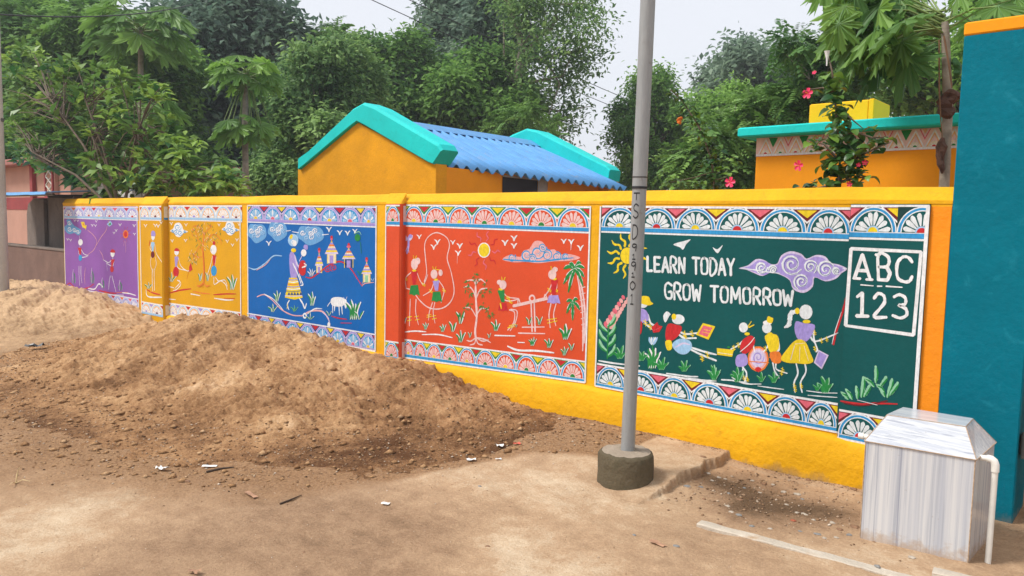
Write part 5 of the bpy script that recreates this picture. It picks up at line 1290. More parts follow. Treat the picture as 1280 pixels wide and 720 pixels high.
for _ in range(1100):
    x = 3.38 + rnd.gauss(0, .30); y = -.48 + rnd.gauss(0, .26)
    if y > -.06 or x < 2.96 or (x > 3.97 and y > -.8): continue
    s_ = .0025 + .011 * rnd.random() ** 3; pts.append((x, y, ground_z(x, y) + s_ * .2)); sz.append(s_); tn.append(.15 + .8 * rnd.random() ** 1.6)
for _ in range(3800):
    x = rnd.uniform(-2.5, 5.0); y = rnd.uniform(-3.9, -.9); s_ = .0016 + .003 * rnd.random() ** 3; pts.append((x, y, surf_z(x, y) + s_ * .1)); sz.append(s_); tn.append(.35 + .65 * rnd.random())
pebble_cloud('rubble', pts, sz, tn)
# single stones one can pick out
def stone(px_, py_, r, mat, label, group='loose stones on the dirt', zoff=0.0):
    g_ = pZ(px_, py_); z = surf_z(g_[0], g_[1]) if py_ > 0 else 0
    for _ in range(6):
        g_ = pZ(px_, py_, z); z = surf_z(g_[0], g_[1]) + zoff
    fl = rnd.uniform(.7, 1.3); b = MB(); n = 6; sd_ = rnd.random() * 50; vs = []; fs = []
    for i, (zz, rr) in enumerate(((-.5, .75), (-.1, 1.0), (.35, .86), (.62, .45))):
        for k in range(n):
            a = 2 * math.pi * k / n; q = rr * r * (1 + .75 * mn.noise(Vector((math.cos(a) * 1.5 + sd_, math.sin(a) * 1.5, zz * .4)))); vs.append((g_[0] + q * math.cos(a) * 1.15, g_[1] + q * math.sin(a) * .85, z + zz * r * .55 * fl + .1 * r))
    for i in range(3): fs += [(i * n + k, i * n + (k + 1) % n, (i + 1) * n + (k + 1) % n, (i + 1) * n + k) for k in range(n)]
    fs.append(tuple(3 * n + k for k in range(n))); b.add(vs, fs, mat)
    return tag(b.build('stone', org=Vector((g_[0], g_[1], z))), label, 'stone', group)
stone(610, 683, .013, 'stone_brown', 'lone brown stone on the dirt in the middle foreground')
stone(793, 669, .011, 'stone_grey', 'small dark grey stone on bare dirt, right of centre foreground'); stone(846, 683, .014, 'stone_grey', 'flat grey stone on the dirt next to the start of the edging strip')
stone(1097, 708, .013, 'stone_grey', 'dark grey stone lying on the long pale edging strip', zoff=.012); stone(1069, 659, .026, 'stone_brown', 'rounded brown stone against the left foot of the tiled box')
stone(992, 651, .013, 'stone_red', 'small brick red stone in the damp dirt left of the box'); stone(1140, 697, .016, 'stone_pale', 'white tile chip lying at the foot of the tiled box', zoff=.002)
stone(879, 571, .02, 'stone_brown', 'brown stone on the concrete apron at the foot of the wall'); stone(859, 608, .019, 'stone_grey', 'grey stone at the broken end of the concrete apron')
stone(600, 608, .012, 'stone_grey', 'dark stone at the toe of the brown sand heap'); stone(234, 602, .018, 'stone_brown', 'lumpy clod beside the white scraps at the foot of the brown heap')
stone(380, 690, .008, 'stone_brown', 'tiny clod on the dirt in the near foreground')
gp = 'chips of stone in the damp patch left of the box'
for px_, py_, c in ((876, 609, 'grey'), (890, 601, 'pale'), (898, 597, 'pale'), (907, 599, 'pale'), (911, 617, 'grey'), (941, 601, 'pale'), (950, 616, 'pale'), (980, 615, 'pale'), (997, 618, 'pale'), (983, 631, 'pale'), (1003, 624, 'grey'), (910, 633, 'pale'), (914, 640, 'pale'), (923, 644, 'grey'), (940, 658, 'grey'), (963, 661, 'pale'), (1000, 664, 'grey'), (1005, 643, 'pale'), (996, 641, 'pale'), (1017, 650, 'pale'), (1040, 654, 'pale'), (1022, 668, 'grey'), (1045, 672, 'pale'), (1062, 669, 'grey'), (885, 592, 'pale'), (966, 606, 'pale'), (1050, 662, 'brown'), (1030, 673, 'pale'), (955, 605, 'brown'), (1010, 600, 'brown'), (880, 624, 'brown'), (925, 625, 'brown'), (1060, 600, 'brown'), (1068, 612, 'brown'), (900, 655, 'brown'), (930, 610, 'grey')):
    stone(px_, py_, rnd.uniform(.010, .020), 'stone_' + c, c + ' stone chip ' + ('by the broken edge of the concrete apron' if px_ < 915 and py_ < 615 else 'near the foot of the tiled box' if px_ > 1028 and py_ > 640 else 'beside the long pale edging strip' if py_ > 640 else 'close under the yellow plinth left of the box' if py_ < 608 else 'in the middle of the dark damp soil'), gp)
# litter
def on_surf(px_, py_):
    z = 0.0
    for _ in range(25):
        g_ = pZ(px_, py_, z); z += 0.5 * (surf_z(g_[0], g_[1]) - z)
    return Vector((g_[0], g_[1], surf_z(g_[0], g_[1])))
def scrap(px_, py_, w, l, mat, name, label, cat, ang=0.0, curl=.35):
    p = on_surf(px_, py_); n = 5; vs = []; fs = []; sd_ = rnd.random() * 9
    for j in range(n):
        for i in range(n):
            u, v = (i / (n - 1) - .5), (j / (n - 1) - .5); x = u * l + .1 * l * mn.noise(Vector((v * 4, sd_, 1))); y = v * w * (1 + .5 * mn.noise(Vector((u * 4, sd_, 2))))
            vs.append((p.x + x * math.cos(ang) - y * math.sin(ang), p.y + x * math.sin(ang) + y * math.cos(ang), p.z + (.03 if mat == 'black_plastic' else .007) + curl * w * (abs(mn.noise(Vector((u * 3, v * 3, sd_)))) + .6 * u * u)))
    for j in range(n - 1): fs += [(j * n + i, j * n + i + 1, (j + 1) * n + i + 1, (j + 1) * n + i) for i in range(n - 1)]
    b = MB(); b.add(vs, fs, mat); return tag(b.build(name, org=p), label, cat)
scrap(203, 588, .05, .07, 'paper', 'plastic_scrap', 'crumpled white plastic scrap at the left front of the brown heap', 'scrap', .4, .6)
scrap(262, 584, .03, .09, 'paper', 'paper_scrap', 'flat whitish paper scrap on the front toe of the brown heap', 'scrap', .8)
scrap(314, 620, .03, .12, 'dead_leaf', 'dry_leaf', 'long curled pale brown leaf on the dirt before the heap', 'leaf', -.1)
scrap(482, 631, .03, .045, 'paper', 'paper_scrap', 'small white paper scrap alone on the dirt near the foreground', 'scrap', .5)
scrap(589, 576, .04, .06, 'paper', 'paper_scrap', 'white paper scrap at the right toe of the brown heap', 'scrap', .9)
scrap(625, 559, .05, .05, 'paper', 'plastic_scrap', 'crumpled white plastic scrap on the sand left of the pole', 'scrap', .9, .5)
scrap(646, 556, .03, .05, 'red_scrap', 'plastic_scrap', 'red plastic scrap on the sand left of the pole', 'scrap', .9, .5)
scrap(623, 575, .02, .04, 'paper', 'paper_scrap', 'small white chip of paper below the red scrap', 'scrap', .9)
scrap(822, 681, .03, .09, 'dead_leaf', 'dry_leaf', 'dry brown leaf lying on the dirt below the pole', 'leaf', -.2)
scrap(243, 717, .03, .05, 'dead_leaf', 'dry_leaf', 'reddish dry leaf at the bottom edge of the dirt', 'leaf', .5, .6)
scrap(44, 437, .09, .2, 'black_plastic', 'plastic_bag', 'torn black plastic bag on the pale sand heap', 'plastic bag', .6, .7)
def twig(pts, r, mat, name, label, cat):
    q = [on_surf(*p) + Vector((0, 0, .006)) for p in pts]; b = MB(); b.tube(q, [r] * (len(q) - 1) + [r * .5], mat, 6); return b, q[0], name, label, cat
for a in (([(350, 631), (363, 626), (377, 620)], .005, 'twig', 'twig', 'dark straight twig lying on the dirt before the heap', 'twig'), ([(258, 591), (275, 587), (292, 585)], .007, 'twig', 'twig', 'short dark stick at the foot of the brown heap', 'twig')):
    b, q, nm, lb, ct = twig(*a); tag(b.build(nm, org=q), lb, ct)
b = MB(); p = on_surf(20, 604)
for dx, dy, dz in ((.02, .02, .10), (.18, .02, .05), (.10, -.06, .03), (-.03, .02, .06)): b.tube([p, p + Vector((dx * .5, dy * .5, dz * .8)), p + Vector((dx, dy, dz))], [.003, .0025, .001], 'straw', 5)
tag(b.build('dry_grass', org=p), 'pale dry grass sprig standing in the dirt at the left', 'dry grass')

# ------------------------------------------------------------------ shed with teal gables and blue sheet roof
Y0, Y1 = 3.0, 7.8
shed = thing('shed', (-5, 5, 0), 'small ochre shed with teal gable copings and a blue corrugated roof behind the wall', 'shed')
q2 = lambda x, y, Y: (float(pY(x, y, Y)[0]), float(pY(x, y, Y)[2]))
gl, gp_, gr = q2(372.5, 212, Y0), q2(445, 152, Y0), q2(545, 205, Y0)
rf_e0 = pY(557, 206.5, Y0 + .25); ze_ = float(rf_e0[2]); rf_e1 = pZ(784, 236.5, ze_)
XR = gp_[0]
b = MB(); b.prism([(gl[0], -0.1), (gr[0], -0.1), (gr[0], gr[1]), gp_, gl], 'Y', Y0, Y0 + .22, 'house_ochre'); b.build('gable_wall', shed)
farR = q2(762, 222, Y1); nr = q2(557, 184, Y0)
b = MB(); b.add([(gr[0] - .001, Y0 + .22, -0.1), (farR[0] - .25, Y1, -0.1), (farR[0] - .25, Y1, ze_ - .03), (gr[0] - .001, Y0 + .22, ze_ - .03)], [(0, 1, 2, 3)], 'house_orange')
b.build('side_wall', shed); b = MB(); b.add([(gl[0], Y0 + .22, -0.1), (gl[0], Y1, -0.1), (gl[0], Y1, gl[1]), (gl[0], Y0 + .22, gl[1])], [(3, 2, 1, 0)], 'house_ochre'); b.build('side_wall', shed)
# doorway under the eave: its inner shade painted as a flat near-black sheet
wl = lambda u: Vector((gr[0] + (farR[0] - .25 - gr[0]) * u + .012, Y0 + .22 + (Y1 - Y0 - .22) * u, 0))
def on_side(px_):
    best = min((abs((lambda p: 640 + FPX * ((p - Vector(CAM)).dot(Vector(CR))) / ((p - Vector(CAM)).dot(Vector(CF))))(Vector((wl(u / 400).x, wl(u / 400).y, 2.2))) - px_), u / 400) for u in range(401)); return best[1]
ua, ub, uc = on_side(628), on_side(672), on_side(684)
b = MB(); A_, B_ = wl(ua), wl(ub); b.add([A_, B_, B_ + Vector((0, 0, ze_ - .09)), A_ + Vector((0, 0, ze_ - .09))], [(0, 1, 2, 3)], 'doorway_gloom'); b.build('doorway', shed)
b = MB(); A_, B_ = wl(ub) + Vector((.01, 0, 0)), wl(uc) + Vector((.01, 0, 0)); b.add([A_, B_, B_ + Vector((0, 0, ze_ - .06)), A_ + Vector((0, 0, ze_ - .06))], [(0, 1, 2, 3)], 'frame_grey')
A_, B_ = wl(ua) + Vector((.01, 0, ze_ - .09)), wl(ub) + Vector((.01, 0, ze_ - .09)); b.add([A_, B_, B_ + Vector((0, 0, .03)), A_ + Vector((0, 0, .03))], [(0, 1, 2, 3)], 'frame_grey'); b.build('door_frame', shed)
# copings: a thick rounded band over each gable
def coping(pts_out, pts_in, ya, yb, name):
    b = MB(); n = len(pts_out); vs = []; e = .03
    def ring(y, k):
        r_ = []
        for o_, i_ in zip(pts_out, pts_in):
            o_, i_ = np.array(o_), np.array(i_); r_.append((i_ + (o_ - i_) * k, y))
        return r_
    prof = [(ya + e, 0.0, 0), (ya, 0.06, 0), (ya, .88, 0), (ya + e, 1.0, 0), (yb - e, 1.0, 0), (yb, .9, 0), (yb, 0.06, 0), (yb - e, 0.0, 0)]
    m_ = len(prof); vs = []; fs = []
    for j in range(n):
        o_, i_ = np.array(pts_out[j]), np.array(pts_in[j])
        for y, k, _ in prof: p = i_ + (o_ - i_) * k; vs.append((p[0], y, p[1]))
    for j in range(n - 1): fs += [(j * m_ + k, (j + 1) * m_ + k, (j + 1) * m_ + (k + 1) % m_, j * m_ + (k + 1) % m_) for k in range(m_)]
    fs += [tuple(range(m_)), tuple((n - 1) * m_ + k for k in range(m_ - 1, -1, -1))]
    b.add(vs, fs, 'teal_bright'); return b.build(name, shed)
sub = lambda P_: [np.array(P_[i]) * (1 - u) + np.array(P_[i + 1]) * u for i in range(len(P_) - 1) for u in (0, .5)] + [np.array(P_[-1])]
o1 = [q2(372.6, 197, Y0 - .06), q2(385, 188, Y0 - .06), q2(440, 136, Y0 - .06), q2(454, 128, Y0 - .06), q2(470, 134, Y0 - .06), q2(548, 180, Y0 - .06), q2(552, 187, Y0 - .06)]
i1 = [q2(372.6, 212, Y0 - .06), q2(380, 206, Y0 - .06), q2(436, 159, Y0 - .06), q2(445, 152, Y0 - .06), q2(455, 157, Y0 - .06), q2(534, 203, Y0 - .06), q2(540, 205, Y0 - .06)]
coping(o1, i1, Y0 - .06, Y0 + .30, 'gable_coping')
Z0, Z1 = Y1, Y1 + .4
o2 = [q2(560, 215, Z0), q2(640, 168, Z0), q2(658, 160.5, Z0), q2(672, 163.5, Z0), q2(757, 207, Z0), q2(762, 212, Z0)]
i2 = [q2(560, 232, Z0), q2(640, 190, Z0), q2(652, 180, Z0), q2(660, 182, Z0), q2(752, 224, Z0), q2(760, 226, Z0)]
coping(o2, i2, Z0, Z1, 'gable_coping')
# corrugated sheets
ya, yb = Y0 + .26, Y1 + .05
zr = float(pX(506, 155.5, XR)[2]); XF = float(pY(661, 170, Y1)[0]); zrf = float(pY(661, 179, Y1)[2])
E0, E1 = pY(557, 207, Y0 + .26), pY(784, 236.5, Y1)
NS = 5
def roof_pt(u, v):
    a = np.array([XR + .03, ya, zr]) * (1 - u) + np.array([XF + .03, yb, zrf]) * u; e = np.array(E0) * (1 - u) + np.array(E1) * u
    return a * (1 - v) + e * v
for k in range(NS):
    u0, u1 = k / NS, (k + 1) / NS + (0.012 if k < NS - 1 else 0.0); n = 42; vs = []; fs = []
    for i in range(n + 1):
        u = u0 + (u1 - u0) * i / n; w = 0.042 * math.cos(u * 21 * 2 * math.pi) + (0.006 if k % 2 else 0)
        for j in range(5): p = roof_pt(u, j / 4 * (1 + .006 * mn.noise(Vector((u * 30, 1, 1))))); vs.append((p[0], p[1], p[2] + w))
    for i in range(n): fs += [(i * 5 + j, i * 5 + j + 1, i * 5 + j + 6, i * 5 + j + 5) for j in range(4)]
    b = MB(); b.add(vs, fs, 'roof_blue', True); o = b.build('roof_sheet', shed); o.modifiers.new('thick', 'SOLIDIFY').thickness = .006
b = MB(); vs = []
for u in (0, 1):
    p = roof_pt(u, 0); vs += [(p[0] - .5, p[1], p[2] - .2), (p[0] - .28, p[1], p[2] - .04), (p[0] - .06, p[1], p[2] + .055), (p[0] + .04, p[1], p[2] + .06)]; q = roof_pt(u, .12); vs.append((q[0], q[1], q[2] + .04))
b.add(vs, [(i, i + 1, i + 6, i + 5) for i in range(4)], 'roof_blue'); o = b.build('ridge_cap', shed); o.modifiers.new('thick', 'SOLIDIFY').thickness = .008
b = MB(); b.add([(XR - .03, ya, zr - .03), (XF - .03, yb, zrf - .03), (gl[0] - .1, yb, gl[1] - .02), (gl[0] - .1, ya, gl[1] - .02)], [(0, 1, 2, 3)], 'roof_blue'); b.build('roof_sheet', shed)
b = MB(); b.prism([(gl[0], -.1), (farR[0] - .1, -.1), i2[-1], i2[-2], i2[3], i2[2], i2[0]], 'Y', Z0 + .03, Z1 - .03, 'house_ochre'); b.build('gable_wall', shed)

# ------------------------------------------------------------------ orange house with teal slab on the right
Yh = 2.0
hs = thing('orange_house', (4, 3.4, 0), 'flat roofed orange house with a teal slab edge and patterned frieze at the right', 'house')
xl = float(pY(945, 200, Yh)[0]); zs0 = float(pY(934, 173.5, Yh)[2]); zs1 = float(pY(934, 162, Yh)[2]); zf = float(pY(945, 196, Yh)[2])
b = MB(); b.box((xl, Yh, -.1), (7.0, Yh + 2.8, zf), 'house_orange'); b.build('wall', hs)
b = MB(); b.box((xl - .002, Yh - .004, zf + .001), (7.0, Yh + 2.802, zs0 - .001), 'pink_frieze'); b.build('frieze', hs)
b = MB(); b.box((xl - .12, Yh - .16, zs0), (7.1, Yh + 2.9, zs1), 'teal_bright', .012); b.build('roof_slab', hs)
b = MB(); h_ = zs0 - zf; px0 = xl + .02; pw = 0.138; y = Yh - .006
rect(b, xl, 5.5, zf + .002, zf + .02, y - .0004, 'white')
for i in range(22):
    x = px0 + i * pw; c = x + pw / 2
    def tri(x0, x1, x2, za, zb, col, dy): b.add([(x0, y - dy, za), (x1, y - dy, za), (x2, y - dy, zb)], [(0, 1, 2)], col)
    for k, col in ((1.0, 'white'), (.82, 'peach'), (.66, 'palepink')): tri(c - pw * .5 * k, c + pw * .5 * k, c, zf + .022, zf + .022 + (h_ - .03) * k, col, .001 + (1 - k) * .002)
    b.add([(c + .30 * pw * k_ * math.cos(a), y - .0022, zf + .022 + .30 * pw * math.sin(a)) for k_ in (1,) for a in [math.pi * j / 8 for j in range(9)]], [tuple(range(9))], 'cream')
    for j in range(5):
        a = math.pi * (.12 + .76 * j / 4); b.add([(c + pw * .12 * math.cos(a - .25), y - .0027, zf + .022 + pw * .12 * math.sin(a - .25)), (c + pw * .28 * math.cos(a), y - .0027, zf + .022 + pw * .28 * math.sin(a)), (c + pw * .12 * math.cos(a + .25), y - .0027, zf + .022 + pw * .12 * math.sin(a + .25))], [(0, 1, 2)], 'white')
    b.add([(c + .11 * pw * math.cos(a), y - .0032, zf + .022 + .10 * pw * math.sin(a)) for a in [math.pi * j / 6 for j in range(7)]], [tuple(range(7))], 'red' if i % 2 == 0 else 'green')
    for k, col in ((.8, 'pink' if i % 2 else 'green'), (.62, 'palepink' if i % 2 else 'green'), (.36, 'peach' if i % 2 else 'green')): tri(x + pw - pw * .38 * k, x + pw + pw * .38 * k, x + pw, zs0 - .006, zs0 - .006 - (h_ - .06) * k, col, .0012 + (1 - k) * .002)
b.build('painted_frieze', hs)
yt = 3.0; xa_, za_ = q2(1092, 147, yt); xb_, zb_ = q2(1012, 128, yt); ztop = q2(1112, 122, yt)[1]
tk = thing('water_tank', ((xa_ + xb_) / 2, yt + .4, zs1), 'yellow masonry water tank standing on the flat roof of the orange house', 'water tank')
b = MB(); b.box((xb_, yt, zs1 + .001), (xa_ - .05, yt + .5, ztop), 'tank_yellow', .01); b.build('tank_wall', tk)
b = MB(); b.box((xa_ - .048, yt - .01, zs1 + .001), (xa_, yt + .5, ztop + .004), 'tank_yellow', .006); b.build('corner_pier', tk)

# ------------------------------------------------------------------ left end: low wall and booth with blue sheet, pink house, concrete pole
lw = thing('roadside_booth', (-11, .6, 0), 'grey plastered roadside booth with a low front wall left of the murals', 'booth')
za0 = float(pY(79, 313, .02)[2])
b = MB(); b.box((-13.6, .02, -.2), (-9.31, .16, za0 - .02), 'low_plaster', .008); b.build('low_wall', lw)
b = MB(); b.box((-13.6, .005, za0 - .0185), (-9.31, .175, za0 + .02), 'old_plaster', .006); b.build('wall_cap', lw)
xw0 = float(pY(34, 290, .9)[0]); zt_ = float(pY(60, 246, .5)[2])
b = MB(); vs = [(xw0, .9, -.1), (-9.31, .9, -.1), (-9.31, .9, zt_), (xw0 + .5, .9, zt_), (xw0 + .12, .9, zt_ - .12), (xw0, .9, zt_ - .35)]
b.add(vs + [(v[0], 1.05, v[2]) for v in vs], [tuple(range(6)), tuple(range(11, 5, -1))] + [(i, i + 6, (i + 1) % 6 + 6, (i + 1) % 6) for i in range(6)], 'old_plaster'); b.build('back_wall', lw)
b = MB(); b.box((-9.36, .18, -.1), (-9.312, .895, zt_ - .02), 'old_plaster'); b.build('side_wall', lw)
xm = float(pY(49, 290, .88)[0]); b = MB(); b.box((xm, .82, -.1), (xm + .5, .895, zt_ - .03), 'old_plaster', .01); b.build('pilaster', lw)
sh = thing('metal_awning', (-11.2, .4, zt_), 'thin blue painted metal sheet roofing the grey booth at the left', 'awning sheet')
c0, c1 = pY(0, 240, .1), pY(102, 244.5, .1)
b = MB(); n = 24; vs = []; fs = []
for i in range(n + 1):
    u = i / n; x = c0[0] - 1 + (-8.85 - c0[0] + 1) * u; wv = .012 * mn.noise(Vector((x * 3, 0, 0)))
    zf_ = zt_ + .035 + wv
    for y, z in ((-.42, zf_ - .05), (-.40, zf_ - .005), (.35, zf_ + .05), (1.15, zf_ + .10)): vs.append((x, y, z))
for i in range(n): fs += [(i * 4 + j, i * 4 + 4 + j, i * 4 + 5 + j, i * 4 + 1 + j) for j in range(3)]
b.add(vs, fs, 'shade_blue'); o = b.build('metal_sheet', sh); o.modifiers.new('thick', 'SOLIDIFY').thickness = .012
b = MB(); b.tube([(-9.7, -.1, zt_ - .03), (-9.7, 1.1, zt_ + .02)], .03, 'hinge_metal', 8); b.tube([(-13, -.25, zt_ - .01), (-8.95, -.25, zt_ - .01)], .022, 'hinge_metal', 8); b.build('support_bar', sh)
Yp = 2.0
ph = thing('pink_house', (-18, Yp + 2, 0), 'old pink plastered house with maroon bands behind the booth', 'house')
xr_ = float(pY(88, 230, Yp)[0]); ztp = float(pY(60, 205, Yp)[2]); xl_ = xr_ - 14
b = MB(); b.box((xl_, Yp, -.1), (xr_, Yp + 5, ztp), 'pink_wall'); b.build('wall', ph)
b = MB(); b.box((xl_ - .3, Yp - .35, ztp + .002), (xr_ + .2, Yp + 5.2, ztp + .16), 'faded_maroon', .02); b.build('roof_slab', ph)
b = MB(); b.box((xl_, Yp - .012, float(pY(20, 262, Yp)[2])), (xr_ + .005, Yp - .001, float(pY(20, 247, Yp)[2])), 'maroon'); b.build('band', ph)
for px_ in (44, 72):
    x = float(pY(px_, 230, Yp)[0]); b = MB(); b.box((x - .1, Yp - .10, -.1), (x + .1, Yp - .002, ztp), 'maroon' if px_ == 44 else 'pink_wall', .01); b.build('pilaster', ph)
for px_ in (68,):
    x = float(pY(px_, 225, Yp)[0]); z = float(pY(px_, 222, Yp)[2]); b = MB()
    for (u0, u1, v0, v1) in ((-.28, -.22, -.45, .45), (.22, .28, -.45, .45), (-.28, .28, .45, .52), (-.28, .28, -.52, -.45)): b.box((x + u0, Yp - .14, z + v0), (x + u1, Yp - .101, z + v1), 'maroon')
    for k in range(4): b.tube([(x - .2, Yp - .12, z - .4 + k * .22), (x + .2, Yp - .12, z - .2 + k * .22)], .02, 'dirty_white', 6); b.tube([(x + .2, Yp - .12, z - .4 + k * .22), (x - .2, Yp - .12, z - .2 + k * .22)], .02, 'dirty_white', 6)
    b.build('grille', ph)
xq, zq_ = q2(128, 197, Yp + 1.5); b = MB(); b.box((xq - .7, Yp + 1.2, 0), (xq + .2, Yp + 4, zq_ - .3), 'dirty_white'); b.build('annex_wall', ph)
b = MB(); b.box((xq - .8, Yp + 1.1, zq_ - .298), (xq + .3, Yp + 4.1, zq_ + .05), 'faded_maroon', .02); b.build('annex_roof', ph)
bw = thing('back_wall', (-9, 3, 0), 'stained old compound wall just behind the left end of the murals', 'wall'); b = MB(); xa2, za2 = q2(97, 236, 2.6); xb2, _ = q2(165, 240, 2.6)
b.box((xa2, 2.6, -.1), (xb2, 2.8, max(1.9, float(pY(110, 229, 2.6)[2]))), 'dirty_white', .01); b.build('wall_body', bw)
cp = thing('concrete_pole', (-9.9, -.9, 0), 'weathered concrete electricity pole at the left edge', 'pole')
ptp = pY(-1.5, 200, -1.2); b = MB(); b.tube([(ptp[0], -1.2, -.2), (ptp[0], -1.2, 6.5)], [.085, .065], 'pole_concrete', 10); b.build('shaft', cp)
b = MB(); b.box((ptp[0] - .07, -1.27, 2.9), (ptp[0] + .07, -1.13, 2.95), 'hinge_metal', .004); b.build('clamp_band', cp)
def wire(p, q, sag, label, r=.012):
    b = MB(); pts = []
    for i in range(13):
        u = i / 12; pts.append(Vector(p) * (1 - u) + Vector(q) * u - Vector((0, 0, sag * 4 * u * (1 - u))))
    b.tube(pts, r, 'wire', 5); tag(b.build('power_line', org=Vector(p)), label, 'power line', 'power lines across the sky')
wire(pD(380, -40, 19), pD(960, 205, 40), .3, 'lower of the two thin overhead lines crossing the sky'); wire(pD(440, -35, 19), pD(960, 190, 40), .3, 'upper of the two thin overhead lines crossing the sky')
wire(pD(-30, 16, 11), pD(240, 6, 19), .15, 'overhead line by the concrete pole at the upper left')
# ------------------------------------------------------------------ vegetation
def leaf_quads(centers, dirs, ups, L_, wd, fold=0.25, droop=0.2, simple=False):
    """bent leaves: 6 vertices, 4 triangles' worth in 2 quads"""
    n = len(centers); d = dirs / (np.linalg.norm(dirs, axis=1, keepdims=True) + 1e-9); s = np.cross(d, ups); s /= np.linalg.norm(s, axis=1, keepdims=True) + 1e-9; u = np.cross(s, d)
    L_ = L_[:, None]; w = L_ * wd
    if simple:
        v = np.stack([centers, centers + d * L_ * .45 + s * w + u * L_ * .05, centers + d * L_ - u * L_ * droop, centers + d * L_ * .45 - s * w], 1).reshape(-1, 3)
        return v, (np.arange(n) * 4)[:, None] + np.array([[0, 3, 2, 1]]), 4
    p0 = centers; p1 = centers + d * L_ * .5 + u * L_ * .06; p2 = centers + d * L_ - u * L_ * droop
    a = centers + d * L_ * .42 + s * w + u * L_ * fold * .3; b_ = centers + d * L_ * .42 - s * w + u * L_ * fold * .3
    v = np.stack([p0, a, p2, p1, b_], 1).reshape(-1, 3)
    k = (np.arange(n) * 5)[:, None]; f1 = k + np.array([[0, 3, 2, 1]]); f2 = k + np.array([[0, 4, 2, 3]])
    return v, np.concatenate([f1, f2]), 5
def clump_points(clumps, n, shell=0.55):
    """points in ellipsoids [(c, r)], favouring the outside; returns points, outward dirs, clump index"""
    w = np.array([c[1] ** 2 for c in clumps], float); idx = nrng.choice(len(clumps), n, p=w / w.sum())
    C_ = np.array([c[0] for c in clumps]); R_ = np.array([c[1] for c in clumps])
    d = nrng.normal(size=(n, 3)); d /= np.linalg.norm(d, axis=1, keepdims=True)
    rr = nrng.random(n) ** (1 / 3) * (1 - shell) + shell * nrng.uniform(.75, 1.08, n)
    # twiggy sub clusters make an uneven outline
    p = C_[idx] + d * (R_[idx] * rr)[:, None] * np.array([1, 1, .66])
    return p, d, idx
def sprays(p, d, k, spread):
    n = len(p); q = np.repeat(p, k, 0) + nrng.normal(size=(n * k, 3)) * spread; return q, np.repeat(d, k, 0)
def crown_mesh(name, parent, clumps, nspray, k, leaf, mat, spread=None, aspect=.30, droop=.25, tint=(.35, .22), hang=.3, shell=.55):
    p, d, idx = clump_points(clumps, nspray, shell); spread = spread or leaf * 1.25
    ct = nrng.normal(size=len(clumps)) * .22
    st = nrng.normal(size=nspray) * tint[1] * .6
    q, dd = sprays(p, d, k, spread); n = len(q)
    dirs = dd * .6 * np.array([1, 1, .5]) + nrng.normal(size=(n, 3)) * .7 * np.array([1, 1, .5]) + np.array([0, 0, -.5 * hang]); ups = nrng.normal(size=(n, 3)) * .35 + np.array([0, 0, 1.])
    L_ = leaf * nrng.uniform(.6, 1.25, n)
    v, f, per = leaf_quads(q, dirs, ups, L_, aspect, droop=droop, simple=True)
    t = tint[0] + np.repeat(ct[idx] + st, k) + nrng.normal(size=n) * tint[1] * .5
    return np_obj(name, v, f, mat, parent, tint=np.repeat(np.clip(t, 0, 1), per))
def frond_mesh(name, parent, clumps, n, fl, pairs, leaf, mat, tint=(.4, .2), droop=.35, aspect=.3, hang=.2, shell=.5, updir=0.0):
    """feathery (pinnate) foliage: every frond carries pairs of small leaflets"""
    p, d, idx = clump_points(clumps, n, shell)
    dirs = d + nrng.normal(size=(n, 3)) * .5 + np.array([0, 0, updir - hang]); dirs /= np.linalg.norm(dirs, axis=1, keepdims=True)
    up = np.tile(np.array([0, 0, 1.]), (n, 1)) + nrng.normal(size=(n, 3)) * .25; s = np.cross(dirs, up); s /= np.linalg.norm(s, axis=1, keepdims=True) + 1e-9
    L_ = fl * nrng.uniform(.6, 1.2, n); cs = []; ds = []; us = []; ts = []; ls = []
    base_t = tint[0] + nrng.normal(size=n) * tint[1] * .6 + (nrng.normal(size=len(clumps)) * .1)[idx]
    for j in range(pairs):
        u = (j + .6) / pairs
        c = p + dirs * (L_ * u)[:, None] - np.array([0, 0, 1.]) * (L_ * droop * u * u)[:, None]
        for sg in (-1, 1):
            cs.append(c); ds.append(s * sg + dirs * .55 - np.array([0, 0, .25]) + nrng.normal(size=(n, 3)) * .18); us.append(up); ts.append(base_t + nrng.normal(size=n) * .06); ls.append(leaf * (1.1 - .5 * abs(u - .4)) * L_ / fl)
    v, f, per = leaf_quads(np.concatenate(cs), np.concatenate(ds), np.concatenate(us), np.concatenate(ls), aspect, droop=.12, simple=True)
    return np_obj(name, v, f, mat, parent, tint=np.repeat(np.clip(np.concatenate(ts), 0, 1), per))
def px_clumps(lst, D, dz=None, fill=1):
    """clump list from the view: (x, y, r) in photo pixels at distance D along the view, with depth of their own"""
    out = []
    for x, y, r in lst:
        for k in range(fill):
            dd = D + (dz if dz is not None else 1.2) * rnd.uniform(-1, 1)
            for _ in range(6):      # every mass is a bunch of separate tufts
                a = rnd.random() * 6.28; k_ = .88 * rnd.random() ** .6; out.append((pD(x + r * k_ * math.cos(a), y + r * k_ * math.sin(a), dd + rnd.uniform(-1, 1) * r / FPX * dd), r / FPX * dd * rnd.uniform(.2, .46)))
    return out
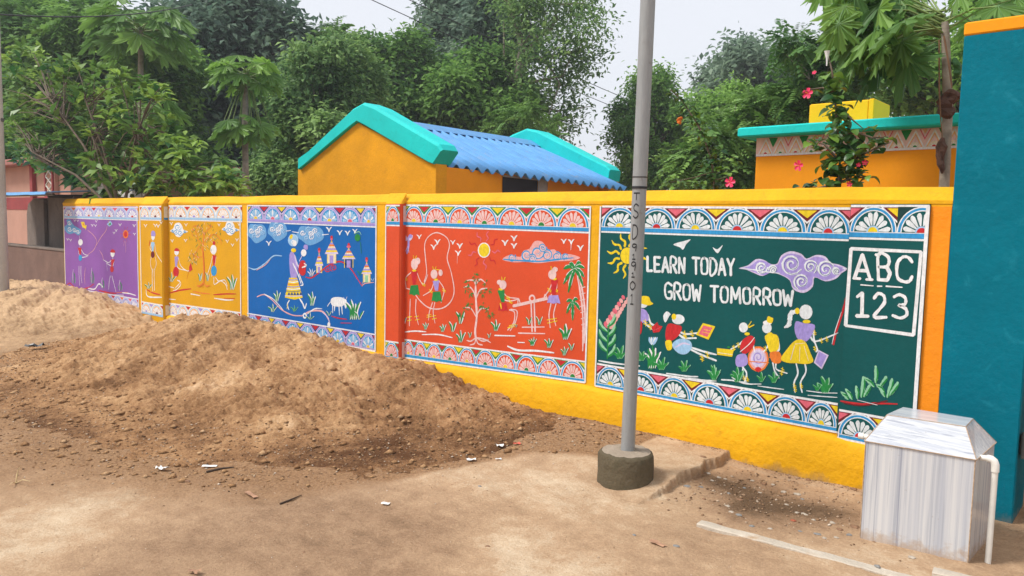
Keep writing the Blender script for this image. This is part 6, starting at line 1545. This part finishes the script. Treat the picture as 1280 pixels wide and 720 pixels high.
def limb_tree(name, label, cat, base_px, D, clumps, mat_bark, r0, fork=.55, group='trees behind the painted wall', visible=True):
    cen = np.mean([c[0] for c in clumps], axis=0)
    b0 = pD(base_px, 260, D); b0[2] = 0
    t = thing(name, tuple(b0), label, cat, group)
    top = max(c[0][2] for c in clumps); fz = max(1.2, cen[2] * fork)
    fk = Vector((b0[0] * .7 + cen[0] * .3, b0[1] * .7 + cen[1] * .3, fz))
    b = MB(); b.tube([Vector(b0) - Vector((0, 0, .2)), Vector(b0) * .5 + fk * .5 + Vector((rnd.uniform(-.1, .1), rnd.uniform(-.1, .1), 0)), fk], [r0, r0 * .85, r0 * .65], mat_bark, 9)
    hi = Vector((cen[0], cen[1], top * .92)); b.tube([fk, fk * .5 + hi * .5 + Vector((rnd.uniform(-.3, .3), rnd.uniform(-.3, .3), 0)), hi], [r0 * .64, r0 * .4, r0 * .1], mat_bark, 7)
    b.build('trunk', t)
    b = MB()
    for c, r in clumps[::4]:
        c = Vector(c); s_ = fk.lerp(hi, max(0, min(.8, (c.z - fz) / max(.5, top - fz) * .7))); m_ = s_.lerp(c, .5) + Vector((rnd.uniform(-.2, .2), rnd.uniform(-.2, .2), rnd.uniform(0, .3)))
        b.tube([s_, m_, c], [r0 * .3, r0 * .2, r0 * .06], mat_bark, 5)
    b.build('limb', t)
    return t
def forest(label, base_px, D, lst, kind, leaf, n, k, mat, tint, bark='bark', r0=.16, cat='tree', name='leafy_tree', dz=1.2, group='trees behind the painted wall', **kw):
    cl_ = px_clumps(lst, D, dz); t = limb_tree(name, label, cat, base_px, D, cl_, bark, r0, group=group)
    if kind == 'leaf': crown_mesh('crown', t, cl_, n, k, leaf, mat, tint=tint, **kw)
    else: frond_mesh('crown', t, cl_, n, leaf, k, leaf * .22, mat, tint=tint, **kw)
    return t
# background, left to right
forest('big dark feathery tree filling the top left corner', 60, 24, [(20, 20, 55), (75, 30, 55), (130, 40, 50), (30, 85, 50), (85, 90, 50), (25, 150, 45), (70, 150, 45), (120, 110, 45), (5, 60, 40), (50, 200, 40), (110, 180, 45), (160, 75, 45), (0, 210, 40)], 'frond', 1.0, 4200, 9, 'leaf_mid', (.30, .2), r0=.3, name='feathery_tree')
forest('dark tree with bluish leaves rising left of the pale bushy trees', 290, 26, [(250, 25, 45), (300, 10, 50), (336, 40, 32), (235, 75, 40), (285, 70, 50), (335, 85, 42), (260, 125, 45), (310, 130, 48), (350, 140, 36), (235, 170, 42), (290, 190, 48), (335, 200, 38), (370, 50, 20), (215, 40, 30), (220, 215, 30), (365, 100, 22)], 'leaf', 0.285, 3985, 10, 'leaf_dark', (.32, .25), r0=.32, name='mango_tree', aspect=.27, hang=.45)
forest('mid green bushy tree between the dark bluish tree and the shed gable', 200, 21, [(180, 110, 42), (210, 150, 42), (160, 160, 40), (195, 200, 42), (240, 225, 36), (150, 215, 36), (215, 90, 30)], 'leaf', 0.184, 2546, 10, 'leaf_mid', (.42, .25), r0=.15)
forest('pale grey green tree directly behind the left slope of the shed gable', 395, 19, [(405, 66, 28), (430, 80, 30), (385, 95, 34), (420, 110, 40), (450, 125, 34), (380, 145, 34), (410, 160, 36), (360, 180, 30), (345, 215, 28), (365, 225, 28)], 'leaf', 0.159, 3653, 10, 'leaf_grey', (.45, .25), 'bark_pale', .12, aspect=.27, hang=.4)
forest('light feathery tree with a pale top above the shed gable peak', 420, 27, [(415, 46, 18), (405, 62, 22), (435, 75, 30), (460, 70, 28), (385, 70, 22), (478, 95, 26), (450, 105, 30)], 'frond', .8, 1500, 9, 'leaf_bright', (.35, .2), 'bark_pale', .16, name='feathery_tree')
forest('rounded green tree behind the shed ridge', 510, 26, [(478, 72, 24), (505, 66, 24), (520, 88, 30), (490, 100, 34), (530, 115, 34), (555, 135, 30), (510, 145, 32), (470, 140, 28), (545, 95, 24), (480, 165, 26), (540, 160, 26)], 'leaf', 0.201, 3321, 10, 'leaf_mid', (.38, .25), r0=.2)
forest('dark dense tree just right of the shed ridge', 590, 25, [(575, 115, 34), (605, 100, 34), (630, 120, 32), (590, 150, 34), (625, 155, 30), (560, 150, 26), (640, 90, 22), (655, 130, 22)], 'leaf', 0.201, 2656, 10, 'leaf_mid', (.26, .22), r0=.22)
forest('tall dark tree rising to the top of the picture centre', 585, 30, [(555, 15, 34), (590, 12, 36), (620, 30, 34), (545, 45, 26), (580, 50, 34), (610, 65, 32), (560, 80, 26), (635, 55, 26), (600, -10, 34), (590, 95, 26)], 'leaf', 0.267, 2435, 10, 'leaf_dark', (.3, .25), r0=.28, name='mango_tree')
# open tree with branches that show
Dt = 25
tl = [(x, y, r * .82) for x, y, r in [(650, 8, 26), (685, -5, 26), (715, 12, 22), (735, 38, 18), (700, 32, 20), (672, 38, 18), (742, 8, 14), (715, 62, 20), (735, 72, 12), (690, 75, 20), (660, 75, 14), (720, 90, 14), (700, 108, 18), (678, 108, 15), (725, 125, 10), (690, 138, 15), (665, 140, 14), (712, 148, 12), (640, 30, 16), (655, 118, 12), (630, 5, 20), (760, 30, 7), (752, 62, 8), (700, 160, 10)]]
cl_ = px_clumps(tl, Dt, 1.0)
bb = pD(643, 250, Dt); bb[2] = 0
t = thing('tall_tree', tuple(bb), 'tall open tree with visible pale branches against the sky left of the pole', 'tree', 'trees behind the painted wall')
b = MB(); P_ = lambda x, y: Vector(pD(x, y, Dt)); b.tube([Vector(bb), P_(643, 130), P_(648, 90), P_(653, 60), P_(645, 30), P_(632, 0), P_(622, -30)], [.2, .17, .15, .12, .09, .06, .03], 'bark_pale', 8); b.build('trunk', t)
b = MB()
brs = [((648, 95), (662, 60), (685, 20), (700, -10)), ((651, 70), (675, 75), (710, 60), (735, 38)), ((646, 110), (675, 105), (705, 95), (730, 75)), ((645, 120), (670, 128), (700, 140), (720, 128)), ((645, 105), (632, 85), (628, 60), (640, 30)), ((653, 60), (660, 40), (655, 10), (650, -10)), ((668, 50), (690, 35), (715, 12), (742, 8)), ((645, 125), (655, 140), (668, 150), (700, 162)), ((672, 76), (690, 80), (700, 105), (712, 148))]
for br in brs: b.tube([P_(*q) + Vector((0, rnd.uniform(-.4, .4) * i, 0)) for i, q in enumerate(br)], [.075, .055, .035, .012], 'bark_pale', 6)
b.build('limb', t)
crown_mesh('crown', t, cl_, 1150, 7, .18, 'leaf_grey', tint=(.36, .25), spread=.3, shell=.35, aspect=.24)
forest('small bright feathery tree peeping over the blue roof', 650, 22, [(640, 150, 16), (665, 148, 18), (690, 155, 14), (625, 160, 14), (675, 165, 18), (650, 168, 16)], 'frond', .42, 700, 9, 'leaf_bright', (.55, .2), 'bark_pale', .05, name='feathery_tree')
forest('leafy tree behind the steel pole, open to the sky on its left', 820, 27, [(800, 120, 26), (822, 112, 22), (785, 145, 20), (812, 150, 30), (840, 145, 24), (795, 180, 26), (830, 185, 32), (785, 210, 20), (815, 215, 28), (850, 200, 30), (778, 168, 14), (845, 225, 26), (775, 235, 16), (862, 170, 20)], 'leaf', 0.167, 2988, 10, 'leaf_mid', (.62, .25), r0=.2, aspect=.25, hang=.5)
forest('rounded mid green tree between the pole and the creeper', 890, 25, [(890, 135, 26), (870, 150, 26), (905, 155, 28), (920, 130, 20), (885, 180, 26)], 'leaf', 0.167, 1549, 10, 'leaf_mid', (.62, .22), r0=.15)
forest('dark grey green tree on the skyline above the teal slab', 950, 36, [(905, 95, 24), (930, 78, 28), (960, 85, 28), (985, 80, 24), (895, 115, 18), (925, 110, 30), (955, 118, 32), (990, 110, 30), (1020, 100, 28), (1010, 130, 30), (1045, 115, 24), (1005, 68, 14)], 'leaf', 0.301, 2878, 10, 'leaf_dark', (.55, .25), r0=.3, name='mango_tree', dz=1.8)
forest('feathery light green tree behind the climbing creeper', 930, 15, [(915, 165, 26), (940, 150, 24), (895, 190, 26), (925, 200, 28), (870, 200, 22), (960, 170, 20), (905, 225, 24), (880, 230, 20), (945, 125, 14), (930, 232, 16)], 'frond', .55, 1100, 10, 'leaf_bright', (.32, .22), 'bark_pale', .06, name='feathery_tree', group='trees behind the painted wall', updir=.1)
forest('pale feathery tree reaching over the teal slab from behind', 1030, 14, [(985, 55, 16), (1010, 95, 20), (1035, 70, 26), (1060, 100, 24), (1000, 118, 20), (1035, 125, 22), (985, 130, 18), (1060, 55, 24), (968, 140, 14)], 'frond', .5, 900, 10, 'leaf_bright', (.22, .2), 'bark_pale', .06, name='feathery_tree')
forest('bushy green tree behind the papaya at the right edge', 1200, 18, [(1150, 70, 36), (1190, 100, 38), (1230, 60, 40), (1270, 40, 40), (1130, 115, 26), (1250, 10, 36), (1215, 20, 30), (1165, 130, 30), (1290, 90, 40)], 'leaf', 0.167, 2656, 10, 'leaf_mid', (.6, .25), r0=.15)

# the wood behind, one dark mass between the nearer crowns
wl_ = px_clumps([(10, 120, 50), (60, 60, 50), (60, 190, 60), (130, 120, 50), (160, 210, 55), (220, 120, 50), (260, 215, 50), (340, 200, 50), (330, 130, 45), (400, 170, 48), (420, 110, 40), (480, 170, 48), (500, 115, 36), (560, 170, 48), (600, 130, 36), (630, 190, 40), (670, 205, 30), (840, 200, 36), (880, 190, 36), (930, 180, 40), (990, 160, 36), (1050, 120, 36)], 33, 1.5)
tag(crown_mesh('woodland', None, wl_, 3600, 8, .36, 'leaf_mid', tint=(.1, .18), aspect=.3), kind='stuff')

# leaf meshes shared by the single leaves
def oval_leaf(name, mat, w=.2, droop=.18, fold=.10, blunt=.5, tint=.5):
    ys = [0, .12, .35, .6, .82, 1.0]; ws = [.03, .55, 1.0, .92, .55, 0.0]; vs = []; fs = []
    for y, k in zip(ys, ws): z = .08 * math.sin(y * 3) - droop * y * y; vs += [(-w * k, y, z + fold * k), (0, y, z), (w * k, y, z + fold * k)]
    for i in range(5):
        for j in range(2): a = i * 3 + j; fs.append((a, a + 1, a + 4, a + 3))
    me = bpy.data.meshes.new(name); me.from_pydata(vs, [], fs); me.materials.append(MATS[mat]); me.polygons.foreach_set('use_smooth', [True] * len(fs))
    a = me.attributes.new('tint', 'FLOAT', 'POINT'); a.data.foreach_set('value', [tint] * len(vs)); return me
def rot_to(d, up):
    d = Vector(d).normalized(); s = d.cross(Vector(up)); s = s.normalized() if s.length > 1e-4 else Vector((1, 0, 0)); u = s.cross(d)
    return Matrix((s, d, u)).transposed().to_euler()
# broad leaved tree leaning over the wall at the left: rosettes of leaves at twig ends
G = [oval_leaf('guava_leaf', 'leaf_guava', tint=tv) for tv in (.2, .4, .55, .75, .95)]
Dg = 11.5
gspec = [(35, 75, 26), (75, 95, 30), (110, 108, 30), (55, 130, 30), (95, 145, 32), (30, 172, 26), (72, 180, 24), (140, 130, 32), (165, 108, 24), (190, 120, 20), (130, 175, 32), (165, 165, 30), (112, 206, 24), (150, 205, 30), (190, 190, 28), (185, 225, 26), (225, 205, 26), (235, 228, 22), (265, 215, 20), (285, 230, 16), (120, 236, 16), (20, 110, 20), (200, 160, 20), (30, 150, 24), (300, 236, 10), (75, 165, 26), (215, 190, 24), (170, 218, 24), (250, 226, 20), (280, 222, 16), (140, 222, 20), (232, 185, 16), (205, 232, 18), (100, 225, 14), (22, 184, 24), (52, 193, 22), (88, 203, 20), (118, 196, 20), (105, 226, 14), (70, 200, 16)]
gt = thing('broadleaf_tree', tuple(zbase(pD(150, 250, 12.3))), 'broad leaved tree with glossy bright tips overhanging the left end of the wall', 'tree')
rootp = Vector(pD(150, 250, 12.3)); rootp.z = 0
twigs = []
def gdist(x): return 15.0 - 0.014 * x
for x, y, r in gspec:
    n = max(3, int((r / 10) ** 2 * 2.4))
    for _ in range(n):
        a = rnd.random() * 6.28; q = rnd.random() ** .5 * r; twigs.append(Vector(pD(x + q * math.cos(a), y + q * math.sin(a) * .9, gdist(x) + rnd.uniform(-.9, .9))))
b = MB(); fk = rootp + Vector((.1, 0, 1.5)); b.tube([rootp - Vector((0, 0, .2)), rootp + Vector((.05, 0, .8)), fk], [.06, .05, .045], 'bark', 8)
mains = [Vector(pD(*q)) for q in ((112, 160, 12.6), (105, 120, 12.6), (175, 150, 12.2), (235, 215, 11.6), (60, 120, 13.0), (40, 190, 13.0))]
for m_ in mains: b.tube([fk, fk.lerp(m_, .5) + Vector((0, 0, .15)), m_], [.03, .02, .01], 'bark', 6)
b.build('trunk', gt)
b = MB(); leaves = []
for tw in twigs:
    m_ = min(mains, key=lambda q: (q - tw).length); s_ = m_.lerp(fk, .25 * rnd.random())
    if rnd.random() < .5: b.tube([s_, s_.lerp(tw, .55) + Vector((0, 0, .08)), tw], [.012, .008, .004], 'bark', 4)
    out = (tw - Vector(pD(140, 190, 12.6))).normalized(); tip = rnd.random()
    for k in range(rnd.randint(7, 11)):
        a = rnd.random() * 6.28; el = rnd.uniform(-.5, .7); d = Vector((math.cos(a) * math.cos(el), math.sin(a) * math.cos(el), math.sin(el))) + out * .5 + Vector((0, 0, .1))
        leaves.append((tw + Vector((rnd.uniform(-.04, .04), rnd.uniform(-.04, .04), rnd.uniform(-.09, .05))), d, rnd.uniform(.16, .26) * (1.0 if tip < .75 else .8), tip, k))
b.build('twig', gt)['kind'] = 'stuff'
leaves.sort(key=lambda l: (l[0] - Vector(CAM)).length - l[2] * 8)
for p, d, L_, tip, k in leaves[:300]:
    i = 0 if tip < .2 else 1 if tip < .45 else 2 if tip < .7 else (3 if k % 3 else 4)
    link_mesh('leaf', G[i], gt, p, rot_to(d, (rnd.uniform(-.5, .5), rnd.uniform(-.5, .5), 1)), L_)
rest = leaves[300:]
c = np.array([l[0] for l in rest]); d = np.array([l[1] for l in rest]); LL = np.array([l[2] for l in rest]); tt = np.array([(.18 if l[3] < .2 else .38 if l[3] < .45 else .55 if l[3] < .7 else .72 + .2 * (l[4] % 3 == 0)) for l in rest])
v, f, per = leaf_quads(c, d, nrng.normal(size=(len(rest), 3)) * .4 + np.array([0, 0, 1.]), LL, .23, droop=.2)
o = np_obj('foliage', v, f, 'leaf_guava', gt, tint=np.repeat(np.clip(tt + nrng.normal(size=len(rest)) * .08, 0, 1), per)); o['kind'] = 'stuff'

# papayas: a bare trunk, long stalks, deeply lobed leaves
def papaya_mesh(name, tint, seed):
    r_ = random.Random(seed); vs = [(0, 0, 0)]; ring = []; lob = 9; A0 = math.radians(150); tips = []
    for i in range(lob):
        a = -A0 + 2 * A0 * i / (lob - 1); Ln = (1.0 - .38 * abs(i - (lob - 1) / 2) / ((lob - 1) / 2)) * r_.uniform(.92, 1.08); w = 2 * A0 / (lob - 1)
        for da, k in ((-.5, .52), (-.42, .68), (-.33, .62), (-.25, .88), (-.14, .80), (0, 1.0), (.14, .80), (.25, .88), (.33, .62), (.42, .68)):
            ring.append((a + da * w * r_.uniform(.85, 1.15), k * Ln * r_.uniform(.92, 1.08), da == 0, abs(da)))
    ring.append((A0 + .5 * 2 * A0 / (lob - 1), .3, False, .5)); n = len(ring)
    for a, r, tip, off in ring:
        z = -.42 * r * r + r_.uniform(-.05, .05) * r - (.10 * r if .05 < off < .35 else -.03 * r); vs.append((math.sin(a) * r, math.cos(a) * r, z))
        if tip: tips.append((a, r))
    fs = [(0, i + 1, i) for i in range(1, n)]
    nl = len(vs); vf = []
    for a, r in tips:   # pale midribs raised on the blade
        k = len(vs); sn, cs = math.sin(a), math.cos(a)
        def q(rr, w): return (sn * rr + cs * w, cs * rr - sn * w, -.42 * rr * rr + .03 * rr + .012)
        vs += [q(.02, .007), q(.02, -.007), q(r * .5, .004), q(r * .5, -.004), q(r * .92, 0)]
        vf += [(k, k + 1, k + 3, k + 2), (k + 2, k + 3, k + 4)]
    me = bpy.data.meshes.new(name); me.from_pydata(vs, [], fs + vf); me.materials.append(MATS['leaf_papaya']); me.materials.append(MATS['vein'])
    me.polygons.foreach_set('material_index', [0] * len(fs) + [1] * len(vf))
    a = me.attributes.new('tint', 'FLOAT', 'POINT'); a.data.foreach_set('value', [tint] * len(vs)); return me
PL_ = [papaya_mesh('papaya_leaf', tv, i) for i, tv in enumerate((.12, .3, .46, .62, .92))]
def papaya(label, base, crown, r0, leaves, stalk_r, group='papaya trees', extra_trunk=(), face=(0, 0, 1)):
    """leaves: (tip point of stalk, outward dir, size, mesh index)"""
    t = thing('papaya_tree', (base[0], base[1], 0), label, 'papaya tree', group)
    pts = [Vector((base[0], base[1], -.2))] + [Vector(p) for p in extra_trunk] + [Vector(crown)]
    b = MB(); rr = [r0 * (1 - .35 * i / (len(pts) - 1)) for i in range(len(pts))]; b.tube(pts, rr, 'bark_pale', 10); 
    for i in range(26):
        u = i / 26; k = u * (len(pts) - 1); a = int(k); p = pts[a].lerp(pts[a + 1], k - a); b.tube([p, p + Vector((0, 0, .012))], r0 * (1 - .35 * u) * 1.03, 'bark_pale', 10)
    b.build('trunk', t)
    b = MB()
    for q, d, s_, i in leaves:
        q = Vector(q); c = Vector(crown) + Vector((0, 0, rnd.uniform(-.12, .1))); m_ = c.lerp(q, .55) + Vector((0, 0, .09 * (q - c).length)); b.tube([c, m_, q], [stalk_r, stalk_r * .8, stalk_r * .6], 'stalk', 5)
    b.build('leaf_stalk', t)
    for q, d, s_, i in leaves: link_mesh('leaf', PL_[i], t, q, rot_to(d, (rnd.uniform(-.5, .5) + face[0], rnd.uniform(-.5, .5) + face[1], face[2] + rnd.uniform(-.3, .5))), s_)
    return t
def auto_leaves(crown, n, rad, size, up=(-.35, .75), idx=(1, 2, 3)):
    out = []
    for i in range(n):
        a = 2.4 * i + rnd.uniform(-.3, .3); el = up[0] + (up[1] - up[0]) * i / n; d = Vector((math.cos(a) * math.cos(el), math.sin(a) * math.cos(el), math.sin(el)))
        q = Vector(crown) + d * rad * rnd.uniform(.75, 1.05); out.append((q, Vector((d.x, d.y, -.35 + el * .3)), size * rnd.uniform(.8, 1.15), rnd.choice(idx)))
    return out
D5 = 15; cu = pD(308, 92, D5); clw = pD(306, 150, D5); b5 = pD(309, 250, D5)
papaya('bright papaya tree with two tiers of leaves left of the shed', b5, cu, .07, auto_leaves(cu, 20, .50, .42, (-.5, .7), (2, 3, 3, 4)) + auto_leaves(clw, 15, .46, .40, (-.8, .2), (2, 2, 3)), .012, extra_trunk=[clw])
D6 = 19; cu = pD(176, 38, D6); b6 = pD(178, 250, D6)
papaya('tall papaya tree with a wide spoked crown near the top left', b6, cu, .09, auto_leaves(cu, 24, 1.0, .72, (-.6, .8), (2, 2, 3)), .017, extra_trunk=[pD(176, 110, D6)])
D7 = 17; cu = pD(180, 140, D7); b7 = pD(181, 250, D7)
papaya('low papaya tree half hidden behind the broad leaved tree', b7, cu, .06, auto_leaves(cu, 18, .62, .5, (-.6, .6), (2, 3, 3)), .012)
# the near papaya at the right
Yr = 0.95
cr = pY(1181, 28, Yr); br_ = pY(1188, 236, Yr)
near = []
for (x, y, dY, dx, dz_, s_, i) in ((1075, 60, -.25, -1, -.5, .44, 2), (1045, 45, .1, -1, -.35, .42, 2), (1100, 92, .2, -.7, -.9, .46, 0), (1125, 118, -.15, -.5, -1, .42, 0), (1085, 115, .05, -.9, -.8, .46, 0), (1055, 85, .3, -1, -.7, .42, 1), (1110, 40, -.45, -.9, -.3, .44, 1), (1070, 15, .2, -1, -.1, .42, 2), (1105, -5, -.1, -.8, .2, .40, 1), (1040, 10, -.2, -1, 0, .36, 3), (1215, -25, 0, .5, .6, .40, 3), (1270, 5, -.1, 1, 0, .40, 2), (1250, -15, .3, .8, .3, .36, 2), (1225, 45, .4, .5, -.6, .34, 2), (1130, 75, .55, -.5, -.7, .34, 3), (1060, 110, -.1, -.8, -1, .36, 2), (1025, 70, .25, -1, -.6, .32, 3), (1205, 10, .6, .3, .1, .3, 4), (1150, 45, .6, -.3, -.4, .32, 3), (1290, -5, .1, 1, -.1, .4, 2), (1090, 70, .5, -.8, -.6, .40, 1), (1045, 125, .35, -.8, -.9, .30, 3)):
    near.append((pY(x, y - max(0, y - 20) * .28, Yr + dY) , Vector((dx, rnd.uniform(-.5, .2), dz_)), s_ * .68, i))
for _ in range(30):
    near.append((pY(rnd.uniform(1020, 1125), rnd.uniform(-15, 70), Yr + rnd.uniform(-.3, .7)), Vector((rnd.uniform(-1, .2), rnd.uniform(-.7, .5), rnd.uniform(-1.2, -.2))), rnd.uniform(.22, .33), rnd.choice((0, 1, 2, 2, 3, 3))))
for q in range(len(near)):   # leaves are placed by their middle
    p, d, s_, i = near[q]; near[q] = (Vector(p) - Vector(d).normalized() * s_ * .35, d, s_, i)
pt = papaya('large papaya tree with drooping lobed leaves beside the teal pier', br_, cr, .037, near, .007, face=(-.1, -.62, .8), extra_trunk=[pY(1185, 130, Yr)])
b = MB(); hp = [Vector(pY(x, y, Yr - .08)) for x, y in ((1174, 50), (1174, 110), (1176, 150), (1178, 172))]; b.tube(hp, [.006, .006, .004, .003], 'dry_stalk', 6)
hp = [Vector(pY(x, y, Yr - .07)) for x, y in ((1180, 45), (1186, 80), (1190, 110))]; b.tube(hp, [.006, .006, .004], 'dry_stalk', 6); b.build('dry_stalk', pt)
def crumple(c, r, h, n=10, m_=9, seed=0, mat='dry_leaf'):
    vs = []; fs = []
    for i in range(m_):
        u = i / (m_ - 1); rr = r * (math.sin(math.pi * min(.95, u * .85 + .1))) * (1 + .2 * math.sin(u * 9))
        for k in range(n):
            a = 2 * math.pi * k / n; q = rr * (1 + .75 * mn.noise(Vector((math.cos(a) * 1.5, math.sin(a) * 1.5, u * 4 + seed)))); vs.append((c[0] + q * math.cos(a) + .012 * math.sin(u * 5 + seed), c[1] + q * math.sin(a), c[2] - h * u))
    for i in range(m_ - 1): fs += [(i * n + k, i * n + (k + 1) % n, (i + 1) * n + (k + 1) % n, (i + 1) * n + k) for k in range(n)]
    b.add(vs, fs, mat)
b = MB(); crumple(pY(1178, 172, Yr - .08), .032, .235, seed=3); o = b.build('dead_leaf', pt); o['label'] = 'withered brown leaf hanging on its stalk'
b = MB(); crumple(pY(1186, 112, Yr - .01), .062, .20, seed=8); b.build('dead_leaf', pt)
b = MB(); crumple(pY(1196, 72, Yr + .02), .03, .14, seed=5, mat='leaf_papaya'); o = b.build('papaya_fruit', pt)

# hibiscus in front of the orange house and creeper beside it
HL = [oval_leaf('hibiscus_leaf', 'leaf_hibiscus', w=.36, droop=.22, tint=tv) for tv in (.1, .25, .45, .8)]
def petal_flower(name, c, facing, r, parent):
    b = MB(); f_ = Vector(facing).normalized(); s_ = f_.orthogonal().normalized(); u_ = f_.cross(s_)
    for k in range(5):
        a = 2 * math.pi * k / 5; d = s_ * math.cos(a) + u_ * math.sin(a); e = s_ * -math.sin(a) + u_ * math.cos(a); o_ = Vector(c)
        ps = [o_, o_ + d * r * .5 + e * r * .32 + f_ * r * .25, o_ + d * r * .95 + e * r * .36 + f_ * r * (.28 + .1 * rnd.random()), o_ + d * r * 1.06 + f_ * r * .2, o_ + d * r * .95 - e * r * .36 + f_ * r * .3, o_ + d * r * .5 - e * r * .32 + f_ * r * .25]
        b.add(ps, [(0, 1, 2, 3), (0, 3, 4, 5)], 'petal_pink')
    b.tube([Vector(c), Vector(c) + f_ * r * .9], r * .06, 'tank_yellow', 5)
    return b.build(name, parent)
Yb = 0.55
hb = thing('hibiscus_bush', tuple(zbase(pY(1048, 230, Yb))), 'slender hibiscus bush with pink flowers in front of the orange house', 'hibiscus')
stems = [[(1048, 245), (1050, 200), (1046, 150), (1043, 115), (1040, 88), (1036, 72)], [(1050, 215), (1075, 195), (1095, 185), (1113, 178)], [(1048, 200), (1030, 180), (1012, 176)], [(1050, 170), (1070, 165), (1090, 172), (1108, 172)], [(1046, 150), (1060, 145), (1078, 160)], [(1048, 228), (1070, 222), (1092, 222)], [(1046, 230), (1020, 236), (1000, 238)], [(1043, 115), (1028, 110), (1010, 112)]]
b = MB()
for st in stems: b.tube([Vector(pY(x, y, Yb + rnd.uniform(-.06, .06))) for x, y in st], [.011] + [.007] * (len(st) - 2) + [.003], 'bark', 5)
b.build('stem', hb)
hl = []
for x, y, r, n in ((1043, 105, 9, 16), (1045, 135, 11, 18), (1045, 150, 12, 24), (1048, 175, 16, 38), (1045, 200, 20, 50), (1050, 222, 22, 50), (1075, 190, 16, 26), (1095, 180, 10, 14), (1110, 176, 6, 6), (1020, 178, 10, 8), (1012, 176, 4, 4), (1065, 165, 12, 14), (1085, 222, 10, 10), (1040, 120, 7, 10), (1038, 95, 6, 8), (1010, 236, 12, 9), (1030, 232, 12, 14), (1012, 115, 5, 5), (1060, 205, 16, 26), (1092, 160, 6, 4)):
    for _ in range(n):
        a = rnd.random() * 6.28; q = r * rnd.random() ** .5; hl.append((Vector(pY(x + q * math.cos(a), y + q * math.sin(a), Yb + rnd.uniform(-.14, .14))), rnd.random()))
for i, (p, t_) in enumerate((rnd.shuffle(hl) or hl)[:340]):
    a = rnd.random() * 6.28; link_mesh('leaf', HL[0 if t_ < .4 else 1 if t_ < .7 else 2 if t_ < .9 else 3], hb, p, rot_to((math.cos(a), math.sin(a), rnd.uniform(-.7, .2)), (rnd.uniform(-.5, .5), rnd.uniform(-.8, .2), 1)), rnd.uniform(.055, .10))
for x, y, r, fc in ((1010, 117, .036, (-.1, -1, .1)), (999, 207, .036, (-.3, -1, -.1)), (1081, 203, .018, (.4, -1, -.4)), (1018, 91, .015, (0, -1, .5)), (1073, 206, .014, (.3, -1, -.2)), (1062, 230, .018, (0, -1, -.3))): petal_flower('flower', pY(x, y, Yb - .12), fc, r, hb)
b = MB(); q = Vector(pY(1034, 73, Yb)); b.tube([q - Vector((0, 0, .05)), q, q + Vector((.0, -.005, .05))], [.004, .008, .02], 'white', 7); b.build('trumpet_flower', hb)
cv = thing('climbing_creeper', tuple(zbase(pY(900, 235, .6))), 'climbing creeper leaning up from the wall, with one pink flower at its foot', 'creeper')
sp = [(838, 112), (852, 125), (862, 140), (872, 155), (880, 172), (886, 190), (890, 205), (892, 222), (893, 240)]
cp_ = [Vector(pY(x, y, .62)) for x, y in sp]; b = MB(); b.tube(cp_, [.004] * 3 + [.008] * 6, 'bark', 5)
for q in ([(890, 215), (868, 222), (838, 228)], [(892, 225), (908, 222), (914, 228)]): b.tube([Vector(pY(x, y, .6)) for x, y in q], .004, 'bark', 4)
b.build('stem', cv)
for i in range(190):
    u = rnd.random() ** .8 * 7.99; k = int(u); p = cp_[k].lerp(cp_[k + 1], u - k); sp_ = .02 + .035 * (k / 8)
    p = p + Vector((rnd.gauss(0, sp_), rnd.gauss(0, sp_), rnd.gauss(0, sp_))); a = rnd.random() * 6.28; t_ = rnd.random()
    link_mesh('leaf', HL[0 if t_ < .5 else 1 if t_ < .8 else 2 if t_ < .92 else 3], cv, p, rot_to((math.cos(a), math.sin(a), rnd.uniform(-.7, .1)), (rnd.uniform(-.5, .5), rnd.uniform(-.8, .2), 1)), rnd.uniform(.035, .065))
for x, y, n in ((838, 226, 7), (832, 218, 4), (870, 232, 10), (850, 234, 8), (905, 215, 10), (915, 200, 8)):
    for _ in range(n):
        a = rnd.random() * 6.28; link_mesh('leaf', HL[rnd.choice((2, 3, 3))], cv, Vector(pY(x + rnd.uniform(-9, 9), y + rnd.uniform(-7, 7), .6)), rot_to((math.cos(a), math.sin(a), rnd.uniform(-.4, .4)), (rnd.uniform(-.5, .5), -.5, 1)), rnd.uniform(.04, .07))
petal_flower('flower', pY(913, 228, .45), (.1, -1, .1), .038, cv)
b = MB(); crumple(pY(850, 146, .6), .022, .06, seed=2, mat='orange'); b.build('withered_flower', cv)

# ------------------------------------------------------------------ thin haze in the humid air
HZ = 230.0
b = MB(); b.box((-HZ, -HZ, -1.4), (HZ, HZ, 14.0), 'wire'); hz = b.build('haze')
hm = bpy.data.materials.new('haze'); hm.use_nodes = True; hn = hm.node_tree; hn.nodes.clear()
ho = hn.nodes.new('ShaderNodeOutputMaterial'); hv = hn.nodes.new('ShaderNodeVolumePrincipled'); hv.inputs['Color'].default_value = (0.86, 0.90, 0.97, 1); hv.inputs['Density'].default_value = 0.0018; hv.inputs['Anisotropy'].default_value = 0.3
hn.links.new(hv.outputs[0], ho.inputs['Volume']); hz.data.materials.clear(); hz.data.materials.append(hm); tag(hz, kind='stuff')
